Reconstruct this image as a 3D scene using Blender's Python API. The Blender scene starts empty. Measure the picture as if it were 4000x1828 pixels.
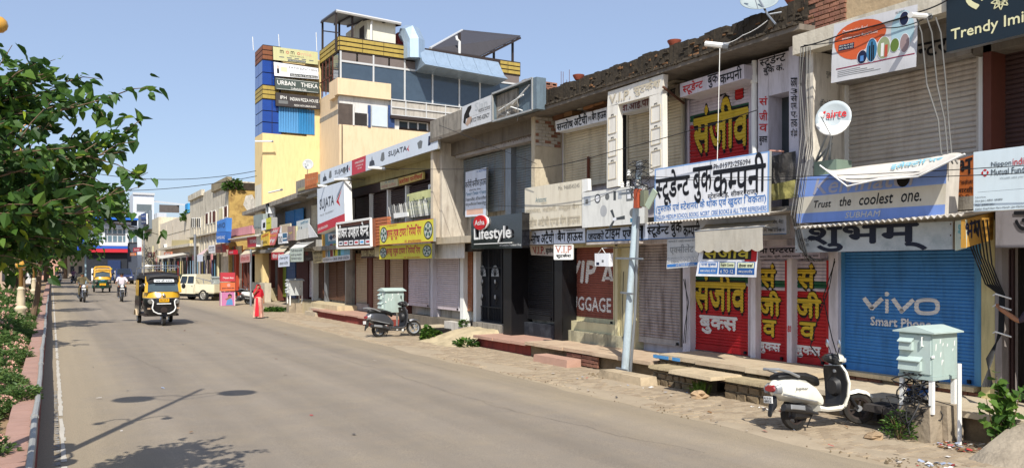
import bpy, bmesh, math, random
from mathutils import Vector, Matrix
R=math.radians; rnd=random.Random(7)
C=bpy.context; COL=C.scene.collection
# ---------------------------------------------------------------- camera, light, exposure
F=3100.0; HH=2.35; YH=1040.0; TH=math.atan(1800/3100); CT=math.cos(TH); ST=math.sin(TH)
cam=bpy.data.cameras.new('camera'); cam.sensor_width=36; cam.lens=36*F/4000; cam.shift_y=126/4000
cam.clip_start=.1; cam.clip_end=6000
co=bpy.data.objects.new('camera',cam); COL.objects.link(co); co.location=(0,0,HH); co.rotation_euler=(R(90),0,-TH)
C.scene.camera=co
AZ=R(26); EL=R(46)
w=bpy.data.worlds.new('World'); C.scene.world=w; w.use_nodes=True; nt=w.node_tree; nt.nodes.clear()
sky=nt.nodes.new('ShaderNodeTexSky'); sky.sky_type='NISHITA'; sky.sun_disc=False
sky.sun_elevation=EL; sky.sun_rotation=AZ+math.pi; sky.altitude=300; sky.air_density=1.0; sky.dust_density=1.6; sky.ozone_density=2.5
bg=nt.nodes.new('ShaderNodeBackground'); bg.inputs[1].default_value=.12
wo=nt.nodes.new('ShaderNodeOutputWorld'); mxs=nt.nodes.new('ShaderNodeMix'); mxs.data_type='RGBA'; mxs.inputs[0].default_value=.5; mxs.inputs[7].default_value=(2.75,3.3,4.65,1)
nt.links.new(sky.outputs[0],mxs.inputs[6]); nt.links.new(mxs.outputs[2],bg.inputs[0]); nt.links.new(bg.outputs[0],wo.inputs[0])
sl=bpy.data.lights.new('sun','SUN'); sl.energy=4.2; sl.angle=R(.53); sl.color=(1,.95,.86)
so=bpy.data.objects.new('sun',sl); COL.objects.link(so)
LD=Vector((math.sin(AZ)*math.cos(EL), math.cos(AZ)*math.cos(EL), -math.sin(EL)))
so.rotation_euler=LD.to_track_quat('-Z','Y').to_euler(); so.location=(-20,-30,40)
vs=C.scene.view_settings; vs.view_transform='Standard'; vs.look='None'; vs.exposure=.5; vs.gamma=1; vs.use_curve_mapping=False
C.scene.cycles.max_bounces=6; C.scene.cycles.transparent_max_bounces=6
# ---------------------------------------------------------------- projection helpers: pixel of the photograph -> point of the place
def W(px,py,X):
    Z=F*X/(CT*(px-200)); return Vector((X,(Z-X*ST)/CT,HH+(YH-py)*Z/F))
def WD(px,py,D):
    k=(px-2000)/F; X=D*(ST+k*CT)/(CT-k*ST); Z=D*CT+X*ST; return Vector((X,D,HH+(YH-py)*Z/F))
def WG(px,py,z=0.0):
    Z=F*(HH-z)/(py-YH); r=(px-2000)/F*Z; return Vector((Z*ST+r*CT,Z*CT-r*ST,z))
def gz(x):
    if x<-4.3: return -.02
    return .10-.0165*max(0,min(x,11.6))
def G(px,py):
    z=0
    for i in range(6): p=WG(px,py,z); z=gz(p.x)
    return Vector((p.x,p.y,gz(p.x)))
# ---------------------------------------------------------------- materials
def lin(c): return tuple(((x/255)/12.92 if x<=10 else ((x/255+.055)/1.055)**2.4) for x in c)
MC={}
def P(col,rough=.75,var=.12,dirt=0,sc=2.5,bump=0,metal=0,name='paint',dcol=(45,38,30),streak=True,bsc=None,emit=0,coat=0,alpha=None,trans=0):
    key=(col,rough,var,dirt,sc,bump,metal,name,dcol,streak,bsc,emit,coat,trans)
    if key in MC: return MC[key]
    m=bpy.data.materials.new(name); m.use_nodes=True; t=m.node_tree; N=t.nodes; L=t.links; b=N['Principled BSDF']
    c=lin(col); b.inputs['Roughness'].default_value=rough; b.inputs['Metallic'].default_value=metal
    b.inputs['Specular IOR Level'].default_value=.35
    if coat: b.inputs['Coat Weight'].default_value=coat; b.inputs['Coat Roughness'].default_value=.08
    if trans: b.inputs['Transmission Weight'].default_value=trans
    if emit: b.inputs['Emission Color'].default_value=(*c,1); b.inputs['Emission Strength'].default_value=emit
    geo=N.new('ShaderNodeNewGeometry')
    n=N.new('ShaderNodeTexNoise'); n.inputs['Scale'].default_value=sc; n.inputs['Detail'].default_value=6; n.inputs['Roughness'].default_value=.65
    L.new(geo.outputs['Position'],n.inputs['Vector'])
    mx=N.new('ShaderNodeMix'); mx.data_type='RGBA'
    mx.inputs[6].default_value=(*[x*(1-var*1.6) for x in c],1); mx.inputs[7].default_value=(*[min(1,x*(1+var*1.2)) for x in c],1)
    L.new(n.outputs['Fac'],mx.inputs[0]); out=mx.outputs[2]
    if dirt:
        mp=N.new('ShaderNodeMapping'); mp.inputs['Scale'].default_value=(3.2,3.2,.55) if streak else (1.3,1.3,1.3); L.new(geo.outputs['Position'],mp.inputs[0])
        n2=N.new('ShaderNodeTexNoise'); n2.inputs['Scale'].default_value=1.6; n2.inputs['Detail'].default_value=8; n2.inputs['Roughness'].default_value=.7
        L.new(mp.outputs[0],n2.inputs['Vector'])
        rp=N.new('ShaderNodeValToRGB'); rp.color_ramp.elements[0].position=.47; rp.color_ramp.elements[1].position=.72
        rp.color_ramp.elements[0].color=(0,0,0,1); rp.color_ramp.elements[1].color=(dirt,dirt,dirt,1)
        L.new(n2.outputs['Fac'],rp.inputs[0])
        m2=N.new('ShaderNodeMix'); m2.data_type='RGBA'; L.new(rp.outputs[0],m2.inputs[0]); L.new(out,m2.inputs[6]); m2.inputs[7].default_value=(*lin(dcol),1); out=m2.outputs[2]
    L.new(out,b.inputs['Base Color'])
    if bump:
        n3=N.new('ShaderNodeTexNoise'); n3.inputs['Scale'].default_value=bsc or 22; n3.inputs['Detail'].default_value=5; L.new(geo.outputs['Position'],n3.inputs['Vector'])
        bp=N.new('ShaderNodeBump'); bp.inputs['Strength'].default_value=bump; bp.inputs['Distance'].default_value=.02; L.new(n3.outputs['Fac'],bp.inputs['Height']); L.new(bp.outputs[0],b.inputs['Normal'])
    MC[key]=m; return m
def ink(col,rough=.6): return P(col,rough,.08,0,name='ink')
def glass(col=(60,75,90),rough=.06): return P(col,rough,.05,0,name='glass',coat=.6)
CONC=P((146,140,130),.9,.25,.85,3,.4,name='old_concrete',dcol=(48,42,36))
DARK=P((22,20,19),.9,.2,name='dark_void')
PLA=P((220,213,200),.88,.14,.7,2.5,.25,name='plaster',dcol=(110,95,78))
STEEL=P((150,155,160),.45,.12,.3,metal=.6,name='galvanised_steel')
WHITE=P((232,232,228),.5,.06,.2,name='white_paint',dcol=(150,135,115))
BLACK=P((18,18,20),.55,.1,name='black')
CABLE=P((30,30,32),.6,.1,name='cable_rubber')
RUB=P((34,33,32),.85,.15,.3,name='tyre_rubber',dcol=(95,85,72))
# ---------------------------------------------------------------- mesh builder
class B:
    def __init__(s): s.v=[]; s.f=[]; s.m=[]
    def add(s,vs,fs,m=0):
        o=len(s.v); s.v+= [tuple(v) for v in vs]
        for f in fs: s.f.append([o+i for i in f]); s.m.append(m)
        return s
    def box(s,a,b,m=0):
        x0,y0,z0=a; x1,y1,z1=b
        return s.hexa([(x0,y0,z0),(x1,y0,z0),(x1,y1,z0),(x0,y1,z0)],[(x0,y0,z1),(x1,y0,z1),(x1,y1,z1),(x0,y1,z1)],m)
    def hexa(s,lo,hi,m=0):
        n=len(lo); return s.add(list(lo)+list(hi),[list(range(n))[::-1],list(range(n,2*n))]+[[i,(i+1)%n,n+(i+1)%n,n+i] for i in range(n)],m)
    def poly(s,pts,m=0): return s.add(pts,[list(range(len(pts)))],m)
    def ext(s,pts,d,m=0):
        d=Vector(d); return s.hexa(pts,[Vector(p)+d for p in pts],m)
    def bar(s,a,b,w,h=None,m=0,up=(0,0,1)):
        a=Vector(a);b=Vector(b);h=h or w; d=(b-a).normalized(); u=Vector(up)
        if abs(d.dot(u))>.95: u=Vector((1,0,0))
        sd=d.cross(u).normalized()*w/2; uu=sd.cross(d).normalized()*h/2
        q=lambda p:[p-sd-uu,p+sd-uu,p+sd+uu,p-sd+uu]
        return s.hexa(q(a),q(b),m)
    def tube(s,pts,r,n=6,m=0,cap=True):
        pts=[Vector(p) for p in pts]; k=len(pts); rs=r if isinstance(r,(list,tuple)) else [r]*k; o=len(s.v)
        pr=None
        for i,p in enumerate(pts):
            d=(pts[min(i+1,k-1)]-pts[max(i-1,0)]).normalized()
            if pr is None:
                u=Vector((0,0,1)) if abs(d.z)<.9 else Vector((1,0,0))
                pr=d.cross(u).normalized()
            pr=(pr-d*pr.dot(d)).normalized(); q=d.cross(pr)
            for j in range(n):
                a=2*math.pi*j/n; s.v.append(tuple(p+(pr*math.cos(a)+q*math.sin(a))*rs[i]))
        for i in range(k-1):
            for j in range(n):
                s.f.append([o+i*n+j,o+i*n+(j+1)%n,o+(i+1)*n+(j+1)%n,o+(i+1)*n+j]); s.m.append(m)
        if cap: s.f.append([o+j for j in range(n)][::-1]); s.m.append(m); s.f.append([o+(k-1)*n+j for j in range(n)]); s.m.append(m)
        return s
    def lathe(s,prof,c=(0,0,0),ax='z',n=12,m=0,sx=1,sy=1):
        o=len(s.v); k=len(prof)
        for r,h in prof:
            for j in range(n):
                a=2*math.pi*j/n; x=r*math.cos(a)*sx; y=r*math.sin(a)*sy
                p={'z':(x,y,h),'x':(h,x,y),'y':(y,h,x)}[ax]
                s.v.append((c[0]+p[0],c[1]+p[1],c[2]+p[2]))
        for i in range(k-1):
            for j in range(n): s.f.append([o+i*n+j,o+i*n+(j+1)%n,o+(i+1)*n+(j+1)%n,o+(i+1)*n+j]); s.m.append(m)
        if tuple(prof[0])==tuple(prof[-1]): return s
        if prof[0][0]>1e-4: s.f.append([o+j for j in range(n)][::-1]); s.m.append(m)
        if prof[-1][0]>1e-4: s.f.append([o+(k-1)*n+j for j in range(n)]); s.m.append(m)
        return s
    def ball(s,c,r,m=0,n=10,sz=1,sx=1,sy=1):
        return s.lathe([(max(1e-5,r*math.sin(math.pi*i/6)),-r*sz*math.cos(math.pi*i/6)) for i in range(7)],c,'z',n,m,sx,sy)
    def loft(s,secs,m=0,cap=True):
        o=len(s.v); n=len(secs[0])
        for q in secs: s.v+=[tuple(p) for p in q]
        for i in range(len(secs)-1):
            for j in range(n): s.f.append([o+i*n+j,o+i*n+(j+1)%n,o+(i+1)*n+(j+1)%n,o+(i+1)*n+j]); s.m.append(m)
        if cap: s.f.append([o+j for j in range(n)][::-1]); s.m.append(m); s.f.append([o+(len(secs)-1)*n+j for j in range(n)]); s.m.append(m)
        return s
ORG={}
def smooth(me,ang=40):
    for p in me.polygons: p.use_smooth=True
    try: me.set_sharp_from_angle(angle=R(ang))
    except Exception: pass
def mesh(name,mb,mats,off=(0,0,0),sm=False,fix=True):
    me=bpy.data.meshes.new(name); ox,oy,oz=off
    me.from_pydata([(a-ox,b-oy,c-oz) for a,b,c in mb.v],[],mb.f)
    if not isinstance(mats,(list,tuple)): mats=[mats]
    for m in mats: me.materials.append(m)
    if mb.m: me.polygons.foreach_set('material_index',mb.m)
    if fix:
        bm=bmesh.new(); bm.from_mesh(me); bmesh.ops.recalc_face_normals(bm,faces=bm.faces); bm.to_mesh(me); bm.free()
    if sm: smooth(me)
    me.update(); return me
def link(name,me,parent=None):
    o=bpy.data.objects.new(name,me); COL.objects.link(o)
    if parent is not None: o.parent=parent; ORG[o]=ORG[parent]
    return o
def tag(o,label,cat,group=None):
    if len(label.split())>16: print('LONG',len(label.split()),label)
    o['label']=label; o['category']=cat
    if group: o['group']=group
    return o
def part(name,mb,mats,parent,sm=False,label=None,stuff=False):
    o=link(name,mesh(name,mb,mats,ORG[parent],sm),parent)
    if label: o['label']=label
    if stuff: o['kind']='stuff'
    return o
def thing(name,label,cat,loc=(0,0,0),rz=0,group=None,local=False):
    o=bpy.data.objects.new(name,None); COL.objects.link(o); o.empty_display_size=.2; o.location=loc; o.rotation_euler=(0,0,rz)
    ORG[o]=(0,0,0) if local else tuple(loc)
    return tag(o,label,cat,group)
def solo(name,mb,mats,label,cat,group=None,sm=False):
    n=len(mb.v); cx=sum(v[0] for v in mb.v)/n; cy=sum(v[1] for v in mb.v)/n; cz=min(v[2] for v in mb.v)
    o=link(name,mesh(name,mb,mats,(cx,cy,cz),sm)); o.location=(cx,cy,cz); ORG[o]=(cx,cy,cz); return tag(o,label,cat,group)
def struct(name,mb,mats,kind='structure',sm=False):
    o=link(name,mesh(name,mb,mats,(0,0,0),sm)); o['kind']=kind; ORG[o]=(0,0,0); return o
def copy_tree(o,parent=None):
    c=o.copy(); COL.objects.link(c); c.parent=parent; ORG[c]=ORG.get(o,(0,0,0))
    for ch in list(o.children): copy_tree(ch,c)
    return c
# ---------------------------------------------------------------- writing
TXC={}
def raw(t):
    if t in TXC: return TXC[t]
    c=bpy.data.curves.new('lettering','FONT'); c.body=t; c.resolution_u=2
    o=bpy.data.objects.new('lettering',c)
    me=o.to_mesh(); r=([(v.co.x,v.co.y) for v in me.vertices],[list(p.vertices) for p in me.polygons]); o.to_mesh_clear()
    bpy.data.objects.remove(o); bpy.data.curves.remove(c); TXC[t]=r; return r
AD={}
def adv(t):
    if t not in AD:
        mx=lambda s:max(v[0] for v in raw(s)[0]); AD[t]=mx(t+'l')-mx('l')
    return AD[t]
DEV=lambda ch:0x900<=ord(ch)<=0x97f
CONS=lambda ch:0x915<=ord(ch)<=0x939
def clipx(vf,x):
    bm=bmesh.new(); vv=[bm.verts.new((a,b,0)) for a,b in vf[0]]
    for f in vf[1]:
        try: bm.faces.new([vv[i] for i in f])
        except ValueError: pass
    bmesh.ops.bisect_plane(bm,geom=bm.verts[:]+bm.edges[:]+bm.faces[:],plane_co=(x,0,0),plane_no=(1,0,0),clear_outer=True)
    bm.verts.index_update(); r=([(v.co.x,v.co.y) for v in bm.verts],[[v.index for v in f.verts] for f in bm.faces]); bm.free(); return r
def layout(s):
    vs=[];fs=[];x=0
    def put(vf,dx,flip=None):
        o=len(vs); vs.extend([((flip-a if flip is not None else a)+dx,b) for a,b in vf[0]]); fs.extend([[o+i for i in f] for f in vf[1]])
    i=0
    while i<len(s):
        ch=s[i]
        if not DEV(ch):
            j=i
            while j<len(s) and not DEV(s[j]): j+=1
            seg=s[i:j]
            if seg.strip(): put(raw(seg),x)
            x+=adv(seg) if seg.strip() else .22*len(seg)
            i=j; continue
        if CONS(ch) or not 0x93a<=ord(ch)<=0x94f:
            cl=[ch]; i+=1; halves=[]
            while i+1<len(s) and s[i]=='्' and CONS(s[i+1]): halves.append(cl); cl=[s[i+1]]; i+=2
            marks=''
            while i<len(s) and (0x93a<=ord(s[i])<=0x94f or s[i] in 'ंँः़'): marks+=s[i]; i+=1
            reph=False; rak=False; hs=[h[0] for h in halves]
            if hs and hs[0]=='र': reph=True; hs=hs[1:]
            if hs and cl[0]=='र': cl=[hs.pop()]; rak=True
            if 'ि' in marks: put(raw('ि'),x); x+=adv('ि'); marks=marks.replace('ि','')
            for h in hs:
                a=adv(h); cut=a-(.13 if h in 'कफ' else .19); put(clipx(raw(h),cut),x); x+=cut
            base=cl[0]; a=adv(base); put(raw(base),x)
            if rak: put(([(a*.25,-.13),(a*.32,-.08),(a*.62,.16),(a*.55,.2)],[[0,1,2,3]]),x)
            x+=a
            for mk in marks:
                am=adv('क'+mk)-adv('क'); put(raw(mk),x); x+=am
            if reph: put(([(-.12,.62),(-.06,.62),(0,.75),(.08,.86),(.02,.9),(-.1,.8)],[[0,1,2,3,4,5]]),x-.02)
        else: put(raw(ch),x); x+=adv(ch); i+=1
    return vs,fs
LAY={}
class Q:
    """a quad in space: corners bottom-left, bottom-right, top-right, top-left; n points at the viewer"""
    def __init__(s,bl,br,tr,tl,n=None):
        s.c=[Vector(p) for p in (bl,br,tr,tl)]
        s.n=Vector(n) if n is not None else (s.c[1]-s.c[0]).cross(s.c[3]-s.c[0]).normalized()
        s.w=((s.c[1]-s.c[0]).length+(s.c[2]-s.c[3]).length)/2; s.h=((s.c[3]-s.c[0]).length+(s.c[2]-s.c[1]).length)/2
    def at(s,u,v,o=0):
        a,b,c,d=s.c; return (a*(1-u)+b*u)*(1-v)+(d*(1-u)+c*u)*v+s.n*o
    def sub(s,u0,v0,u1,v1,o=0): return Q(s.at(u0,v0,o),s.at(u1,v0,o),s.at(u1,v1,o),s.at(u0,v1,o),s.n)
def QX(X,tl,tr,br,bl,X2=None):
    """street-facing quad from four pixel corners on plane X"""
    X2=X if X2 is None else X2
    return Q(W(*bl,X2),W(*br,X2),W(*tr,X),W(*tl,X))
def letters(q,s,u0,v0,u1,v1,bold=0,off=.004,slant=0,desc=True):
    if s not in LAY: LAY[s]=layout(s)
    vs,fs=LAY[s]; xs=[v[0] for v in vs]; ys=[v[1] for v in vs]; x0,x1,y0,y1=min(xs),max(xs),min(ys),max(ys)
    W_=(x1-x0) or 1; H_=(y1-y0) or 1; b=B(); sh=[(0,0)]; bold*=1.12
    if bold: sh=[(-bold,0),(bold,0),(0,bold),(0,-bold)]
    for k,(sx,sy) in enumerate(sh):
        pts=[]
        for x,y in vs:
            yy=(y-y0)/H_; xx=(x-x0+slant*(y-y0))/(W_+slant*H_)
            pts.append(q.at(u0+(u1-u0)*(xx+sx*H_/W_*.6),v0+(v1-v0)*(yy+sy),off+k*.0003))
        b.add(pts,fs)
    return b
def write(parent,q,s,u0,v0,u1,v1,mt,bold=0,off=.004,slant=0,name='lettering'):
    b=letters(q,s,u0,v0,u1,v1,bold,off,slant)
    o=link(name,mesh(name,b,mt,ORG[parent],fix=False),parent); return o
def patch(parent,q,u0,v0,u1,v1,mt,off=.002,name='colour_panel'):
    s=q.sub(u0,v0,u1,v1,off); b=B().add(s.c,[[0,1,2,3]]); return part(name,b,mt,parent)
def pp(q,pts,off=.003):  # polygon given in u,v
    return [q.at(u,v,off) for u,v in pts]
def disc(q,cu,cv,ru,rv,off=.003,n=20,a0=0): return pp(q,[(cu+ru*math.cos(2*math.pi*i/n+a0),cv+rv*math.sin(2*math.pi*i/n+a0)) for i in range(n)],off)
def board(label,q,mt,texts=(),patches=(),th=.08,name='shop_sign',cat='sign',edge=None,frame=None,group=None,fw=.03):
    c=q.at(.5,0); loc=(c.x,c.y,c.z); t=thing(name,label,cat,loc,group=group)
    b=B(); b.ext(q.c,-q.n*th); part('sign_board',b,[mt] if edge is None else edge,t) if edge is None else None
    if edge is not None:
        b2=B().ext(q.c,-q.n*th); part('casing',b2,edge,t); patch(t,q,0,0,1,1,mt,.0015,'sign_face')
    if frame is not None:
        fb=B(); pr=[q.at(0,0),q.at(1,0),q.at(1,1),q.at(0,1)]
        for i in range(4): fb.bar(pr[i]+q.n*.01,pr[(i+1)%4]+q.n*.01,fw,fw,up=q.n)
        part('frame',fb,frame,t)
    for p in patches: patch(t,q,*p[:4],p[4],p[5] if len(p)>5 else .002)
    for tx in texts:
        s,u0,v0,u1,v1,mc=tx[:6]; bold=tx[6] if len(tx)>6 else 0; off=tx[7] if len(tx)>7 else .006; sl_=tx[8] if len(tx)>8 else 0
        write(t,q,s,u0,v0,u1,v1,mc,bold,off,sl_)
    return t
K=ink((20,22,28)); NAVY=ink((22,30,60)); RED=ink((190,25,30)); INKW=ink((228,228,224)); BLUE=ink((60,120,190))
# ================================================================ PEOPLE (bodies grown as one skin each)
SKIN=P((150,104,76),.6,.1,name='skin'); HAIR=P((22,18,16),.6,.1,name='hair')
def body(bones,joints,rad,seg=1):
    """one continuous skin over a joint graph; returns verts, faces, and for each face the nearest bone"""
    names=list(joints); idx={n:i for i,n in enumerate(names)}
    me=bpy.data.meshes.new('body'); me.from_pydata([joints[n] for n in names],[(idx[a],idx[b_]) for a,b_ in bones],[])
    o=bpy.data.objects.new('body',me); COL.objects.link(o); o.modifiers.new('s','SKIN'); m2=o.modifiers.new('u','SUBSURF'); m2.levels=m2.render_levels=seg
    bm=bmesh.new(); bm.from_mesh(me); ly=bm.verts.layers.skin.verify()
    for i,v in enumerate(bm.verts):
        r=rad[names[i]]; v[ly].radius=r if isinstance(r,tuple) else (r,r); v[ly].use_root=(names[i]=='pelvis')
    bm.to_mesh(me); bm.free()
    dg=C.evaluated_depsgraph_get(); ev=o.evaluated_get(dg); em=ev.to_mesh()
    vs=[tuple(v.co) for v in em.vertices]; fs=[list(p.vertices) for p in em.polygons]; ev.to_mesh_clear()
    bpy.data.objects.remove(o); bpy.data.meshes.remove(me)
    fb=[]
    seg_=[(Vector(joints[a]),Vector(joints[b_])) for a,b_ in bones]
    for f in fs:
        c=sum((Vector(vs[i]) for i in f),Vector())/len(f); best=0;bd=9
        for k,(p,q) in enumerate(seg_):
            d=q-p; t=max(0,min(1,(c-p).dot(d)/max(1e-9,d.length_squared))); dd=(c-p-d*t).length
            if dd<bd: bd=dd;best=k
        fb.append(best)
    return vs,fs,fb
def make_person(J,clothes,seg=1):
    """J: key joints; adds feet and five-fingered hands. clothes: function bone->material slot"""
    j=dict(J); rad=dict(pelvis=(.155,.12),waist=(.135,.10),chest=(.165,.12),neck=.055,head=.085,crown_=.075,sl=.075,sr=.075,el=.047,er=.047,wl=.033,wr=.033,hl=.10,hr=.10,kl=.066,kr=.066,al=.045,ar=.045,tl=.04,tr=.04)
    bones=[('pelvis','waist'),('waist','chest'),('chest','neck'),('neck','head'),('head','crown_'),('chest','sl'),('sl','el'),('el','wl'),('chest','sr'),('sr','er'),('er','wr'),('pelvis','hl'),('hl','kl'),('kl','al'),('al','tl'),('pelvis','hr'),('hr','kr'),('kr','ar'),('ar','tr')]
    for s in 'lr':
        w_=Vector(j['w'+s]); e=Vector(j['e'+s]); d=(w_-e).normalized(); sd=Vector((1,0,0))-d*d.x; sd=sd.normalized() if sd.length>.1 else Vector((0,1,0)); up=d.cross(sd)
        pm_='p'+s; j[pm_]=tuple(w_+d*.06); rad[pm_]=(.036,.018); bones.append(('w'+s,pm_))
        for k,(off,L) in enumerate(((-.03,.06),(-.01,.075),(.01,.072),(.03,.058))):
            a=f'f{s}{k}a'; b_=f'f{s}{k}b'; j[a]=tuple(w_+d*(.085+L*.5)+sd*off-up*.008); j[b_]=tuple(w_+d*(.08+L*.85)+sd*off*1.1-up*.035); rad[a]=.0095; rad[b_]=.0075; bones+=[(pm_,a),(a,b_)]
        a=f't{s}a'; j[a]=tuple(w_+d*.05+sd*(.05 if s=='r' else -.05)-up*.02); rad[a]=.011; bones.append((pm_,a))
    vs,fs,fb=body(bones,j,rad,seg); sl=[clothes(bones[k],Vector(vs[fs[i][0]])) for i,k in enumerate(fb)]
    b=B(); b.v=vs; b.f=fs; b.m=sl; return b,j
RIDE=dict(pelvis=(0,0,.86),waist=(0,.03,1.04),chest=(0,.07,1.27),neck=(0,.09,1.43),head=(0,.12,1.53),crown_=(0,.12,1.62),sl=(-.19,.07,1.36),sr=(.19,.07,1.36),el=(-.29,.25,1.14),er=(.29,.25,1.14),wl=(-.31,.48,1.06),wr=(.31,.48,1.06),hl=(-.1,.03,.86),hr=(.1,.03,.86),kl=(-.2,.42,.82),kr=(.2,.42,.82),al=(-.19,.30,.42),ar=(.19,.30,.42),tl=(-.2,.46,.36),tr=(.2,.46,.36))
WALK=dict(pelvis=(0,0,.92),waist=(0,0,1.08),chest=(0,0,1.26),neck=(0,.01,1.40),head=(0,.03,1.49),crown_=(0,.03,1.57),sl=(-.16,0,1.33),sr=(.16,0,1.33),el=(-.23,-.05,1.08),er=(.22,.10,1.12),wl=(-.24,.02,.84),wr=(.08,.2,1.36),hl=(-.09,0,.9),hr=(.09,0,.9),kl=(-.1,.08,.5),kr=(.1,-.04,.5),al=(-.1,.1,.09),ar=(.1,-.16,.1),tl=(-.1,.24,.04),tr=(.1,-.02,.04))
STAND=dict(pelvis=(0,0,.95),waist=(0,0,1.12),chest=(0,0,1.33),neck=(0,.01,1.48),head=(0,.03,1.58),crown_=(0,.03,1.67),sl=(-.19,0,1.41),sr=(.19,0,1.41),el=(-.30,.12,1.20),er=(.24,-.02,1.12),wl=(-.42,.26,1.34),wr=(.25,.06,.88),hl=(-.1,0,.93),hr=(.1,0,.93),kl=(-.11,.03,.5),kr=(.11,.02,.5),al=(-.11,-.02,.09),ar=(.12,0,.09),tl=(-.12,.14,.04),tr=(.13,.15,.04))
def cl_rider(bn,v):
    a,b_=bn
    if b_ in('head','crown_') : return 0
    if a in('wl','wr') or b_[0] in 'fp' and len(b_)>1 and a!='pelvis' or a[0]=='p' and len(a)==2 or a[0]=='f' or b_ in('tla','tra'): return 0
    if a in('al','ar'): return 3
    if bn in(('el','wl'),('er','wr')): return 4
    if a in('pelvis','hl','hr','kl','kr') and b_!='waist': return 2
    return 1
PB={'ride':make_person(RIDE,cl_rider),'walk':make_person(WALK,cl_rider),'stand':make_person(STAND,cl_rider)}
def person(label,pose,loc,rz,shirt,trousers,s=1,shoes=(40,34,30),sleeve=True,helmet=None,cap=False,hair=True,group=None):
    b,j=PB[pose]; t=thing('person',label,'person',loc,rz,group,local=True); t.scale=(s,)*3
    sh=shirt if not isinstance(shirt,tuple) else P(shirt,.85,.1,name='shirt_cloth'); tr=trousers if not isinstance(trousers,tuple) else P(trousers,.85,.12,name='trouser_cloth')
    part('body',b,[SKIN,sh,tr,P(shoes,.6,.1,name='shoe'),sh if sleeve else SKIN],t,True)
    h=Vector(j['head']); f=h+Vector((0,0,.03))
    for sx in (-1,1):
        part('eye',B().ball(f+Vector((sx*.032,.078,.0)),.011,n=6),BLACK,t); part('ear',B().ball(f+Vector((sx*.088,.0,-.01)),.02,n=6,sz=1.4),SKIN,t)
    part('nose',B().ball(f+Vector((0,.092,-.02)),.014,n=6,sz=1.5),SKIN,t); part('mouth',B().box(f+Vector((-.022,.07,-.058)),f+Vector((.022,.088,-.05))),P((120,60,52),.6,name='lips'),t)
    if helmet: part('helmet',B().lathe([(.118,-.07),(.13,-.02),(.128,.04),(.1,.1),(.05,.13),(.001,.138)],f+Vector((0,-.015,.01)),n=12,sy=1.1),P(helmet,.25,.05,name='helmet_shell',coat=.5),t,True)
    elif hair: part('hair',B().lathe([(.09,-.02),(.102,.03),(.095,.07),(.06,.1),(.001,.112)],f+Vector((0,-.022,.0)),n=12,sy=1.05),HAIR if not cap else P((50,52,44),.8,.1,name='cap_cloth'),t,True)
    return t
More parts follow.
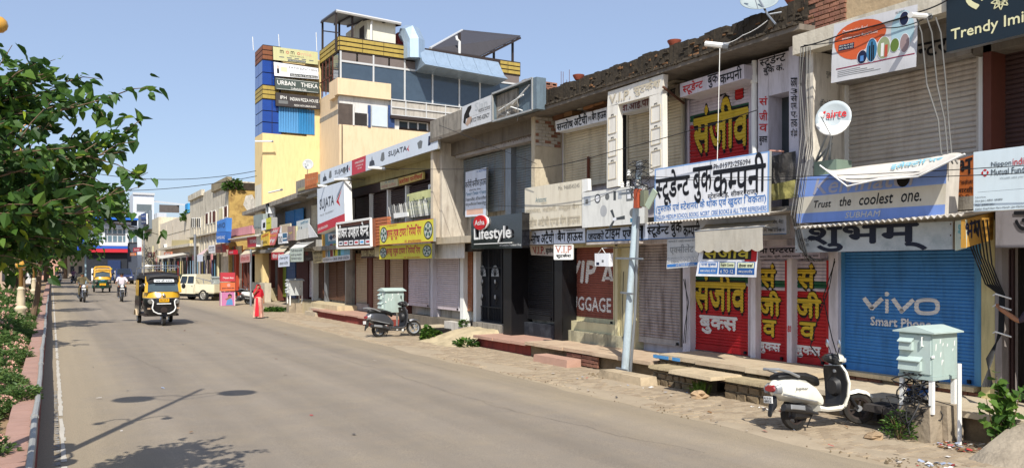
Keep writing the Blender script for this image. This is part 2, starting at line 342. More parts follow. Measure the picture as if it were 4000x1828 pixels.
# ================================================================ GROUND, ROAD, PAVEMENT
DUST=P((164,149,127),.95,.16,.25,1.2,.5,name='dusty_earth',dcol=(120,104,84),streak=False)
b=B().poly([(-1500,-1500,-.26),(1500,-1500,-.26),(1500,2500,-.26),(-1500,2500,-.26)]); struct('ground',b,DUST)
def roadmat():
    m=P((133,123,110),.93,.10,.22,.9,.35,name='dusty_asphalt',dcol=(150,132,108),streak=False,bsc=60)
    t=m.node_tree; N=t.nodes; L=t.links; bs=N['Principled BSDF']; src=bs.inputs['Base Color'].links[0].from_socket
    g=N.new('ShaderNodeNewGeometry'); n=N.new('ShaderNodeTexNoise'); n.inputs['Scale'].default_value=95; n.inputs['Detail'].default_value=3; L.new(g.outputs['Position'],n.inputs['Vector'])
    r=N.new('ShaderNodeMapRange'); r.inputs[1].default_value=.25; r.inputs[2].default_value=.75; r.inputs[3].default_value=.68; r.inputs[4].default_value=1.32; L.new(n.outputs['Fac'],r.inputs[0])
    # tyre-polished lanes running along the street
    mp=N.new('ShaderNodeMapping'); mp.inputs['Scale'].default_value=(1.1,.03,1); L.new(g.outputs['Position'],mp.inputs[0])
    n2=N.new('ShaderNodeTexNoise'); n2.inputs['Scale'].default_value=1.0; n2.inputs['Detail'].default_value=5; L.new(mp.outputs[0],n2.inputs['Vector'])
    r2=N.new('ShaderNodeMapRange'); r2.inputs[1].default_value=.3; r2.inputs[2].default_value=.7; r2.inputs[3].default_value=.82; r2.inputs[4].default_value=1.14; L.new(n2.outputs['Fac'],r2.inputs[0])
    mu=N.new('ShaderNodeMath'); mu.operation='MULTIPLY'; L.new(r.outputs[0],mu.inputs[0]); L.new(r2.outputs[0],mu.inputs[1])
    # wind-blown dust lies along both edges of the carriageway
    sx=N.new('ShaderNodeSeparateXYZ'); L.new(g.outputs['Position'],sx.inputs[0])
    def edge(a,b_):
        q=N.new('ShaderNodeMapRange'); q.inputs[1].default_value=a; q.inputs[2].default_value=b_; q.inputs[3].default_value=0; q.inputs[4].default_value=1; L.new(sx.outputs[0],q.inputs[0]); return q
    e1,e2=edge(1.6,.2),edge(6.8,8.8); ad=N.new('ShaderNodeMath'); ad.operation='MAXIMUM'; L.new(e1.outputs[0],ad.inputs[0]); L.new(e2.outputs[0],ad.inputs[1])
    n3=N.new('ShaderNodeTexNoise'); n3.inputs['Scale'].default_value=.8; n3.inputs['Detail'].default_value=8; n3.inputs['Roughness'].default_value=.7; L.new(g.outputs['Position'],n3.inputs['Vector'])
    a2=N.new('ShaderNodeMath'); a2.operation='MULTIPLY_ADD'; L.new(ad.outputs[0],a2.inputs[0]); a2.inputs[1].default_value=.55; L.new(n3.outputs['Fac'],a2.inputs[2])
    rr=N.new('ShaderNodeMapRange'); rr.inputs[1].default_value=.48; rr.inputs[2].default_value=.95; rr.inputs[3].default_value=0; rr.inputs[4].default_value=.75; L.new(a2.outputs[0],rr.inputs[0])
    mm=N.new('ShaderNodeMix'); mm.data_type='RGBA'; L.new(rr.outputs[0],mm.inputs[0]); L.new(src,mm.inputs[6]); mm.inputs[7].default_value=(*lin((152,138,115)),1); src=mm.outputs[2]
    v=N.new('ShaderNodeVectorMath'); v.operation='SCALE'; L.new(src,v.inputs[0]); L.new(mu.outputs[0],v.inputs['Scale']); L.new(v.outputs[0],bs.inputs['Base Color']); return m
ASPH=roadmat()
def wob(d,s=1.): return s*(.10*math.sin(d*.9)+.06*math.sin(d*2.3+1)+.04*math.sin(d*5.1+2)+.02*math.sin(d*11))
b=B(); n=0
ds=[-12+.35*i for i in range(200)]+[58+4*i for i in range(36)]
xs=[-.14,1,2,3,4,5,6,7,8]
for i,d in enumerate(ds):
    e=8.72+wob(d,.6); row=[(x,d,gz(x)) for x in xs]+[(e-.15,d,gz(e)),(e,d,gz(e)-.018)]
    b.v+=row
    if i:
        k=len(row)
        for j in range(k-1): b.f.append([(i-1)*k+j,(i-1)*k+j+1,i*k+j+1,i*k+j]); b.m.append(0)
struct('road',b,ASPH)
b=B()
for i,d in enumerate(ds):
    b.v+=[(8.3,d,gz(8.3)-.02),(13,d,gz(11.6)-.02)]
    if i: b.f.append([2*i-2,2*i-1,2*i+1,2*i]); b.m.append(0)
PAVE=P((160,145,122),.95,.14,.3,1.6,.4,name='sandy_pavement',dcol=(140,122,98),streak=False)
struct('pavement',b,PAVE)
crk=B()
def crack(x,d,dx,dd,n,w0):
    p=[(x,d)]
    for i in range(n): x+=dx/n+rnd.uniform(-.05,.05); d+=dd/n+rnd.uniform(-.07,.07); p.append((x,d))
    for (a,b_),(c_,e_) in zip(p[:-1],p[1:]):
        w_=w0*rnd.uniform(.5,1.3); l=math.hypot(c_-a,e_-b_) or 1; nx,ny=-(e_-b_)/l*w_,(c_-a)/l*w_
        crk.poly([(a-nx,b_-ny,gz(a)+.004),(a+nx,b_+ny,gz(a)+.004),(c_+nx,e_+ny,gz(c_)+.004),(c_-nx,e_-ny,gz(c_)+.004)])
for q in ((7.2,7.5,-.6,5,26,.003),(6.6,12,.3,9,40,.003),(7.9,16,-.2,10,40,.003),(2.2,18,-.4,7,30,.003)): crack(*q)
struct('road_cracks',crk,P((100,91,79),.95,.2,name='crack_filling'),'stuff')
# painted edge line with worn, brushed inner margin
b=B(); WP=P((186,180,168),.8,.1,.3,2,name='worn_road_paint',dcol=(130,122,112),streak=False)
for i in range(640):
    d=2+i*.25
    if rnd.random()<.04: continue
    a,e=.10+rnd.uniform(-.008,.008),.155+rnd.uniform(-.01,.01)
    b.poly([(a,d,gz(a)+.005),(e,d,gz(e)+.005),(e,d+.25,gz(e)+.005),(a,d+.25,gz(a)+.005)])
struct('edge_line',b,WP)
b=B()
for i in range(520):
    d=2.5+14*rnd.random()**1.4; a=.09; l=rnd.uniform(.03,.11); w_=rnd.uniform(.01,.04)
    b.poly([(a,d,gz(a)+.0045),(a,d+w_,gz(a)+.0045),(a-l,d+w_*.6+rnd.uniform(-.02,.02),gz(a)+.0045)])
struct('paint_splash',b,P((160,160,158),.85,.15,name='thin_grey_paint'),'stuff')
# left carriageway
b=B().poly([(-14,-20,-.02),(-4.3,-20,-.02),(-4.3,210,-.02),(-14,210,-.02)]); struct('far_carriageway',b,ASPH)
# ---- pavers: bricks laid across the footway; the nearest are single objects
PV=[P((166-9*k,150-9*k,127-8*k),.95,.12,.25,2,.5,name='sandstone_paver',streak=False,dcol=(128,112,90)) for k in range(3)]
pav_parent=bpy.data.objects['pavement']
pm=[]
for k in range(3):
    pb=B().hexa([(-.115,-.056,0),(.115,-.056,0),(.115,.056,0),(-.115,.056,0)],[(-.108,-.05,.02),(.108,-.05,.02),(.108,.05,.02),(-.108,.05,.02)]); pb.f=pb.f[1:]; pb.m=pb.m[1:]
    pm.append(mesh('paver',pb,PV[k]))
pl=[]
for i in range(330):
    d=3.9+i*.118
    for j in range(10):
        x=8.98+j*.236+(.118 if i%2 else 0)
        if x>11.15 or rnd.random()<.12: continue
        pl.append((x,d))
pl.sort(key=lambda p:(abs(p[1]-8.2)>3.2, p[1]))
near=pl[:290]; far=pl[290:]
for x,d in near:
    o=link('paver',rnd.choice(pm),pav_parent); o.location=(x,d,gz(x)-.02+rnd.uniform(-.004,.006)); o.rotation_euler=(rnd.uniform(-.02,.02),rnd.uniform(-.02,.02),rnd.uniform(-.03,.03))
b=B()
for x,d in far:
    z=gz(x)-.02+rnd.uniform(-.006,.004); a=rnd.uniform(-.03,.03)*.1
    b.hexa([(x-.115,d-.056+a,z),(x+.115,d-.056-a,z),(x+.115,d+.056-a,z),(x-.115,d+.056+a,z)],[(x-.108,d-.05+a,z+.02),(x+.108,d-.05-a,z+.02),(x+.108,d+.05-a,z+.02),(x-.108,d+.05+a,z+.02)],rnd.randrange(3))
o=part('paver_field',b,PV,pav_parent,stuff=True)
# sand drifted over the joints
b=B()
for cx,cy,rx,ry in ((9.2,5.6,.45,1.6),(9.0,8.0,.4,1.3),(9.7,4.8,.6,.8),(10.6,5.4,.5,.7),(9.1,12,.35,2.0),(9.3,16.5,.5,1.8),(9.1,21,.6,2),(9.9,7.0,.5,.5),(10.4,9.0,.4,.6),(10.2,13.0,.4,.9),(9.6,26,.7,3),(9.7,33,.8,3)):
    k=18; o=len(b.v); b.v.append((cx,cy,gz(cx)+.008))
    for r_,h in ((.6,.006),(1,-.022)):
        for j in range(k):
            a=2*math.pi*j/k; q=r_*(1+.18*math.sin(3*a+cx)+.1*math.sin(7*a+cy)); x=cx+rx*q*math.cos(a); b.v.append((x,cy+ry*q*math.sin(a),gz(x)+h))
    for j in range(k):
        b.f.append([o,o+1+j,o+1+(j+1)%k]); b.m.append(0); b.f.append([o+1+j,o+1+k+j,o+1+k+(j+1)%k,o+1+(j+1)%k]); b.m.append(0)
struct('drifted_sand',b,DUST,'stuff',sm=True)
# ================================================================ MEDIAN
KP=P((164,130,116),.85,.14,.45,2.5,.25,name='pink_painted_concrete',dcol=(120,95,84),streak=False)
KR=P((132,62,56),.85,.14,.4,2.5,.25,name='red_painted_kerb',dcol=(80,52,46))
SOIL=P((150,126,98),.98,.25,.3,4,.6,name='dry_soil',streak=False)
KZ=.45
b=B()
for i in range(24):
    d=-10+i*8; b.box((-.46,d,-.1),(-.14,d+7.98,KZ-.03))
med=struct('median_kerb',b,KR)
tb=B().hexa([(-.16,-.145,-.03),(.16,-.145,-.03),(.16,.145,-.03),(-.16,.145,-.03)],[(-.155,-.142,0),(.155,-.142,0),(.155,.142,0),(-.155,.142,0)]); tmh=mesh('kerb_tile',tb,KP)
for i in range(110):
    o=link('kerb_tile',tmh,med); o.location=(-.30+rnd.uniform(-.004,.004),4.2+i*.295,KZ+rnd.uniform(-.003,.003)); o.rotation_euler=(rnd.uniform(-.01,.01),rnd.uniform(-.01,.01),rnd.uniform(-.01,.01))
b=B()
for i in range(200):
    d=36.7+i*.6; b.box((-.46,d,KZ-.03),(-.14,d+.58,KZ))
part('kerb_tile_row',b,KP,med,stuff=True)
b=B(); b.box((-4.3,-12,-.1),(-4.0,200,.3)); struct('far_median_kerb',b,KR)
b=B(); n=0
for i in range(90):
    for j in range(8):
        x=-4.0+j*.505; d=-6+i*2.3; b.v.append((x,d,.33+.05*math.sin(d*2+x*3)+.04*math.sin(x*7+d)))
for i in range(89):
    for j in range(7): b.f.append([i*8+j,i*8+j+1,i*8+9+j,i*8+8+j]); b.m.append(0)
struct('planting_bed',b,SOIL,sm=True)
# service pipe on the kerb edge, in lengths with couplings
PIPE=P((150,150,146),.5,.12,.4,6,name='grey_plastic_pipe',dcol=(120,112,100),streak=False)
t=thing('service_pipe','long pale grey conduit pipe lying along the outer edge of the pink median kerb','pipe',(-.16,4,KZ))
d=4.0; x=-.17
while d<60:
    L=rnd.uniform(2.2,4); x2=-.17+rnd.uniform(-.02,.012)
    part('pipe_length',B().tube([(x,d,KZ+.04),((x+x2)/2+.008,d+L/2,KZ+.038),(x2,d+L-.02,KZ+.04)],.037,8),PIPE,t,True)
    if d<30: part('coupling',B().tube([(x2,d+L-.08,KZ+.04),(x2,d+L+.06,KZ+.04)],.047,8),PIPE,t,True)
    d+=L; x=x2
# ---- foliage
def leafmat(c,name='leaf'): 
    m=P(c,.5,.28,0,1.5,name=name); bs=m.node_tree.nodes['Principled BSDF']
    t=m.node_tree; N=t.nodes; L=t.links
    src=bs.inputs['Base Color'].links[0].from_socket; tr=N.new('ShaderNodeBsdfTranslucent'); L.new(src,tr.inputs[0])
    mx=N.new('ShaderNodeMixShader'); mx.inputs[0].default_value=.4; L.new(bs.outputs[0],mx.inputs[1]); L.new(tr.outputs[0],mx.inputs[2])
    L.new(mx.outputs[0],N['Material Output'].inputs[0]); return m
LG=[leafmat((72,106,42)),leafmat((98,130,52)),leafmat((52,82,36)),leafmat((158,180,58))]
def leafpts(c,d,up,s,wd=.5,fold=.15):
    """a heart-shaped leaf of 8 points: c stalk end, d direction, up normal"""
    d=d.normalized(); sd=d.cross(up).normalized(); nn=sd.cross(d)
    pr=[(0,0,0),(-.08,.26,.7),(.28,.5,1.2),(.68,.33,.6),(1.15,0,-1.3),(.68,-.33,.6),(.28,-.5,1.2),(-.08,-.26,.7)]
    return [c+d*(a*s)+sd*(w_*s*wd*2)+nn*(f*s*fold) for a,w_,f in pr]
LS=[leafmat((94,122,62)),leafmat((116,138,76)),leafmat((76,104,54)),leafmat((150,172,84))]
LF=[[0,1,2],[0,2,3],[0,3,4],[0,4,5],[0,5,6],[0,6,7]]
def rv(a=1): return Vector((rnd.gauss(0,a),rnd.gauss(0,a),rnd.gauss(0,a)))
def shrub_mesh(r,h,n,s,seed,mats,flowers=0,narrow=.32):
    st=rnd.getstate(); rnd.seed(seed); b=B()
    for i in range(n):
        a=rnd.uniform(0,6.283); q=math.sqrt(rnd.random()); z=h*rnd.uniform(.08,1)*(1-.45*q*q)
        c=Vector((r*q*math.cos(a)*(1+.2*math.sin(3*a)),r*q*math.sin(a),z)); d=Vector((math.cos(a),math.sin(a),rnd.uniform(-.1,1.1)))+rv(.35)
        b.add(leafpts(c,d,Vector((0,0,1))+rv(.4),s*rnd.uniform(.7,1.3),narrow),LF,rnd.choice([0,0,1,2]))
    me=mesh('foliage',b,mats,fix=False)
    fb=None
    if flowers:
        fb=B()
        for i in range(flowers):
            a=rnd.uniform(0,6.283); q=rnd.random()**.5; c=Vector((r*q*math.cos(a),r*q*math.sin(a),h*(1.0-.4*q*q)+.02))
            for k in range(7):
                p=c+rv(.018); fb.add([p+rv(.022) for _ in range(4)],[[0,1,2,3]])
        fb=mesh('flower_heads',fb,P((214,168,150),.7,.2,name='petal'),fix=False)
    sb=B()
    for k in range(6):
        a=k*1.05; sb.tube([(0,0,-.05),(r*.3*math.cos(a),r*.3*math.sin(a),h*.4),(r*.6*math.cos(a),r*.6*math.sin(a),h*.75)],[.012,.008,.004],4)
    sb=mesh('stems',sb,P((88,74,50),.9,name='stem'))
    rnd.setstate(st); return me,fb,sb
SH=[shrub_mesh(.48,.50,620,.085,1,LS,16),shrub_mesh(.42,.42,520,.08,2,LS,0),shrub_mesh(.55,.62,700,.09,3,LS,0),shrub_mesh(.46,.38,560,.075,4,LS,26)]
SHL=['low green hedge shrub with pale pink flower heads in the median bed','small round green hedge shrub in the median bed','tall leafy hedge shrub in the median bed','low spreading shrub dotted with faded pink flowers in the median bed']
def shrub(k,x,d,s=1.,label=None,group='hedge shrubs in the median bed',z=None):
    me,fb,sb=SH[k]; z=(.33 if z is None else z)
    t=thing('shrub',label or SHL[k],'shrub',(x,d,z),rnd.uniform(0,6.28),group,local=True); t.scale=(s,s,s*rnd.uniform(.85,1.1))
    link('foliage',me,t); link('stems',sb,t)
    if fb: link('flower_heads',fb,t)
    return t
for i in range(92):
    d=5.6+i*.58; 
    if d<9.4:
        rows=[(-.78,.6),(-1.2,.8)]
    else: rows=[(-.72,.62)]
    if d>9.8: rows+=[(-1.35,.95),(-2.1,1.0)]
    if d>17: rows+=[(-2.9,1.1)]
    for x,s in rows:
        if d>32 and rnd.random()<.35: continue
        k=rnd.choice([0,0,3,1,2]) if d<24 else rnd.choice([1,2,0])
        rw='along the pink kerb' if x>-.8 else 'in the second row from the kerb' if x>-1.6 else 'in the third row from the kerb' if x>-2.5 else 'in the row farthest from the kerb'
        wh='ahead of the near tree shade' if d<10 else 'before the second lamp post' if d<20 else 'just before the second lamp post' if d<31 else 'beyond the second lamp post' if d<42 else 'far down the median'
        lb=['low green hedge shrub with pale pink flowers','small round green hedge shrub','tall leafy hedge shrub','low spreading shrub with faded pink flowers'][k]+' '+rw+', '+wh
        shrub(k,x+rnd.uniform(-.14,.14),d+rnd.uniform(-.15,.15),s*rnd.uniform(.85,1.25)*(.78 if x>-.8 else 1),label=' '.join(lb.split()[:16]))
shrub(1,-.36,13.4,.62,'small sprawling sprig of green leaves growing over the pipe on the kerb edge',None,.42)
# ---- trees
BARK=P((112,92,72),.95,.25,.3,6,.6,name='bark')
def tree(label,x,d,z0,tips,nleaf,s,seed,cat='tree',tr=.07,group=None,hub=None,singles=0,mats=LG,wd=.45,spread=.16,th=None):
    st=rnd.getstate(); rnd.seed(seed)
    t=thing('tree',label,cat,(x,d,z0),group=group); tb=B(); hub=Vector(hub or (x,d,z0+2.2))
    top=max(tp[2] for tp in tips)-.4; base=Vector((x,d,z0-.05)); ax=[base,base.lerp(hub,.5)+Vector((.05,.03,0)),hub,Vector((hub.x+.1,hub.y,top))]
    part('trunk',tb.tube(ax,[tr,tr*.85,tr*.7,.012],8),BARK,t,True)
    br=B(); segs=[]
    for tp in tips:
        tp=Vector(tp); h=min(max(tp.z-.25-.35*(tp-hub).length,hub.z-.1),top-.1); f=(h-hub.z)/max(.1,top-hub.z); a=hub.lerp(ax[3],max(0,f))
        mid=a.lerp(tp,.5)+Vector((0,0,.12*(tp-a).length))+rv(.04); pts=[a,a.lerp(mid,.5)+rv(.02)+Vector((0,0,.05)),mid,mid.lerp(tp,.5)+rv(.03),tp]
        L=(tp-a).length; br.tube(pts,[.012+.008*L,.01+.005*L,.010,.007,.003],5); segs.append((pts,L))
        for q in range(int(2+L*1.6)):
            i=rnd.randrange(1,4); u=rnd.random(); p0=pts[i].lerp(pts[i+1],u); e=p0+rv(.3*spread/.16)+(tp-a).normalized()*.25; br.tube([p0,p0.lerp(e,.5)+Vector((0,0,.03)),e],[.006,.004,.002],4); segs.append(([p0,p0.lerp(e,.5),e],.6))
    part('branches',br,BARK,t)
    tot=sum(L for _,L in segs); lv=[]
    for pts,L in segs:
        for q in range(max(3,int(nleaf*L/tot))):
            u=rnd.random()**.8*(len(pts)-1); i=min(int(u),len(pts)-2); p=pts[i].lerp(pts[i+1],u-i); dd=(pts[i+1]-pts[i]).normalized()
            d_=rv(.6)+dd*.6+Vector((0,0,-.35)); c=p+rv(spread*.35)
            lv.append((c,d_,Vector((0,0,1))+rv(.6),s*rnd.uniform(.6,1.25)))
    b=B(); k=0
    if singles:
        vis=[q for q in lv if q[0].x>-.0458*q[0].y*1.0 - .3]; rnd.shuffle(vis)
        ms=[]
        for mi in range(4):
            ms.append(mesh('leaf',B().add(leafpts(Vector((0,0,0)),Vector((0,1,0)),Vector((0,0,1)),1,wd),LF),mats[mi],fix=False))
        for c,d_,up,sz in vis[:singles]:
            d_=d_.normalized(); sx=d_.cross(up).normalized(); nn=sx.cross(d_)
            o=link('leaf',ms[rnd.choice([0,0,1,1,2,2,3] if rnd.random()<.4 else [0,1,2])],t); o.matrix_local=Matrix.Translation(c-Vector(ORG[t]))@Matrix((sx,d_,nn)).transposed().to_4x4()@Matrix.Scale(sz,4)
        sset=set(id(q) for q in vis[:singles]); lv=[q for q in lv if id(q) not in sset]
    for c,d_,up,sz in lv: b.add(leafpts(c,d_,up,sz,wd),LF,rnd.choice([0,0,1,2,2,2]) if rnd.random()>.035 else 3)
    o=link('crown',mesh('crown',b,mats,ORG[t],fix=False),t); o['kind']='stuff'
    rnd.setstate(st); return t
tips=[]
for px,py,D in ((505,345,8.2),(480,350,8.0),(400,330,8.4),(560,558,7.6),(520,530,7.9),(470,500,8.2),(250,243,8.0),(200,255,8.6),(95,245,8.2),(20,300,7.8),(310,280,8.6),(440,640,8.2),(470,705,7.7),(480,760,7.5),(470,795,7.8),(400,600,8.8),(330,640,9.2),(300,760,8.6),(200,700,7.4),(100,800,7.2),(440,825,8.0),(320,925,8.4),(300,900,7.6),(180,900,7.4),(60,940,7.6),(120,550,7.2),(40,620,7.4),(230,480,8.9),(130,400,8.8),(350,420,8.9),(20,450,8.9),(-150,300,8),(-300,450,7.6),(-420,600,8.2),(-200,700,7.2),(-350,800,8.4),(-600,500,8),(-100,900,7.4),(-60,500,7.0),(250,600,7.2),(400,720,8.6),(150,640,9.3),(330,540,7.4),(60,720,9),(200,810,9.2),(380,800,7.2),(300,850,9.0),(30,860,8.8),(120,930,9.3),(240,720,8.0),(420,560,8.5),(330,700,7.6),(130,860,8.0),(250,930,7.6),(370,660,8.1),(180,560,8.3),(60,540,8.4),(270,350,8.3),(170,330,8.0)):
    tips.append(WD(px*((.87 if py<600 else .78) if px>0 else 1),py+35,D*.88))
tree('large leafy tree with broad heart-shaped leaves overhanging the road at the left edge, nearest tree',-1.2,6.8,.33,tips,5000,.082,11,tr=.075,hub=(-1.15,6.95,2.3),spread=.085,singles=296)
def roundtips(x,d,z,rx,rz,n,seed):
    r_=random.Random(seed); o=[]
    for i in range(n):
        a=r_.uniform(0,6.283); e=math.asin(r_.uniform(-.7,1)); q=r_.uniform(.65,1.1); o.append((x+rx*q*math.cos(a)*math.cos(e),d+rx*q*math.sin(a)*math.cos(e),z+rz*q*math.sin(e)))
    return o
tree('young median tree with a dark leaning trunk just behind the second lamp post',-.62,33,.33,roundtips(-.9,33,3.4,1.7,1.3,26,3),1300,.17,12,hub=(-.35,33,2.2),tr=.11)
for k,(x,d,z,rx,rz,lb) in enumerate(((-2.4,24,3.1,1.5,1.1,'bushy young tree in the median bed, left of the lamp post'),(-1.2,44,3.6,1.9,1.5,'second small roundish tree farther along the median'),(-2.0,56,4.2,2.3,1.9,'wide median tree farther along the street beyond the small ones'),(-1.4,72,4.4,2.6,2.2,'farthest small tree in the line along the median'))):
    tree(lb,x,d,.33,roundtips(x,d,z,rx,rz,26,20+k),1300,.2,30+k,hub=(x+.1,d,1.9))
def bigtree(label,x,d,H_,r_,seed,n=5200,s=.5,group=None,z0=-.2):
    tree(label,x,d,z0,roundtips(x,d,H_*.62,r_,H_*.36,46,seed),n,s,seed+50,tr=.35,hub=(x,d,H_*.3),spread=.9,group=group)
for k,(px,d,H_,r_,lb) in enumerate(((415,182,19,8,'tall dense tree rising behind the blue-roofed bank building'),(330,200,17,8,'broad dark tree behind the bank, left of the tallest one'),(180,120,12,6.5,'full green tree at the far end of the left footway'),(60,95,10,5.5,'leafy roadside tree beyond the left carriageway'),(-60,70,8.5,5,'dark shade tree at the left edge behind the pickup'),(255,165,15,7,'hazy green tree beyond the end of the median'))):
    p=WD(px,1000,d); bigtree(lb,p.x,d,H_,r_,70+k)
# ================================================================ LAMP POSTS
GOLD=P((150,112,62),.35,.15,.3,8,metal=.75,name='bronze_paint',dcol=(90,70,50)); CREAM=P((208,192,160),.6,.1,.2,name='cream_enamel')
def lamp():
    x,y,z=-.88,8.93,.33
    t=thing('street_lamp','','street lamp',(x,y,z),group='ornamental lamp posts on the median')
    part('pedestal',B().lathe([(.2,-.1),(.2,.1),(.15,.18),(.15,.5),(.19,.55),(.19,.62),(.12,.7),(.13,.95),(.1,1.2),(.125,1.26),(.085,1.3),(.08,1.34)],(x,y,z),n=14),CREAM,t,True)
    part('pole',B().lathe([(.065,1.3),(.06,4),(.075,4.05),(.075,4.15),(.05,4.2),(.04,7.5),(.015,7.6),(.001,7.75)],(x,y,z),n=12),GOLD,t,True)
    def arm(dx,dy,h,L,up,r_,kind):
        pts=[(x,y,h),(x+dx*L*.35,y+dy*L*.35,h+up),(x+dx*L*.8,y+dy*L*.8,h+up*1.1),(x+dx*L,y+dy*L,h+up*.5)]
        o=part('arm',B().tube(pts,.02,6),GOLD,t,True)
        e=(x+dx*L,y+dy*L,h+up*.5)
        if kind=='disc': part('lamp_head',B().lathe([(.02,.1),(.12,.06),(r_,-.06),(r_,-.1),(.001,-.12)],e,n=18),GOLD,t,True)
        else: part('globe',B().ball((e[0],e[1],e[2]-r_*.6),r_,n=14),P((200,150,60),.25,.1,name='amber_globe',coat=.5),t,True)
    for s in (-1,1):
        arm(s,0,7.0,.85,.25,.33,'disc'); arm(s,0,4.5,.45,.36,.08,'g'); arm(0,s,2.35,.48,.3,.16,'g')
        part('scroll',B().tube([(x,y,6.55),(x+s*.3,y,6.75),(x+s*.55,y,6.95),(x+s*.5,y,7.1)],.012,5),GOLD,t,True)
    return t
l1=lamp(); l1['label']='ornamental bronze lamp post at the left edge, only one amber globe showing above the tree'
l2=copy_tree(l1); l2.location=(-.88,31.4,.33); l2['label']='bronze lamp post with cream pedestal standing in the hedge, seen through the near tree'
l3=copy_tree(l1); l3.location=(-.88,54,.33); l3['label']='farther bronze lamp post on the median hidden in foliage'
for l in (l2,l3): del l['group']
del l1['group']
# ================================================================ SHOP ROW
XS=12.6; FR=(0,.15,.35,.65,.85)
def prof(fr,dep): return dep*max(0,math.sin(math.pi*fr))**.7
def shutter(t,xl,xr,yt,yb,mt,pitch=.07,dep=.018,bands=None,single=True,barmat=None,rail=None,X=XS,label=None,barh=.14,locks=True,xref=None):
    a=W(xl,YH,X); c_=W(xr,YH,X); D0,D1=a.y,c_.y; xr_=xref or xl
    zt=W(xr_,yt,X).z; zb=W(xr_,yb,X).z
    bm_=barmat or mt; w_=D0-D1
    ob=B(); ob.box((X-.02,D1,zb),(X-.004,D0,zb+barh)); ob.box((X-.03,D1,zb),(X-.02,D0,zb+.03))
    s=part('roller_shutter',ob,bm_,t,label=label)
    part('guide_rail',B().box((X-.045,D0,zb),(X+.02,D0+.05,zt)),rail or bm_,s); part('guide_rail',B().box((X-.045,D1-.05,zb),(X+.02,D1,zt)),rail or bm_,s)
    if locks:
        for dd in (D0-.08,D1+.08): part('padlock',B().box((X-.07,dd-.025,zb+.03),(X-.03,dd+.025,zb+.09)),K,s)
    n=max(1,int(round((zt-zb-barh)/pitch))); pitch=(zt-zb-barh)/n; z0=zb+barh
    mats=[mt]+[m for m in (bands or {}).values()]
    def sl(b_,z,m=0):
        o=len(b_.v); fr=FR+(1,)
        for q in fr:
            x=-prof(q,dep)+X; b_.v+=[(x,D1+.004,z+q*pitch*.985),(x,D0-.004,z+q*pitch*.985)]
        for k in range(5): b_.f.append([o+2*k,o+2*k+1,o+2*k+3,o+2*k+2]); b_.m.append(m)
        b_.f.append([o,o+10,o+11,o+1]); b_.m.append(m)
        return b_
    def which(z):
        f=(z-zb)/(zt-zb)
        for i,((lo,hi),m) in enumerate((bands or {}).items()):
            if lo<=f<hi: return i+1
        return 0
    if single:
        base={}
        for k in range(n):
            z=z0+k*pitch; i=which(z+pitch/2)
            if i not in base: base[i]=mesh('slat',sl(B(),0),mats[i],ORG[s],fix=False)
            o=link('slat',base[i],s); o.location=(rnd.uniform(-.003,.003),0,z+rnd.uniform(-.002,.002))
    else:
        b_=B()
        for k in range(n): sl(b_,z0+k*pitch,which(z0+k*pitch+pitch/2))
        o=link('slats',mesh('slats',b_,mats,ORG[s],fix=False),s); o['kind']='stuff'
    s_=Q((X,D0,zb),(X,D1,zb),(X,D1,zt),(X,D0,zt),(-1,0,0)); s_.rib=(z0,pitch,dep,X)
    return s,s_
def rib(parent,b,sq,mt,eps=.007,name='lettering'):
    z0,p,dep,X=sq.rib; bm=bmesh.new(); vv=[bm.verts.new(v) for v in b.v]
    for f in b.f:
        try: bm.faces.new([vv[i] for i in f])
        except ValueError: pass
    zs=[v[2] for v in b.v]; lo,hi=min(zs),max(zs); X_=sq.rib[3]
    k=int((lo-z0)/p)-1
    while z0+k*p<hi:
        for fr in FR:
            z=z0+(k+fr*.985)*p
            if lo<z<hi: bmesh.ops.bisect_plane(bm,geom=bm.verts[:]+bm.edges[:]+bm.faces[:],plane_co=(0,0,z),plane_no=(0,0,1))
        k+=1
    for v in bm.verts:
        fr=((v.co.z-z0)/p)%1/.985
        if fr>1: fr=1
        i=max(j for j in range(5) if FR[j]<=fr+1e-6); a=FR[i]; c_=(FR+(1,))[i+1]; q=(fr-a)/(c_-a)
        ex=max(0,X-v.co.x)*1.5; v.co.x=X-ex-(prof(a,dep)*(1-q)+prof(c_,dep)*q)-eps if v.co.z>z0 else X-.02-eps
        v.co-=Vector(ORG[parent])
    me=bpy.data.meshes.new(name); bm.to_mesh(me); bm.free(); me.materials.append(mt); return link(name,me,parent)
def ribwrite(s,sq,txt,x0,y0,x1,y1,mt,bold=0,shadow=None,sh=.05,slant=0):
    """painted letters: pixel box left,top,right,bottom on the shutter plane"""
    X=sq.rib[3]; q=QX(X,(x0,y0),(x1,YH-(YH-y0)*(x1-200)/(x0-200)),(x1,YH-(YH-y1)*(x1-200)/(x0-200)),(x0,y1)); q.n=Vector((-1,0,0))
    if shadow:
        b=letters(q,txt,0,0,1,1,bold+sh*.9,0,slant)
        b2=letters(q,txt,sh*.3*q.h/q.w,-sh*.9,1+sh*.3*q.h/q.w,1-sh*.9,bold+sh*.9,0,slant); b.add(b2.v,b2.f); rib(s,b,sq,shadow,.004)
    rib(s,letters(q,txt,0,0,1,1,bold,0,slant),sq,mt,.009)
def wb(t,name,X0,X1,xl,xr,zb,zt,mt,**k):
    a=W(xl,YH,X0).y; c_=W(xr,YH,X0).y
    return part(name,B().box((X0,c_,zb),(X1,a,zt)),mt,t,**k)
LAV=P((212,207,214),.8,.1,.45,2.5,.15,name='lavender_whitewash',dcol=(120,110,104))
DPLA=P((174,168,156),.9,.2,.85,2.5,.4,name='stained_plaster',dcol=(70,62,52))
STONE=P((66,58,47),.95,.5,.6,7,.9,name='blackened_parapet',dcol=(30,27,24),streak=False,bsc=12)
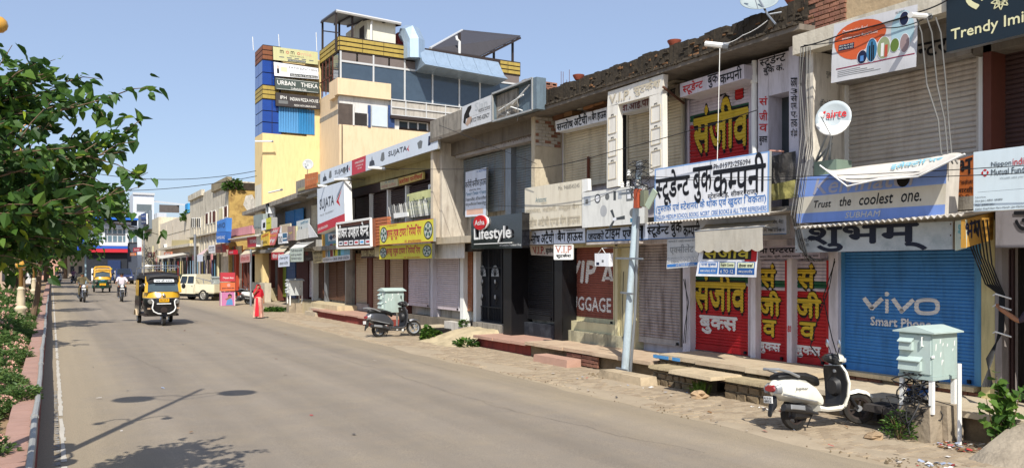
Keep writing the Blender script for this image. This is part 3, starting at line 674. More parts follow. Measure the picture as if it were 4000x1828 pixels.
SOFF=P((120,112,102),.92,.2,.5,2,.2,name='soffit_concrete')
BR=[P((150-10*k,106-9*k,86-6*k),.92,.25,.6,8,.5,name='brick',dcol=(96,78,62)) for k in range(3)]
WBR=P((190,182,170),.9,.15,.5,6,.4,name='whitewashed_brick',dcol=(110,96,84))
MORT=P((150,138,118),.97,.2,.4,6,.7,name='mortar')
CREAM2=P((206,198,160),.8,.1,.4,2.5,.15,name='cream_paint',dcol=(120,108,84))
def bricks(parent,fn,cols,rows,bw,bh,mats,gap=.012,th=.03,drop=.0,stag=True):
    """fn(u,v,o)->point; single bricks, each an object"""
    for r_ in range(rows):
        for c_ in range(cols+1):
            u0=c_*bw-(bw/2 if stag and r_%2 else 0); u1=u0+bw-gap; u0=max(0,u0); u1=min(cols*bw,u1)
            if u1-u0<.03 or rnd.random()<drop: continue
            v0=r_*bh; v1=v0+bh-gap; j=lambda:rnd.uniform(-.004,.004); o_=th*rnd.uniform(.5,1.2)
            lo=[fn(u0+j(),v0+j(),-.02),fn(u1+j(),v0+j(),-.02),fn(u1+j(),v1+j(),-.02),fn(u0+j(),v1+j(),-.02)]
            hi=[fn(u0+.004,v0+.004,o_),fn(u1-.004,v0+.004,o_),fn(u1-.004,v1-.004,o_),fn(u0+.004,v1-.004,o_)]
            part('brick',B().hexa(lo,hi),rnd.choice(mats),parent)
def slabs(t,X0,X1,D0,D1,z,th,mt,L=.95,name='stone_slab',lip=.03):
    d=D1
    while d<D0-.05:
        l=min(L*rnd.uniform(.85,1.2),D0-d); dz=rnd.uniform(-.012,.008); jx=rnd.uniform(-lip,lip)
        part(name,B().hexa([(X0+jx,d+.006,z-th+dz),(X1,d+.006,z-th),(X1,d+l-.006,z-th),(X0+jx+rnd.uniform(-.015,.015),d+l-.006,z-th+dz)],[(X0+jx+.006,d+.01,z+dz),(X1,d+.01,z),(X1,d+l-.01,z),(X0+jx+.006,d+l-.01,z+dz+rnd.uniform(-.004,.004))]),mt,t); d+=l
SLB=P((186,172,148),.9,.12,.35,1.8,.3,name='sandstone_slab',dcol=(130,112,88),streak=False)
RSL=P((178,142,124),.9,.14,.4,1.8,.3,name='red_washed_slab',dcol=(140,118,96),streak=False)
ROUGH=P((128,112,88),.97,.3,.6,6,1.,name='rubble_masonry',dcol=(58,50,40),streak=False,bsc=9)
def rubble(t,X0,X1,D0,D1,z0,z1,mt,name='rubble_stone',s=.22):
    """a course of rough stones, each an object, before a mortar core"""
    part('core',B().box((X0+.05,D1,z0),(X1,D0,z1-.004)),MORT,t)
    z=z0
    while z<z1-.03:
        h=min(s*.6*rnd.uniform(.8,1.2),z1-z); d=D1
        while d<D0-.04:
            l=min(s*rnd.uniform(.7,1.5),D0-d); j=lambda a=.015:rnd.uniform(-a,a)
            part(name,B().hexa([(X0+.06,d+.01,z+.005),(X0+.06,d+l-.01,z+.005),(X0+.06,d+l-.01,z+h-.008),(X0+.06,d+.01,z+h-.008)],[(X0+j(),d+.03+j(),z+.02),(X0+j(),d+l-.03+j(),z+.02+j(.01)),(X0+j(),d+l-.03,z+h-.02+j(.01)),(X0+j(),d+.03,z+h-.02)]),mt,t); d+=l
        z+=h
# ---------------- B1: grey building at the right
b1=thing('shop_building','two-storey plastered building at the right with a wide grey upper shutter above a blue one','building',(12.6,8.3,0))
D1a=W(3838,YH,XS).y; D1b=W(3176,YH,11.65).y
part('wall',B().box((12.74,D1a,-.2),(20,D1b,7.0)),DPLA,b1)
fin=part('fin_wall',B().box((11.65,D1b,2.9),(12.74,D1b+.16,6.15)),PLA,b1)
part('roof_beam',B().box((11.5,D1a-4,6.13),(11.78,D1b+.32,6.47)),P((206,198,180),.85,.12,.5,2.5,.3,name='cream_concrete',dcol=(110,98,80)),b1)
part('soffit',B().box((11.78,D1a-4,6.2),(12.74,D1b+.32,6.3)),SOFF,b1)
part('roof_slab',B().box((11.78,D1a-4,6.3),(20,D1b+.3,6.47)),CONC,b1)
part('lintel',B().box((12.28,D1a,5.64),(12.74,D1b,6.2)),P((158,152,146),.85,.15,.5,2,.2,name='grey_lintel'),b1)
lq=QX(12.28,(3585,176),(3700,150),(3700,207),(3585,229)); lq.n=Vector((-1,0,0)); write(b1,lq,'न्टर',0,0,1,1,K,.03)
part('floor_slab',B().box((11.9,D1a,3.3),(12.74,D1b+.16,3.45)),CONC,b1)
GSH=P((194,186,176),.55,.12,.4,4,name='grey_shutter_paint',dcol=(122,84,52),metal=.15)
su,suq=shutter(b1,3305,3820,338,760,GSH,.083,.024,barmat=GSH,locks=False,label='large plain grey upper shutter with rust marks')
wb(b1,'frame',12.5,12.74,3292,3304,3.45,5.64,WHITE); wb(b1,'frame',12.5,12.74,3822,3838,3.45,5.64,WHITE)
BLU=P((66,132,194),.55,.14,.45,3,name='blue_shutter_paint',dcol=(28,44,66)); BLF=P((88,148,190),.6,.12,.4,3,name='pale_blue_frame')
sv,svq=shutter(b1,3290,3812,960,1439,BLU,.057,.017,rail=BLF,label='blue painted shutter with white lettering')
wb(b1,'frame',12.5,12.74,3276,3289,.48,3.0,BLF); wb(b1,'frame',12.5,12.74,3814,3832,.48,3.0,BLF)
VW=P((226,222,218),.7,.08,.2,name='faded_white_paint')
def stroke(sq,pts,wpx,ypx_scale=1):
    b=B()
    for (x0,y0),(x1,y1) in zip(pts[:-1],pts[1:]):
        dx,dy=x1-x0,y1-y0; l=math.hypot(dx,dy) or 1; nx,ny=-dy/l*wpx/2,dx/l*wpx/2
        b.poly([W(x0+nx,y0+ny,XS),W(x1+nx,y1+ny,XS),W(x1-nx,y1-ny,XS),W(x0-nx,y0-ny,XS)])
    return b
vb=B()
for p,w_ in (([(3377,1163),(3411,1207)],17),([(3405,1207),(3449,1165)],17),([(3467,1168),(3467,1222)],13),([(3490,1166),(3528,1219)],17),([(3520,1219),(3571,1170)],17)):
    s_=stroke(svq,p,w_); vb.add(s_.v,s_.f)
cc=(3467,1148); vb.poly([W(cc[0]+9*math.cos(a*.5236),cc[1]+9*math.sin(a*.5236),XS) for a in range(12)])
N_=28
def ov(a,rx,ry): 
    c_,s_=math.cos(a),math.sin(a); k=1/((abs(c_)**3+abs(s_)**3)**(1/3)); return W(3624+rx*c_*k,1197+ry*s_*k,XS)
for i in range(N_):
    a,c_=2*math.pi*i/N_,2*math.pi*(i+1)/N_; vb.poly([ov(a,50,33),ov(c_,50,33),ov(c_,33,19),ov(a,33,19)])
rib(sv,vb,svq,VW); ribwrite(sv,svq,'Smart Phone',3404,1236,3640,1268,VW,.05)
# base under the blue shutter, with exposed bricks
part('threshold',B().box((12.35,D1a,.40),(12.74,D1b+.3,.475)),P((196,180,148),.9,.15,.4,3,.4,name='cream_threshold'),b1)
part('core',B().box((12.46,D1a,-.1),(12.74,D1b+.3,.398)),MORT,b1)
bricks(b1,lambda u,v,o:Vector((12.44-o,D1b+.2-u,.31+v)),11,1,.25,.085,BR,drop=.2,th=.03)
wb(b1,'pillar',12.35,12.74,3833,3886,.3,3.05,P((204,190,140),.85,.1,.35,2,.15,name='yellow_wash')); 
wb(b1,'pillar',12.3,12.74,3887,3914,.3,3.2,P((150,142,138),.85,.12,.4,2,name='grey_pillar'))
# wall over the beam: plaster with bricks showing at its corner
pw=part('parapet',B().hexa([(11.95,9.9,6.47),(11.95,6.2,6.47),(16,6.2,6.47),(16,9.9,6.47)],[(11.95,9.9,7.45),(11.95,6.2,7.05),(16,6.2,6.9),(16,9.9,7.2)]),P((182,160,128),.95,.25,.55,3,.9,name='eroded_plaster',dcol=(96,78,58),streak=False,bsc=8),b1)
bricks(pw,lambda u,v,o:Vector((11.94-o,9.88-u,6.5+v)),4,11,.22,.085,BR,drop=.12,th=.025)
# ---------------- B0 at the far right
b0=thing('shop_building','building at the right edge with brown frames and a dark shutter above a dark entrance','building',(12.6,5.2,0))
part('wall',B().box((12.9,2,-.2),(20,D1a-.01,6.9)),P((96,86,78),.9,.2,.4,2,name='dim_plaster'),b0)
MAR=P((96,52,40),.7,.15,.3,3,name='brown_frame_paint')
wb(b0,'column',12.3,12.9,3840,3872,3.2,6.2,MAR); wb(b0,'column',12.5,12.9,3873,3889,3.2,6.2,P((48,32,28),.8,.1,name='dark_brown'))
BRS=P((72,52,50),.6,.12,.25,4,name='dark_brown_shutter'); shutter(b0,3890,4230,210,640,BRS,.075,.02,X=12.7,locks=False)
part('lintel',B().box((12.3,2,5.6),(12.9,D1a-.02,6.2)),SOFF,b0); part('floor_slab',B().box((11.9,2,3.2),(12.9,D1a-.02,3.4)),CONC,b0)
part('sign_beam',B().box((11.9,2,2.62),(12.2,W(3889,YH,11.9).y,3.2)),P((140,136,140),.85,.12,.4,2,name='grey_beam'),b0)
q=QX(11.89,(3962,828),(4030,826),(4030,896),(3962,900)); q.n=Vector((-1,0,0)); write(b0,q,'उ',0,0,1,1,K,.04)
bd=B(); 
gate=part('folding_gate',B().box((12.5,W(3960,YH,12.5).y,.35),(12.54,W(3960,YH,12.5).y+.03,2.62)),BRS,b0)
d=W(3960,YH,12.5).y
while d<W(3914,YH,12.5).y:
    part('gate_slat',B().box((12.48,d,.36),(12.52,d+.028,2.6)),BRS,gate); d+=.045
part('inner_shutter',B().box((12.84,3,.3),(12.88,6.6,2.6)),P((44,38,36),.8,.2,name='dark_shutter'),b0)
# ---------------- B2: long book-shop building
b2=thing('shop_building','long two-storey building with dark weathered parapet over the book shop and luggage shop','building',(12.6,14.5,0))
D2a,D2b=D1b+.17,19.05
part('wall',B().box((12.74,D2a,-.2),(20,D2b,6.7)),LAV,b2)
part('roof_slab',B().hexa([(11.5,D2a,6.56),(12.9,D2a,6.62),(12.9,D2b+.1,6.62),(11.5,D2b+.35,6.56)],[(11.5,D2a,6.66),(12.9,D2a,6.74),(12.9,D2b+.1,6.74),(11.5,D2b+.35,6.66)]),SOFF,b2)
# crumbling slab edge and parapet made of rough stones
pr=B(); n=60
for i in range(n):
    d0=D2a+(D2b-D2a)*i/n; d1=D2a+(D2b-D2a)*(i+1)/n; h=7.25+.02*math.sin(i*.9)+rnd.uniform(-.018,.018)
    pr.hexa([(11.93+rnd.uniform(-.02,.02),d0,6.7),(12.3,d0,6.7),(12.3,d1,6.7),(11.93,d1,6.7)],[(11.93+rnd.uniform(-.02,.03),d0,h),(12.3,d0,h),(12.3,d1,h),(11.93,d1,h)])
par=part('parapet',pr,STONE,b2,stuff=True)
for i in range(150):
    d0=D2a+rnd.random()*(D2b-D2a-.2); z=rnd.uniform(6.72,7.12); l=rnd.uniform(.08,.2); h=rnd.uniform(.04,.085); j=lambda:rnd.uniform(-.01,.01)
    part('rubble_stone',B().hexa([(11.95,d0,z),(11.95,d0+l,z),(11.95,d0+l,z+h),(11.95,d0,z+h)],[(11.91+j(),d0+.02,z+.015),(11.91+j(),d0+l-.02,z+.02),(11.91+j(),d0+l-.02,z+h-.02),(11.91+j(),d0+.02,z+h-.015)]),rnd.choice([STONE,STONE,P((120,88,60),.95,.3,.4,6,.6,name='lichen_stone',streak=False)]),par)
for i in range(110):
    d0=D2a+(D2b+.2-D2a)*i/110; j=lambda a=.02:rnd.uniform(-a,a); l=.1
    part('edge_lump',B().hexa([(11.6,d0,6.64),(11.6,d0+l,6.64),(11.6,d0+l,6.7),(11.6,d0,6.7)],[(11.46+j(),d0+.01,6.645+j(.01)),(11.46+j(),d0+l,6.65),(11.48+j(),d0+l,6.71+j()),(11.47+j(),d0,6.7+j())]),STONE,par)
pb=B()
for i in range(26):
    d0=D2a+rnd.random()*8; pb.box((11.6,d0,6.67),(11.94,d0+.3,6.69+rnd.random()*.04))
part('slab_debris',pb,STONE,b2,stuff=True)
part('ledge',B().box((11.95,D2a,3.36),(12.74,D2b+.1,3.48)),CONC,b2)
# pillar of bricks at the left end with hollow bricks on top
pf=part('fin_wall',B().box((11.8,D2b,3.0),(12.74,D2b+.18,6.6)),P((196,184,160),.92,.15,.5,2.5,.7,name='rough_plaster',dcol=(118,102,84),bsc=14),b2)
bricks(pf,lambda u,v,o:Vector((11.83+u,D2b-o,5.75+v)),4,9,.21,.092,[WBR,WBR,WBR,BR[0]],th=.03)
hw=part('hollow_brick_wall',B().box((11.55,D2b+.1,6.62),(12.6,D2b+.3,7.62)),MORT,b2)
for r_ in range(7):
    for c_ in range(5):
        x=11.55+c_*.215+(.1 if r_%2 else 0)
        if x>12.5: continue
        hb=B(); z=6.65+r_*.14; x1=min(x+.2,12.6); y=D2b+.1
        for (ax,az,bx,bz) in ((x,z,x1,z+.035),(x,z+.09,x1,z+.125),(x,z+.035,x+.03,z+.09),(x1-.03,z+.035,x1,z+.09)): hb.box((ax,y-.045,az),(bx,y+.004,bz))
        hb.box((x+.03,y-.012,z+.035),(x1-.03,y-.006,z+.09),1)
        part('hollow_brick',hb,[rnd.choice(BR),P((50,38,32),.95,.1,name='hollow_core')],hw)
# upper floor shutters
TAN=P((206,194,168),.6,.1,.45,3,name='cream_shutter_paint',dcol=(112,90,62),metal=.1)
TF=P((186,178,156),.7,.1,.4,3,name='cream_rail')
for xl,xr,yt in ((2209,2372,521),(2457,2587,420),(2589,2666,400)): shutter(b2,xl,xr,yt,700 if xl>2300 else 740,TAN,.072,.02,rail=TF,locks=False)
part('rusty_post',B().box((12.5,W(2297,YH,12.5).y,3.5),(12.56,W(2292,YH,12.5).y,5.3)),P((110,62,46),.85,.2,.3,name='rust'),b2)
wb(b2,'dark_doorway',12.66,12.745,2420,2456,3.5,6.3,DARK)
S4R=P((176,30,34),.6,.12,.25,3,name='red_shutter_paint',dcol=(80,20,20)); S4W=P((196,186,196),.6,.1,.3,3,name='pale_lilac_paint'); S4G=P((22,84,56),.6,.1,.2,3,name='green_paint')
YEL=P((206,176,52),.6,.1,.15,3,name='yellow_sign_paint'); KP_=P((24,22,24),.6,.1,name='black_sign_paint')
ss,sq=shutter(b2,2697,2931,392,690,S4R,.072,.02,bands={(.84-.0,1.1):S4W,(.70,.775):S4G,(.66,.70):S4W,(.775,.84):S4W},rail=S4W,locks=False,label='upper shutter painted red with yellow lettering')
ribwrite(ss,sq,'संजीव',2713,418,2925,600,YEL,.035,KP_,.045); ribwrite(ss,sq,'नं.',2812,350,2852,390,KP_,.0); ribwrite(ss,sq,'1',2878,334,2902,390,S4R,.03,KP_,.02)
# walls around the upper doorway of the book shop
part('pilaster',B().box((12.4,W(2957,YH,12.4).y-.0,3.48),(12.74,W(2933,YH,12.4).y,6.5)),LAV,b2)
part('pilaster',B().box((12.3,W(3001,YH,12.3).y,3.48),(12.74,W(2961,YH,12.3).y,6.5)),LAV,b2)
part('door_head',B().box((12.3,W(3118,YH,12.3).y,5.72),(12.74,W(3002,YH,12.3).y,6.5)),LAV,b2)
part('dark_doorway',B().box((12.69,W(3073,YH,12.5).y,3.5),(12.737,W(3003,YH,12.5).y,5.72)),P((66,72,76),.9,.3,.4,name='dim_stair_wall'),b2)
part('pilaster',B().box((12.1,W(3120,YH,12.1).y,3.48),(12.74,W(3082,YH,12.1).y,6.5)),LAV,b2)
q=QX(12.295,(2968,226),(3068,196),(3068,250),(2968,272)); q.n=Vector((-1,0,0)); write(b2,q,'स्टूडेन्ट',0,0,1,1,K,.015)
q=QX(12.295,(2982,262),(3062,246),(3062,283),(2982,298)); q.n=Vector((-1,0,0)); write(b2,q,'बुक कं.',0,0,1,1,K,.015)
for s_,y0,y1,m_ in (('सं',378,412,RED),('जी',432,472,RED),('व',486,514,RED),('बुक्स',534,568,K)):
    q=QX(12.295,(2966,y0),(2998,y0-1),(2998,y1-1),(2966,y1)); q.n=Vector((-1,0,0)); write(b2,q,s_,0,0,1,1,m_,.02)
for s_,y0,y1 in (('कक्षा',306,342),('3',348,366),('से',370,398),('एम.',404,432),('ए.',438,462),('तक',468,498),('पढ़िये',504,540)):
    q=QX(12.095,(3088,y0),(3116,y0-1),(3116,y1-1),(3088,y1)); q.n=Vector((-1,0,0)); write(b2,q,s_,.05,0,.95,1,K,.015)
part('drain_pipe',B().tube([(12.3,W(2947,YH,12.3).y,6.5),(12.3,W(2947,YH,12.3).y,3.48)],.055,8),WHITE,b2,True)
part('drain_pipe',B().tube([(12.3,W(2947,YH,12.3).y,6.2),(12.3,W(2947,YH,12.3).y,6.05)],.075,8),WHITE,b2,True)
q=QX(12.395,(2936,430),(2946,429),(2946,450),(2936,451)); q.n=Vector((-1,0,0)); write(b2,q,'4',0,0,1,1,NAVY,.02)
# ground floor of b2
RB={(.86,1.1):S4W,(.735,.80):S4G,(.70,.735):S4W,(.80,.86):S4W}
for xl,xr,yb,tx in ((2699,2928,1360,None),(2954,3072,1397,1),(3094,3234,1412,2)):
    s_,q_=shutter(b2,xl,xr,1000 if xl<2700 else 1018,yb,S4R,.066,.018,bands=RB,rail=S4R if xl>2700 else S4W,label='red shutter with yellow painted lettering')
    if tx is None:
        ribwrite(s_,q_,'संजीव',2716,1062,2914,1205,YEL,.035,KP_,.045); ribwrite(s_,q_,'बुक्स',2736,1232,2882,1296,VW,.05)
    else:
        f=(xr-xl)/118
        for st,y0,y1,w0,w1 in (('सं',1035,1120,.17,.66),('जी',1138,1226,.12,.82),('व',1250,1310,.24,.68)):
            k=1.0 if tx==1 else 1.02; yy0,yy1=y0,y1
            if tx==2: yy0=YH+(y0-YH)*1.04; yy1=YH+(y1-YH)*1.04
            ribwrite(s_,q_,st,xl+w0*(xr-xl),yy0,xl+w1*(xr-xl),yy1,YEL,.045,KP_,.06)
        y0,y1=(1334,1374) if tx==1 else (1347,1390)
        ribwrite(s_,q_,'बुक्स',xl+.1*(xr-xl),y0,xl+.82*(xr-xl),y1,VW,.05)
wb(b2,'pillar',12.42,12.74,2931,2951,.3,3.0,LAV); wb(b2,'pillar',12.42,12.74,3074,3092,.3,3.0,LAV); wb(b2,'pillar',12.42,12.74,3237,3274,.3,3.0,LAV); wb(b2,'pillar',12.42,12.74,2667,2696,.3,3.0,LAV)
q=QX(12.415,(3076,1272),(3091,1272),(3091,1296),(3076,1296)); q.n=Vector((-1,0,0)); write(b2,q,'80',.05,0,.95,1,RED,.03)
wb(b2,'lintel',12.3,12.74,2476,3274,2.88,3.36,LAV)
DRT=P((170,160,158),.7,.22,.85,4,name='grimy_shutter',dcol=(62,42,32),metal=.1); shutter(b2,2481,2661,940,1331,DRT,.07,.024,rail=P((120,112,104),.8,.2,.6,name='grimy_rail'),barmat=P((168,164,162),.8,.2,.5,name='grimy_bar'),label='grimy brown-streaked shutter')
wb(b2,'wall_strip',12.45,12.74,2404,2479,.3,3.36,CREAM2)
VRD=P((140,80,66),.65,.15,.4,4,name='brick_red_shutter',dcol=(70,34,26)); s_,q_=shutter(b2,2214,2401,948,1250,VRD,.062,.017,rail=CREAM2,barmat=CREAM2,label='brick red shutter with large white lettering')
ribwrite(s_,q_,'VIP',2218,1022,2332,1100,VW,.05,slant=.12); ribwrite(s_,q_,'LUGGAGE',2219,1156,2389,1206,VW,.03)
lb=B(); 
for pts in ([(2352,1098),(2372,1026),(2384,1026),(2398,1098),(2386,1098),(2377,1050),(2364,1098)],[(2363,1082),(2363,1092),(2392,1092),(2388,1080)]): lb.poly([W(x,y,XS) for x,y in pts])
rib(s_,lb,q_,VW)
wb(b2,'shutter_sill',12.4,12.74,2205,2412,.60,.86,CREAM2); 
part('plinth',B().box((12.3,W(2432,YH,12.3).y,.2),(12.74,W(2199,YH,12.3).y,.60)),P((178,172,144),.92,.2,.7,3,.4,name='mouldy_plinth',dcol=(62,60,54)),b2)
wb(b2,'pillar',12.35,12.74,2190,2212,.3,3.0,CREAM2); wb(b2,'pillar',12.35,12.74,2402,2412,.6,3.0,CREAM2)
wb(b2,'lintel',12.35,12.74,2190,2476,2.86,3.36,CREAM2)
# ---------------- B3: concrete building with the black footwear shop
b3=thing('shop_building','two-storey concrete building with recessed blue-grey upper shutters above the black shop','building',(12.6,22,0))
D3a,D3b=D2b+.19,W(1812,YH,XS).y
part('wall',B().box((12.74,D3a,-.2),(20,D3b+.2,7.3)),DPLA,b3)
part('roof_slab',B().box((11.35,D3a-.0,6.63),(12.8,D3b+.15,6.75)),SOFF,b3)
part('parapet',B().box((11.35,D3a+.02,6.75),(11.5,D3b+.1,7.36)),CONC,b3)
part('inner_beam',B().box((12.1,D3a+.02,6.2),(12.74,D3b,6.63)),SOFF,b3)
part('fin_wall',B().box((11.75,D3b,3.3),(12.74,D3b+.2,6.63)),P((194,186,172),.9,.15,.65,2.5,.3,name='pinkish_plaster',dcol=(120,104,92)),b3)
part('floor_slab',B().box((11.62,D3a-.02,3.12),(12.74,D3b+.5,3.34)),P((186,174,152),.9,.15,.5,2.5,.3,name='slab_edge'),b3)
SB=P((128,138,142),.6,.2,.6,2,name='weathered_blue_shutter',dcol=(120,86,56),metal=.1)
shutter(b3,1811,1973,627,842,SB,.078,.02,locks=False,rail=CONC,label='upper shutter of faded blue-grey slats'); shutter(b3,1997,2086,565,836,SB,.078,.02,locks=False,rail=CONC,xref=1997)
wb(b3,'pillar',12.4,12.74,1974,1996,3.34,6.3,STEEL)
lq=QX(12.2,(1779,587),(2091,493),(2091,546),(1779,619)); lq.n=Vector((-1,0,0)); part('name_beam',B().ext(lq.c,(.3,0,0)),P((168,162,158),.85,.15,.6,3,.2,name='grey_beam',dcol=(96,84,74)),b3)
FD=ink((84,62,52)); write(b3,lq,'बजाज एण्ड ज करीमी',.16,.18,.55,.88,FD,.01); write(b3,lq,'फर्नीचर हाउस सीकर',.6,.15,.98,.85,FD,.01)
# ground floor
BK=P((26,27,30),.45,.1,.2,4,name='black_shutter_paint',dcol=(60,60,62)); BKF=P((24,24,27),.35,.1,.15,name='black_frame'); s_,q_=shutter(b3,2000,2162,960,1237,BK,.055,.014,label='black shutter'); 
part('plinth',B().box((12.45,W(2163,YH,12.45).y,.2),(12.74,W(1999,YH,12.45).y,.66)),P((34,38,46),.7,.3,.5,4,name='worn_black_plinth',dcol=(90,96,104),streak=False),b3)
wb(b3,'column',12.1,12.74,2166,2196,.25,3.12,BKF); wb(b3,'column',12.0,12.74,1966,1998,.25,3.12,BKF)
wb(b3,'lintel',12.3,12.74,1840,2190,2.95,3.12,BKF)
GR=P((20,22,30),.5,.1,name='black_iron'); gt=part('iron_gate',B().box((12.62,W(1964,YH,12.62).y,.5),(12.64,W(1863,YH,12.62).y,3.0)),P((16,18,26),.7,.1,name='dark_mesh'),b3)
ya,yb_=W(1964,YH,12.6).y,W(1863,YH,12.6).y; SIL=P((176,180,186),.4,.1,.2,metal=.5,name='silver_paint')
for k in range(2):
    y0=ya+(yb_-ya)*k/2; wd=(yb_-ya)/2
    fb=B()
    for (a_,c_) in (((y0+.02,.52),(y0+.02,2.95)),((y0+wd-.02,.52),(y0+wd-.02,2.95)),((y0,.54),(y0+wd,.54)),((y0,1.0),(y0+wd,1.0)),((y0,2.3),(y0+wd,2.3)),((y0,2.93),(y0+wd,2.93))): fb.bar((12.59,a_[0],a_[1]),(12.59,c_[0],c_[1]),.05,.04)
    part('gate_leaf',fb,GR,gt)
    for j in range(7): part('gate_bar',B().bar((12.59,y0+.1+j*(wd-.2)/6,2.33),(12.59,y0+.1+j*(wd-.2)/6,2.9),.018),GR,gt)
    for j in range(7): part('gate_bar',B().bar((12.59,y0+.1+j*(wd-.2)/6,.56),(12.59,y0+.1+j*(wd-.2)/6,.98),.018),GR,gt)
    for zc in (1.25,1.75):
        for sgn in (-1,1): part('scroll',B().tube([(12.585,y0+wd/2+sgn*(.05+.1*math.sin(t_*1.2)),zc+.03+.05*t_*math.cos(t_*.9)) for t_ in [0,.5,1,1.5,2,2.5,3,3.5,4,4.5]],.011,4),GR,gt)
        part('rosette',B().lathe([(.001,-.02),(.045,-.015),(.05,0)],(12.57,y0+wd/2,zc+.1),'x',10,sy=1.5),SIL,gt)
    f_=B(); n=12
    cy=y0+wd/2; f_.poly([(12.565,cy-.26,2.02)]+[(12.565,cy-.26*math.cos(math.pi*i/n),2.02+.36*math.sin(math.pi*i/n)) for i in range(1,n)]+[(12.565,cy+.26,2.02)])
    part('fan_plate',f_,SIL,gt)
    for i in range(1,8): part('fan_rib',B().bar((12.56,cy,2.03),(12.56,cy-.24*math.cos(math.pi*i/8),2.03+.33*math.sin(math.pi*i/8)),.012),GR,gt)
part('threshold',B().box((12.2,W(1999,YH,12.2).y,.1),(12.74,W(1846,YH,12.2).y,.5)),CONC,b3)
OR=P((156,100,68),.6,.15,.4,4,name='orange_brown_shutter',dcol=(80,46,30)); shutter(b3,1812,1846,960,1212,OR,.068,.02,locks=False,rail=OR,label='narrow orange-brown shutter')
wb(b3,'frame',12.4,12.74,1849,1860,.4,3.1,WHITE)
part('meter_box',B().box((12.1,W(1840,YH,12.1).y,2.85),(12.6,W(1782,YH,12.1).y,3.1)),P((70,66,64),.8,.15,.3,name='grey_box'),b3)
# ---------------- B4: building with the long grey name board
b4=thing('shop_building','long low two-storey building with dark brown upper shutters under a pale advertising board','building',(12.6,33,0))
D4a,D4b=D3b+.21,W(1246,YH,XS).y
part('wall',B().box((12.74,D4a,-.2),(20,D4b,6.9)),DPLA,b4)
OLV=P((168,160,118),.85,.12,.4,1.5,.1,name='olive_soffit_paint'); part('roof_slab',B().box((11.45,D4a,6.36),(12.8,D4b,6.5)),OLV,b4)
part('beam',B().box((12.3,D4a+.02,6.02),(12.74,D4b,6.36)),OLV,b4)
DB=P((58,40,40),.55,.12,.2,3,name='dark_brown_shutter_paint'); wb(b4,'shutter_box',12.42,12.74,1360,1700,5.62,6.02,DB)
for xl,xr in ((1390,1441),(1447,1510),(1515,1581),(1587,1682)): shutter(b4,xl,xr,YH-(YH-775)*(xl-200)/1190,YH-(YH-878)*(xl-200)/1190,DB,.09,.024,locks=False,single=False)
for xl in (1442,1511,1582,1683): wb(b4,'post',12.45,12.74,xl,xl+5,3.4,5.62,WHITE)
part('floor_slab',B().box((11.7,D4a,3.15),(12.74,D4b,3.36)),CONC,b4)
part('return_wall',B().box((11.5,D4a-.01,3.36),(12.74,D4a+.19,6.36)),P((198,186,166),.9,.15,.5,2.5,.3,name='pinkish_plaster2',dcol=(120,104,92)),b4)
PK=P((206,194,198),.5,.1,.3,4,name='pale_pink_shutter',dcol=(120,98,92),metal=.1)
for xl,xr,yb in ((1593,1679,1191),(1692,1795,1203)): shutter(b4,xl,xr,985,yb,PK,.075,.024,rail=LAV,label='pale pinkish white shutter')
wb(b4,'frame',12.42,12.74,1681,1690,.45,3.1,LAV); wb(b4,'frame',12.42,12.74,1797,1810,.45,3.1,WHITE)
vl=part('valance',B().box((11.96,W(1812,YH,11.95).y,2.62),(11.99,W(1688,YH,11.95).y,3.14)),WHITE,b4)
d=W(1812,YH,11.92).y
while d<W(1690,YH,11.92).y: part('valance_rib',B().box((11.93,d,2.63),(11.958,d+.05,3.13)),P((224,222,218),.6,.1,.4,4,name='white_tin'),vl); d+=.1
part('plinth',B().box((12.3,W(1812,YH,12.3).y,.1),(12.74,W(1590,YH,12.3).y,.45)),P((120,112,100),.95,.25,.6,4,.5,name='dark_plinth'),b4)
part('white_plinth_block',B().box((12.05,W(1812,YH,12.05).y,.1),(12.3,W(1735,YH,12.05).y,.42)),P((206,200,190),.9,.15,.5,4,.5,name='flaking_white',dcol=(90,84,76)),b4)
TN=P((176,156,130),.55,.1,.3,4,name='tan_shutter_paint',dcol=(110,84,60),metal=.1)
for xl,xr,yb in ((1392,1437,1184),(1454,1506,1215),(1520,1578,1216)): shutter(b4,xl,xr,YH-(YH-985)*(xl-200)/1300,YH+.1335*(xl-200),TN,.078,.022,single=False,rail=MAR)
for xl,xr in ((1439,1452),(1508,1518),(1580,1590)): wb(b4,'post',12.52,12.74,xl,xr,.3,3.15,MAR)
wb(b4,'sill_panel',12.45,12.74,1392,1437,.3,.62,P((150,146,140),.85,.2,.4,name='grey_sheet'))
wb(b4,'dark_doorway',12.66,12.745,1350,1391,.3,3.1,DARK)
dr=wb(b4,'side_door',12.55,12.62,1356,1376,.3,3.0,P((108,110,98),.7,.15,.3,name='grey_green_door'))
BS=P((96,66,50),.6,.12,.3,4,name='brown_shutter_paint')
for xl,xr in ((1272,1316),(1318,1346)): shutter(b4,xl,xr,YH-(YH-985)*(xl-200)/1300,YH+.118*(xl-200),BS,.08,.022,single=False,locks=False)
wb(b4,'column',12.2,12.74,1347,1352,.3,3.15,CONC); wb(b4,'column',12.4,12.74,1266,1271,.3,3.15,STEEL)
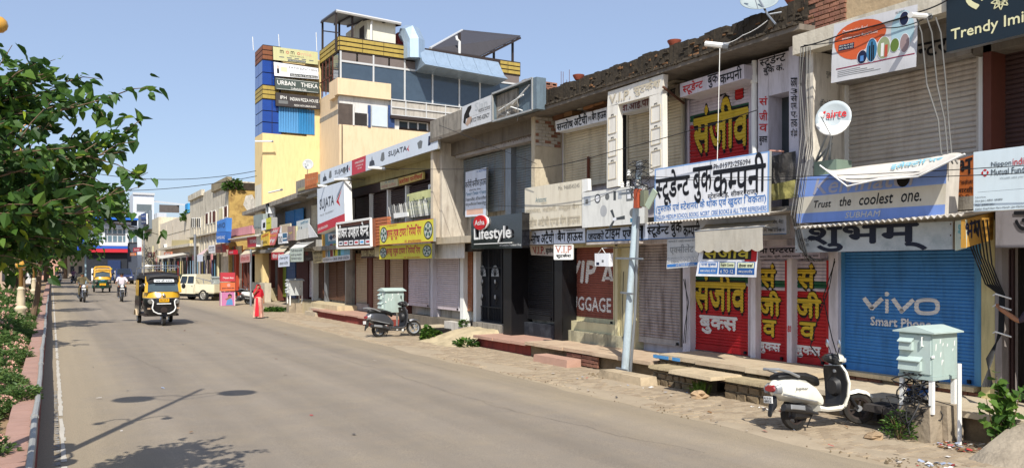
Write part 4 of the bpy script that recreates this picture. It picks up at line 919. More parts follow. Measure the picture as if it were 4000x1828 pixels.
# ---------------- B5: small dim building with blue shutters
b5=thing('shop_building','small two-storey building with grimy slab and blue upper shutters crowded with little signs','building',(12.6,48,0))
D5a,D5b=D4b+.02,W(1003,YH,XS).y
part('wall',B().box((12.74,D5a,-.2),(15.7,D5b,6.4)),P((132,124,112),.9,.2,.5,2,.2,name='dim_render'),b5)
part('roof_slab',B().hexa([(11.6,D5a,6.1),(12.9,D5a,6.1),(12.9,D5b,5.9),(11.6,D5b,5.9)],[(11.6,D5a,6.38),(12.9,D5a,6.38),(12.9,D5b,6.15),(11.6,D5b,6.15)]),CONC,b5)
part('parapet',B().box((11.5,W(1243,YH,11.5).y,6.2),(12.3,W(1156,YH,11.5).y,6.95)),CONC,b5)
part('floor_slab',B().box((11.7,D5a,3.2),(12.74,D5b,3.4)),CONC,b5)
UB=P((66,132,190),.55,.1,.2,3,name='sky_blue_shutter'); GY=P((112,108,104),.6,.12,.4,3,name='grey_shutter')
for xl,xr,m_ in ((1082,1116,GY),(1118,1151,UB),(1154,1185,UB),(1220,1240,TAN),(1052,1080,GY)): shutter(b5,xl,xr,YH-.232*(xl-200),YH-.12*(xl-200),m_,.09,.024,single=False,locks=False)
GRN=P((112,128,44),.6,.1,.3,name='olive_green_shutter'); BL2=P((60,86,122),.6,.1,.3,name='slate_blue_shutter')
for xl,xr,m_ in ((1225,1264,BS),(1205,1223,PK),(1122,1155,BL2),(1088,1119,GRN),(1059,1083,GY)): shutter(b5,xl,xr,YH-.045*(xl-200),YH+.118*(xl-200) if xl>1130 else YH+.13*(xl-200),m_,.085,.022,single=False,locks=False)
wb(b5,'dark_doorway',12.5,12.745,1158,1203,.3,3.1,P((64,28,28),.8,.2,name='dark_red_interior')); wb(b5,'dark_doorway',12.5,12.745,978,1050,.9,3.1,P((128,122,120),.8,.3,.4,name='grey_boards'))
for xl,xr,m_ in ((1050,1057,MAR),(1084,1087,MAR),(1217,1224,WHITE)): wb(b5,'column',12.3,12.74,xl,xr,.2,3.2,m_)
part('stone_base',B().box((12.2,W(1052,YH,12.2).y,-.1),(12.74,W(976,YH,12.2).y,.95)),P((176,164,132),.95,.25,.5,5,.6,name='stone_base'),b5)
# ================================================================ PLATFORMS, STEPS, RAMPS
pa=thing('shop_platform','wide sandstone platform along the blue shutter at the right','platform',(11.6,6,.1))
slabs(pa,10.95,12.45,9.35,3.2,.33,.08,SLB,1.0); part('base_wall',B().box((11.1,3.2,-.12),(12.4,9.35,.25)),ROUGH,pa)
pb_=thing('shop_platform','raised sandstone platform with splashes of blue paint in front of the red shutters','platform',(11.8,12,.1))
D0=W(2558,1377,11.2).y
slabs(pb_,11.18,12.45,D0,9.36,.48,.09,P((184,168,142),.9,.12,.4,1.8,.3,name='sandstone_slab_b',dcol=(120,88,72),streak=False),1.15)
rubble(pb_,11.26,12.4,D0-.02,9.4,.2,.385,ROUGH)
for a_,c_ in ((.02,.5),(.62,.85)): part('blue_paint_mark',B().box((11.135,D0-c_,.40),(11.145,D0-a_,.47)),P((78,142,196),.8,.2,.4,name='splashed_blue'),pb_)
pc_=thing('stone_step','long low rubble step below the red shutter platform with dark gaps','step',(10.95,12,0))
slabs(pc_,10.72,11.24,D0-.35,9.5,.30,.06,P((172,156,124),.95,.2,.5,3,.5,name='rough_step_stone'),1.4); rubble(pc_,10.78,11.2,D0-.4,11.35,-.1,.235,ROUGH); rubble(pc_,10.78,11.2,10.75,9.6,-.1,.235,ROUGH)
p=W(2777,1446,10.5); 
solo('stone_slab',B().hexa([(10.35,10.65,.27),(11.1,10.6,.27),(11.1,11.95,.27),(10.4,11.85,.27)],[(10.37,10.67,.335),(11.1,10.62,.335),(11.1,11.93,.335),(10.42,11.83,.335)]),P((190,172,142),.95,.2,.4,3,.5,name='loose_slab',streak=False),'flat loose stone slab bridging the dark gap in the step','slab')
solo('stone_slab',B().hexa([(10.3,12.55,-.1),(10.7,12.5,-.1),(10.7,14.0,-.1),(10.35,14.1,-.1)],[(10.32,12.6,.1),(10.7,12.55,.1),(10.7,13.95,.1),(10.37,14.05,.1)]),P((184,166,138),.95,.2,.5,3,.6,name='loose_slab2',streak=False),'long low stone slab lying beside the utility pole foot','slab')
pd_=thing('shop_platform','sandstone platform in front of the brick red luggage shutter','platform',(11.8,16,.1))
D1_=W(2050,1329,11.1).y
slabs(pd_,11.1,12.5,D1_,D0+.02,.31,.08,P((188,166,140),.9,.14,.45,1.8,.3,name='sandstone_slab_c',dcol=(130,96,80),streak=False),1.1)
part('core',B().box((11.3,D0+.1,-.12),(12.4,D1_,.228)),ROUGH,pd_)
bricks(pd_,lambda u,v,o:Vector((11.2-o,D1_-1.9-u,-.06+v)),6,3,.22,.09,BR,th=.04)
solo('step_block',B().hexa([(10.68,W(2216,1402,10.7).y,-.12),(11.1,W(2216,1402,10.7).y,-.12),(11.1,W(2084,1380,10.7).y,-.12),(10.68,W(2084,1380,10.7).y,-.12)],[(10.7,W(2216,1402,10.7).y+.02,.1),(11.1,W(2216,1402,10.7).y,.1),(11.1,W(2084,1380,10.7).y,.1),(10.7,W(2084,1380,10.7).y-.02,.1)]),RSL,'low pinkish concrete step block below the luggage shop platform','step')
pe_=thing('shop_platform','reddish platform with red painted edge in front of the black shop','platform',(11.8,20,.1))
D2_=W(1855,1307,11.2).y
slabs(pe_,11.15,12.6,D2_,D1_+.02,.27,.08,RSL,1.0); part('base_wall',B().box((11.3,D1_+.02,-.12),(12.5,D2_,.188)),P((136,60,52),.9,.2,.5,name='red_base'),pe_)
rp=B(); secs=[]
for k,(x0,z) in enumerate(((10.2,-.1),(10.6,-.02),(11.0,.1),(11.5,.26),(12.0,.34),(12.3,.34))):
    n_=9; secs.append([(x0+.1*math.sin(j*1.7),D2_+.05+j*.3-(.5-.1*k)*(0 if j else 1),z+(.03*math.sin(j*2+k)) if 0<j<n_-1 else -.14) for j in range(n_)])
for k in range(6):
    rp.v+=secs[k]
    if k:
        for j in range(8): rp.f.append([(k-1)*9+j,(k-1)*9+j+1,k*9+j+1,k*9+j]); rp.m.append(0)
solo('concrete_ramp',rp,P((186,170,138),.95,.15,.4,2,.5,name='rough_ramp_concrete',streak=False),'sloping rough concrete ramp between the white shutters and the black shop','ramp',sm=True)
pg=thing('shop_platform','low platform with a dark drain opening below the pinkish shutters','platform',(11.8,27,0))
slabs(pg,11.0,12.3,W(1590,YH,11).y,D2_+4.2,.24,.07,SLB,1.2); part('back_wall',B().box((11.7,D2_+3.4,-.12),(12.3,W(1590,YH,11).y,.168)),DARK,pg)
pf_=thing('shop_platform','red-edged platform in front of the tan and brown shutters','platform',(11.8,36,0))
slabs(pf_,11.05,12.6,W(1219,1202,11.1).y,W(1462,1246,11.1).y,.28,.07,RSL,1.6); part('base_wall',B().box((11.15,W(1462,YH,11.1).y,-.12),(12.5,W(1219,YH,11.1).y,.208)),P((136,60,52),.9,.2,.5,name='red_base'),pf_)
ph_=thing('shop_platform','cream concrete platform with steps behind the small cabinet','platform',(12,44,0))
part('platform_block',B().box((11.5,W(1318,YH,11.5).y,-.1),(12.7,W(1120,YH,11.5).y,.5)),P((196,180,146),.9,.15,.4,2,.3,name='cream_concrete2'),ph_)
for k in range(2): part('step',B().box((11.0+.2*k,W(1230,YH,11.).y,-.1),(11.6,W(1190,YH,11.).y,.12+.18*k)),SLB,ph_)
pi_=thing('shop_platform','grey earth bank and footing in front of the grey and green shutters','platform',(12,50,0))
part('platform_block',B().box((11.3,W(1119,YH,11.3).y,-.1),(12.7,W(960,YH,11.3).y,.12)),DUST,pi_)
# dark drain covers and broken slabs by the cabinet
dm=P((62,58,56),.9,.2,.4,3,.3,name='dark_stone')
for (x0,x1,d0,d1,z,lb) in ((10.5,10.94,7.32,7.62,.3,'dark stone drain cover with a round hole behind the white scooter'),(10.5,10.94,7.02,7.30,.29,'second dark drain cover nearer the cabinet'),(10.84,10.95,7.64,8.3,.1,'lower tilted dark slab under the drain covers')):
    t=thing('drain_cover',lb,'drain cover',((x0+x1)/2,(d0+d1)/2,z-.1)); part('slab',B().box((x0,d0,z-.1),(x1,d1,z)),dm,t)
    if z==.3: part('hole',B().lathe([(.07,z+.001),(.068,z+.003)],((x0+x1)/2,(d0+d1)/2,0),n=12),DARK,t)
# ================================================================ SIGNS
SW=P((232,234,238),.5,.06,.32,3,name='white_sign_sheet',dcol=(130,122,112)); SLB2=P((218,226,240),.5,.06,.2,3,name='pale_blue_sign_sheet')
AL=P((176,176,172),.45,.1,.3,metal=.3,name='tin_casing')
def tiltq(X,tl,tr,br,bl,dx=0):
    q=QX(X,tl,tr,br,bl,X+dx); q.n=Vector((-1,0,0)) if not dx else (q.c[1]-q.c[0]).cross(q.c[3]-q.c[0]).normalized()
    if q.n.x>0: q.n=-q.n
    return q
# big book company board
q=tiltq(11.55,(2558,661),(3006,590),(3003,829),(2555,867))
LB=P((128,166,214),.55,.08,.2,name='light_blue_border'); board('large white board of the book company with black Hindi lettering and pale blue border',q,SW,
 [('स्टूडेन्ट',.015,.30,.345,.93,K,.022),('बुक',.375,.28,.545,.90,K,.022),('कम्पनी',.555,.36,.975,.99,K,.022),('Ph.01572-256094',.56,.83,.86,.92,K,.008),('स्टेशन रोड़, सीकर (राज.)',.51,.30,.92,.43,K,.006),
  ('(पुस्तकें एवं स्टेशनरी के थोक एवं खुदरा विक्रेता)',.02,.14,.98,.33,BLUE,.01),('ENGLISH MEDIUM SCHOOL BOOKS. NCERT. CBSE BOOKS & ALL TYPE REFRESHERS',.015,.035,.985,.115,BLUE,.006)],
 [(0,0,1,.022,LB),(0,.975,1,1,LB),(0,.022,.012,.975,LB),(.988,.022,1,.975,LB)],th=.06,edge=AL)
# aristocrat board
EMB=P((196,186,164),.6,.08,.2,name='raised_faded_letter'); BEI=P((222,214,194),.6,.08,.35,2,name='sun_bleached_flex',dcol=(150,132,104))
q=tiltq(11.6,(2050,736),(2272,702),(2273,882),(2050,897))
board('long bleached cream luggage board with nearly invisible raised Hindi letters',q,BEI,[('Aristocrat',.21,.62,.41,.74,P((120,146,152),.6,name='faded_teal'),.008),('LUGGAGE',.31,.57,.41,.605,EMB,.003),('Mo. 9468545345',.62,.84,.97,.93,P((150,146,136),.6,name='faded_grey'),.004),
  ('सुटकेश, स्ट्रोली, स्कूल बैग',.02,.36,.97,.50,EMB,.012,.012),('सन्तोष अटैची एण्ड बैग हाऊस',.01,.03,.98,.28,EMB,.015,.014)],th=.12,edge=AL)
q=tiltq(11.62,(2272,701),(2296,698),(2298,744),(2274,753)); solo('blank_panel',B().ext(q.c,(.1,0,0)),WHITE,'small blank white panel end beside the bleached luggage board','panel')
# appliance board
q=tiltq(11.58,(2274,753),(2518,722),(2518,872),(2274,890)); G3=P((110,112,112),.5,.1,name='print_grey'); G4=P((70,74,76),.5,.1,name='print_dark'); TL_=P((66,130,160),.5,.1,name='print_teal')
t=board('white appliance board printed with faded fans, coolers and irons behind the pole',q,P((226,226,220),.55,.07,.3,3,name='faded_white_flex'),[],[],th=.1,edge=AL)
fan=B()
for a in (1.9,0.1,4.2):
    ca,sa=math.cos(a),math.sin(a); L=.16
    fan.poly(pp(q,[(.55+.02*ca-.012*sa,.17+.04*sa+.03*ca),(.55+L*ca-.02*sa,.17+L*1.7*sa+.05*ca),(.55+L*ca+.02*sa,.17+L*1.7*sa-.05*ca),(.55+.02*ca+.012*sa,.17+.04*sa-.03*ca)],.0045))
part('fan_print',fan,G4,t); part('fan_hub',B().poly(disc(q,.55,.17,.03,.05,.006)),SW,t)
for cu,cv,ru,rv_,m_ in ((.27,.78,.05,.13,G4),(.27,.78,.035,.09,SW),(.43,.80,.035,.09,G3),(.83,.30,.05,.12,G3),(.37,.42,.055,.16,P((176,178,180),.5,name='pale_print'))): part('dial_print',B().poly(disc(q,cu,cv,ru,rv_,.004+.001*(m_ is SW))),m_,t)
for u0,v0,u1,v1,m_ in ((.03,.62,.15,.88,P((178,184,190),.5,name='pale_print2')),(.06,.66,.11,.8,G3),(.53,.68,.57,.93,G4),(.60,.70,.66,.9,P((178,184,190),.5,name='pale_print2')),(.73,.62,.83,.94,G3),(.745,.68,.80,.9,SW),(.79,.05,.88,.16,TL_),(.9,.6,.96,.85,TL_)): patch(t,q,u0,v0,u1,v1,m_,.003 if m_ is not SW else .0045,'print')
# gate-shaped faded VIP sign on the upper floor
FL=P((228,224,214),.55,.07,.3,2,name='faded_white_box',dcol=(150,138,118))
t=thing('gate_shaped_sign','tall gate-shaped bleached luggage sign of two posts and a lintel on the upper floor','sign',tuple(W(2372,736,11.55)))
for nm,c4 in (('sign_lintel',((2375,360),(2591,290),(2587,362),(2372,420))),('sign_post',((2372,420),(2414,406),(2414,727),(2370,736))),('sign_post',((2537,378),(2587,362),(2590,676),(2536,690)))):
    q=tiltq(11.55,*c4); part(nm,B().ext(q.c,(.14,0,0)),FL,t)
    if nm=='sign_lintel': write(t,q,'V.I.P.',.04,.18,.45,.72,EMB,.02,.014); write(t,q,'सुटकेश',.5,.22,.96,.9,EMB,.02,.014)
    else:
        for v in (.1,.38,.66):
            fr_=B(); qs=q.sub(.15,v,.85,v+.2,.004)
            for i in range(4): fr_.bar(qs.c[i],qs.c[(i+1)%4],.018)
            part('case_outline',fr_,EMB,t); hb=B(); c0=q.at(.4,v+.2,.004); c1=q.at(.4,v+.23,.004); c2=q.at(.6,v+.23,.004); c3=q.at(.6,v+.2,.004); hb.tube([c0,c1,c2,c3],.01,4); part('case_handle',hb,P((90,88,84),.6,name='print_dark2'),t)
solo('sign_strut',B().bar(W(2590,340,11.5),W(2672,405,12.4),.04),P((96,64,50),.8,.2,name='rust2'),'rusty angle strut behind the gate-shaped sign','strut')
# recessed name beams
def beam(label,X,tl,tr,br,bl,mt,texts,depth=.35): 
    q=tiltq(X,tl,tr,br,bl); return board(label,q,mt,texts,th=depth)
beam('white beam lettered in black for the attache and bag house under the left roof slab',12.15,(2169,474),(2370,420),(2372,470),(2172,517),SW,[('सन्तोष',.03,.08,.36,.88,K,.03),('अटैची',.38,.12,.64,.98,K,.03),('एण्ड',.65,.2,.72,.6,K,.01),('बैग हाऊस',.73,.12,.99,.96,K,.03)])
beam('white beam with red Hindi letters behind the gate-shaped sign',12.2,(2419,408),(2536,372),(2536,420),(2419,447),SW,[('वी.आई.पी',.08,.1,.98,.9,P((120,40,38),.6,name='dull_red'),.02)])
beam('weathered brown beam end with the black letters of a suitcase shop',12.2,(2588,352),(2648,330),(2650,372),(2588,388),P((150,138,122),.8,.2,.5,name='brownish_board'),[('केस',.03,.1,.85,.95,K,.035)])
beam('white projecting beam of the book company, first word red and the rest black',12.0,(2656,329),(2905,252),(2907,308),(2657,382),P((212,206,216),.7,.08,.3,2,name='lilac_white'),[('स्टूडेन्ट',.05,.05,.38,.92,RED,.02),('बुक',.46,.05,.62,.95,K,.02),('कम्पनी',.65,.1,.97,.98,K,.02)],.6)
# lower band of signs
BT=P((60,112,170),.5,.1,.2,name='blue_trim')
q=tiltq(11.8,(2057,904),(2285,890),(2286,950),(2057,958)); board('white strip sign of the attache and bag house above the black shop front',q,SLB2,[('सन्तोष',.01,.1,.25,.85,K,.03),('अटैची',.27,.1,.5,.95,K,.03),('एण्ड',.52,.2,.55,.7,P((110,110,110),.6,name='mid_grey')),('बैग हाऊस',.56,.08,.97,.95,K,.03),('M 9468545345',.66,.84,.86,.96,K,.004)],[(0,0,1,.04,G3)],th=.1,edge=AL)
q=tiltq(11.8,(2293,899),(2513,880),(2511,938),(2291,945)); board('pale strip sign with blue lower trim behind the utility pole',q,P((176,188,206),.55,.08,.3,name='greyed_sheet'),[('जयको',.03,.15,.33,.85,K,.035),('टाइम',.35,.1,.62,.9,K,.035),('एजेन्सी',.66,.1,.99,.95,K,.035)],[(0,0,1,.1,BT)],th=.1,edge=AL)
q=tiltq(11.8,(2503,873),(3072,840),(3072,915),(2504,937)); board('long pale blue strip sign of the book company partly behind the grey awning',q,P((196,204,220),.55,.07,.25,name='pale_sheet'),[('स्टूडेन्ट',.055,.12,.23,.92,K,.03),('बुक',.245,.1,.33,.95,K,.03),('कम्पनी',.34,.1,.46,.95,K,.03),('AID M. 998 3734810',.84,.17,.99,.32,K,.012),('तलवार, मैदा',.9,.55,.985,.8,K,.01)],[(0,0,1,.05,BT)],th=.1,edge=AL)
q=tiltq(12.1,(2962,962),(3203,955),(3203,1008),(2962,1012)); board('grey-lilac strip sign with heavy black letters above the two narrow red shutters',q,P((176,164,172),.7,.1,.3,name='grey_lilac'),[('ना एन्टरप्राइजेज',.02,.36,.99,.95,K,.035),('आटा, मैदा, सूजी, एवरेस्ट मसाले, विजय चाय',.03,.05,.98,.28,K,.01)],th=.2)
def corrug(label,X0,X1,pl,prr,z_off,mt,th=.0,n=70,amp=.018,drop=.12,cat='tin ledge'):
    a=W(*pl,X0); c_=W(*prr,X0); b=B(); o=0
    for i in range(n+1):
        f=i/n; p=a.lerp(c_,f); dz=amp*math.cos(i*math.pi)
        b.v+=[(X0,p.y,p.z+dz),(X1,p.y,p.z+dz+drop),(X0,p.y,p.z+dz-.006),(X1,p.y,p.z+dz+drop-.006)]
        if i:
            k=4*(i-1); b.f+= [[k,k+4,k+5,k+1],[k+2,k+3,k+7,k+6],[k,k+2,k+6,k+4]]; b.m+=[0,0,0]
    return solo('corrugated_ledge',b,mt,label,cat)
TIN=P((196,190,180),.5,.12,.4,4,name='painted_tin',metal=.2,dcol=(120,96,72))
corrug('corrugated tin ledge edge below the large book company board',11.15,12.2,(2525,873),(3010,834),0,TIN)
corrug('corrugated tin ledge with wavy edge between the blue appliance board and the black-lettered board',11.15,12.2,(3100,891),(3768,838),0,TIN,n=60,amp=.022)
# awning over the red shutter
t=thing('awning','grey canvas awning with scalloped valance over the red shutter','awning',tuple(W(2716,975,11.0)))
CAN=P((192,186,172),.8,.1,.35,2.5,.15,name='grey_canvas',dcol=(120,110,96)); a=W(2716,904,10.95); c_=W(2981,885,10.95); bk=W(2765,868,12.0); bk2=W(3040,850,12.0)
n=14; sec=[]
for k,(f) in enumerate((0,.33,.66,1)):
    sec.append([a.lerp(bk,f).lerp(c_.lerp(bk2,f),i/n)+Vector((0,0,-.03*math.sin(math.pi*f)-.008*math.sin(i*1.9+f*4))) for i in range(n+1)])
b=B()
for k,s_ in enumerate(sec):
    b.v+=[tuple(p) for p in s_]
    if k:
        for i in range(n): b.f.append([(k-1)*(n+1)+i,(k-1)*(n+1)+i+1,k*(n+1)+i+1,k*(n+1)+i]); b.m.append(0)
part('canopy_cloth',b,CAN,t,True)
b=B(); n=56; zl=W(2722,978,10.95).z; rows=6
for r_ in range(rows+1):
    for i in range(n+1):
        f=i/n; p=a.lerp(c_,f); zb=zl-.045*abs(math.sin(f*math.pi*7)); z=p.z+(zb-p.z)*r_/rows; b.v.append((p.x-.01+.012*math.sin(i*.3+r_*.5)*r_/rows,p.y,z))
    if r_:
        for i in range(n): b.f.append([(r_-1)*(n+1)+i,(r_-1)*(n+1)+i+1,r_*(n+1)+i+1,r_*(n+1)+i]); b.m.append(0)
part('valance',b,CAN,t,True); part('front_bar',B().tube([a+Vector((0,.03,0)),c_-Vector((0,.03,0))],.016,6),STEEL,t,True)
part('side_arm',B().tube([c_,c_.lerp(bk2,.5)+Vector((0,0,-.12)),bk2+Vector((.2,0,-.2))],.02,6),STEEL,t,True)
def cloth(q,nu,nv,amp,seed):
    b=B(); r_=random.Random(seed); ph=[r_.uniform(0,6) for _ in range(6)]
    for j in range(nv+1):
        for i in range(nu+1):
            u,v=i/nu,j/nv; o=amp*(math.sin(u*7+ph[0]+v*2)+.6*math.sin(u*15+ph[1]-v*5)+.5*math.sin(v*9+ph[2]+u*3))*(1-.6*v); b.v.append(tuple(q.at(u,v,o)))
    for j in range(nv):
        for i in range(nu): b.f.append([j*(nu+1)+i,j*(nu+1)+i+1,(j+1)*(nu+1)+i+1,(j+1)*(nu+1)+i]); b.m.append(0)
    return b
def wavy(q,amp,seed):
    """a Q that follows the cloth"""
    r_=random.Random(seed); ph=[r_.uniform(0,6) for _ in range(6)]; at0=q.at
    class WQ(Q):
        def at(s,u,v,o=0): return Q.at(s,u,v,o+amp*(math.sin(u*7+ph[0]+v*2)+.6*math.sin(u*15+ph[1]-v*5)+.5*math.sin(v*9+ph[2]+u*3))*(1-.6*v))
    w_=WQ(*q.c,q.n); return w_
def gridpatch(parent,q,u0,v0,u1,v1,mt,off,nm='print',n=10):
    b=B()
    for j in range(n+1):
        for i in range(n+1): b.v.append(tuple(q.at(u0+(u1-u0)*i/n,v0+(v1-v0)*j/n,off)))
    for j in range(n):
        for i in range(n): b.f.append([j*(n+1)+i,j*(n+1)+i+1,(j+1)*(n+1)+i+1,(j+1)*(n+1)+i]); b.m.append(0)
    return part(nm,b,mt,parent)
def gridpoly(parent,q,fn,mt,off,nm='print',n=14):
    """radial patch: fn(a)->(u,v) edge about a centre given by fn(None)"""
    b=B(); cu,cv=fn(None); b.v.append(tuple(q.at(cu,cv,off)))
    R_=4; N2=24
    for r_ in range(1,R_+1):
        for i in range(N2):
            u,v=fn(2*math.pi*i/N2); b.v.append(tuple(q.at(cu+(u-cu)*r_/R_,cv+(v-cv)*r_/R_,off)))
    for i in range(N2): b.f.append([0,1+i,1+(i+1)%N2]); b.m.append(0)
    for r_ in range(R_-1):
        for i in range(N2): b.f.append([1+r_*N2+i,1+(r_+1)*N2+i,1+(r_+1)*N2+(i+1)%N2,1+r_*N2+(i+1)%N2]); b.m.append(0)
    return part(nm,b,mt,parent)
q0=tiltq(11.02,(2734,960),(2962,960),(2955,1083),(2719,1078)); q=wavy(q0,.006,4)
t=thing('hanging_banner','printed flex banner with blue and red boxes hanging below the grey awning','banner',tuple(q.at(.5,0)))
part('banner_cloth',cloth(q0,24,12,.006,4),SW,t,True)
gridpatch(t,q,.80,.50,.985,.97,RED,.003); gridpatch(t,q,.08,.56,.9,.97,KP_,.004); 
write(t,q,'संजीव',.1,.60,.88,1.0,P((196,180,60),.6,name='print_gold'),.03,.007)
for k,(a_,c_,tx,t2) in enumerate(((.04,.36,'पास बुक्स','कक्षा 3 से एम.ए. के लिये'),(.385,.66,'English Course','6 TO 12'),(.69,.97,'डेस्क वर्क','कक्षा 5,8,10 एवं 12 के लिए'))):
    gridpatch(t,q,a_,.08,c_,.48,BLUE if k==0 else ink((38,92,160)),.003,n=4); gridpatch(t,q,a_+.012,.29,c_-.012,.46,P((222,228,190),.5,name='print_cream') if k else SW,.005,n=4)
    write(t,q,tx,a_+.03,.32,c_-.03,.43,BLUE if k==0 else K,.02,.008); write(t,q,t2,a_+.03,.12,c_-.03,.23,INKW,.01,.008)
q0=tiltq(11.5,(2605,935),(2731,929),(2725,1040),(2605,1050)); q=wavy(q0,.008,9)
t=thing('hanging_banner','bleached white desk-work banner with outline letters left of the awning','banner',tuple(q.at(.5,0)))
part('banner_cloth',cloth(q0,24,12,.008,9),P((204,206,206),.5,.08,.25,3,name='grey_white_flex'),t,True); OUT=P((136,138,138),.5,name='outline_grey')
write(t,q,'DESK WORK',.02,.20,1.0,.36,OUT,.02,.004); write(t,q,'DESK WORK',.03,.215,.99,.345,SW,.0,.007); write(t,q,'एक्सीलेंट',.1,.46,.85,.8,OUT,.01,.004); write(t,q,'कक्षाओं में 1000% सफलता के लिए',.05,.87,.98,.97,G3,.0,.004)
gridpatch(t,q,.02,.05,.99,.15,BLUE,.003); write(t,q,'सभी विषयों में उपलब्ध',.3,.06,.9,.14,INKW,.0,.006)
# small VIP signs
p0=W(2166,985,11.0); p1=W(2238,985,11.25); z0,z1=W(2166,1013,11.0).z,W(2166,957,11.0).z
q=Q((p0.x,p0.y,z0),(p1.x,p1.y,z0),(p1.x,p1.y,z1),(p0.x,p0.y,z1)); q.n=-q.n if q.n.x>0 else q.n
board('small white board with faded red and black lettering hanging above the luggage shutter',q,WHITE,[('V.I.P',.06,.45,.94,.92,P((168,110,100),.6,name='faded_red'),.03),('सुटकेश',.1,.08,.9,.38,K,.03)],th=.05,fw=.02,frame=WHITE)
q=tiltq(12.05,(2069,958),(2165,957),(2165,1000),(2075,996)); board('dim white board with red letters hanging in shade above the black shutter',q,P((190,180,172),.7,.1,.3,name='dim_board'),[('V.I.P.',.12,.15,.62,.85,P((140,44,40),.6,name='dark_red'),.03),('सुटकेश',.66,.15,.97,.8,K,.03)],th=.12)
t=thing('hanging_bag_sign','white bag-shaped sign hanging on a cord in front of the luggage shutter','sign',tuple(W(2351,1041,11.3)))
q=tiltq(11.3,(2323,990),(2379,989),(2378,1041),(2324,1039)); part('bag',B().ext(q.c,(.12,0,0)),SW,t); part('cord',B().tube([q.at(.25,1),q.at(.52,1.4),q.at(.75,1)],.008,4),WHITE,t); patch(t,q,.1,.08,.32,.3,NAVY); patch(t,q,.5,.3,.64,.5,G3)
part('bracket',B().tube([q.at(.52,1.4),q.at(.52,1.4)+Vector((1.3,0,.05))],.012,5),STEEL,t)
# white lamp shelf below the time agency sign
solo('tube_shelf',B().box((11.4,W(2455,YH,11.4).y,W(2291,956,11.4).z),(11.9,W(2291,YH,11.4).y,W(2291,948,11.4).z)),P((196,186,178),.6,.12,.4,name='dirty_white_tin'),'thin dirty white tin shelf under the time agency sign','shelf')
# kelvinator board
q=tiltq(11.35,(3123,696),(3701,620),(3690,846),(3110,872)); KB=P((126,156,222),.5,.06,.15,2,name='cornflower_blue'); KC=P((210,204,188),.55,.06,.25,2,name='cream_sheet',dcol=(160,140,104))
KD=P((168,168,182),.5,.06,name='pale_letter')
t=board('large blue and cream refrigerator board under the torn banner',q,KC,[('Kelvinator',.12,.60,.86,.93,KD,.02,.006,.2),('Trust',.125,.31,.265,.46,K,.02,.006,.15),('the',.32,.31,.41,.49,K,.02,.006,.15),('coolest',.46,.30,.69,.51,K,.02,.006,.15),('one.',.735,.30,.865,.46,K,.02,.006,.15),('SUBHAM',.37,.06,.61,.175,P((206,204,196),.5,name='letter_cream'),.02,.006,.15)],[(0,.57,1,1,KB),(0,0,1,.21,KB)],th=.32,edge=P((212,206,196),.6,.08,.3,name='cream_casing'))
part('hole',B().poly(disc(q,.745,.73,.04,.15,.011)),DARK,t)
# torn banner folded over its top
t=thing('torn_banner','torn white banner with faint drawings sagging over the top of the blue and cream board','banner',tuple(W(3310,700,11.0)))
up=[W(3235,672,11.38),W(3330,655,11.38),W(3430,643,11.38),W(3530,632,11.38),W(3640,618,11.38),W(3725,596,11.38)]
mid_=[W(3218,658,11.1),W(3300,690,11.15),W(3425,668,11.2),W(3530,655,11.2),W(3640,632,11.2),W(3750,600,11.2)]
lo=[W(3203,646,10.95),W(3310,728,10.95),W(3420,704,10.95),W(3586,690,10.95),W(3660,655,10.95),W(3769,602,10.95)]
b=B()
for k,row in enumerate((up,mid_,lo)):
    b.v+=[tuple(p) for p in row]
    if k:
        for i in range(5): b.f.append([(k-1)*6+i,(k-1)*6+i+1,k*6+i+1,k*6+i]); b.m.append(0)
cl=part('banner_cloth',b,P((216,210,200),.6,.08,.2,2,name='white_flex'),t,True); md=cl.modifiers.new('s','SUBSURF'); md.levels=md.render_levels=2; md2=cl.modifiers.new('t','SOLIDIFY'); md2.thickness=.006
part('batten',B().tube(lo,.014,5),WHITE,t,True)
qb=Q(W(3480,668,11.14),W(3700,628,11.14),W(3705,612,11.3),W(3490,642,11.3)); qb.n=Vector((-.9,0,.43)); write(t,qb,'इलेक्ट्रोनिक',0,0,1,1,P((120,186,206),.6,name='pale_cyan'),.02,.03)
# subham board
q=tiltq(11.5,(3106,893),(3722,864),(3721,974),(3106,987)); NB=P((26,32,50),.6,.1,name='blue_black')
SM=P((186,192,194),.65,.15,.75,3,name='peeling_white_sheet',dcol=(112,130,134),streak=False)
t=board('long peeling white board with huge blocky black Hindi letters above the blue shutter',q,SM,[('शुभम्',.10,.03,.86,.99,NB,.03),('फेल्ट्रोन',.03,.42,.13,.62,K,.005),('टी.वी.',.05,.25,.11,.38,K,.0)],[(.02,.2,.15,.85,P((196,202,204),.6,.08,.3,name='pale_patch'),.0015)],th=.1,edge=AL)
for u,v in ((.99,.9),(.99,.5),(.01,.1),(.01,.9)): part('bolt',B().poly(disc(q,u,v,.004,.03,.006,8)),MAR,t)
q=Q(W(3731,979,11.3),W(3769,968,11.25),W(3771,858,11.25),W(3731,864,11.3)); q2=Q(W(3770,968,11.25),W(3880,936,12.1),W(3882,828,12.1),W(3771,858,11.25)); nn=q2.n if q2.n.x<0 or q2.n.y<0 else -q2.n
t=thing('corner_sign','stained yellow box sign with a white end face beside the peeling board','sign',tuple(q.at(.5,0)))
OYL=P((186,140,60),.65,.12,.5,3,name='stained_yellow',dcol=(110,76,40)); part('sign_face',B().ext(q2.c,-nn*.06),OYL,t); q.n=Vector((-1,0,0)); part('end_face',B().ext(q.c,(.05,0,0)),P((190,196,178),.6,.12,.5,name='stained_white'),t); q2.n=nn
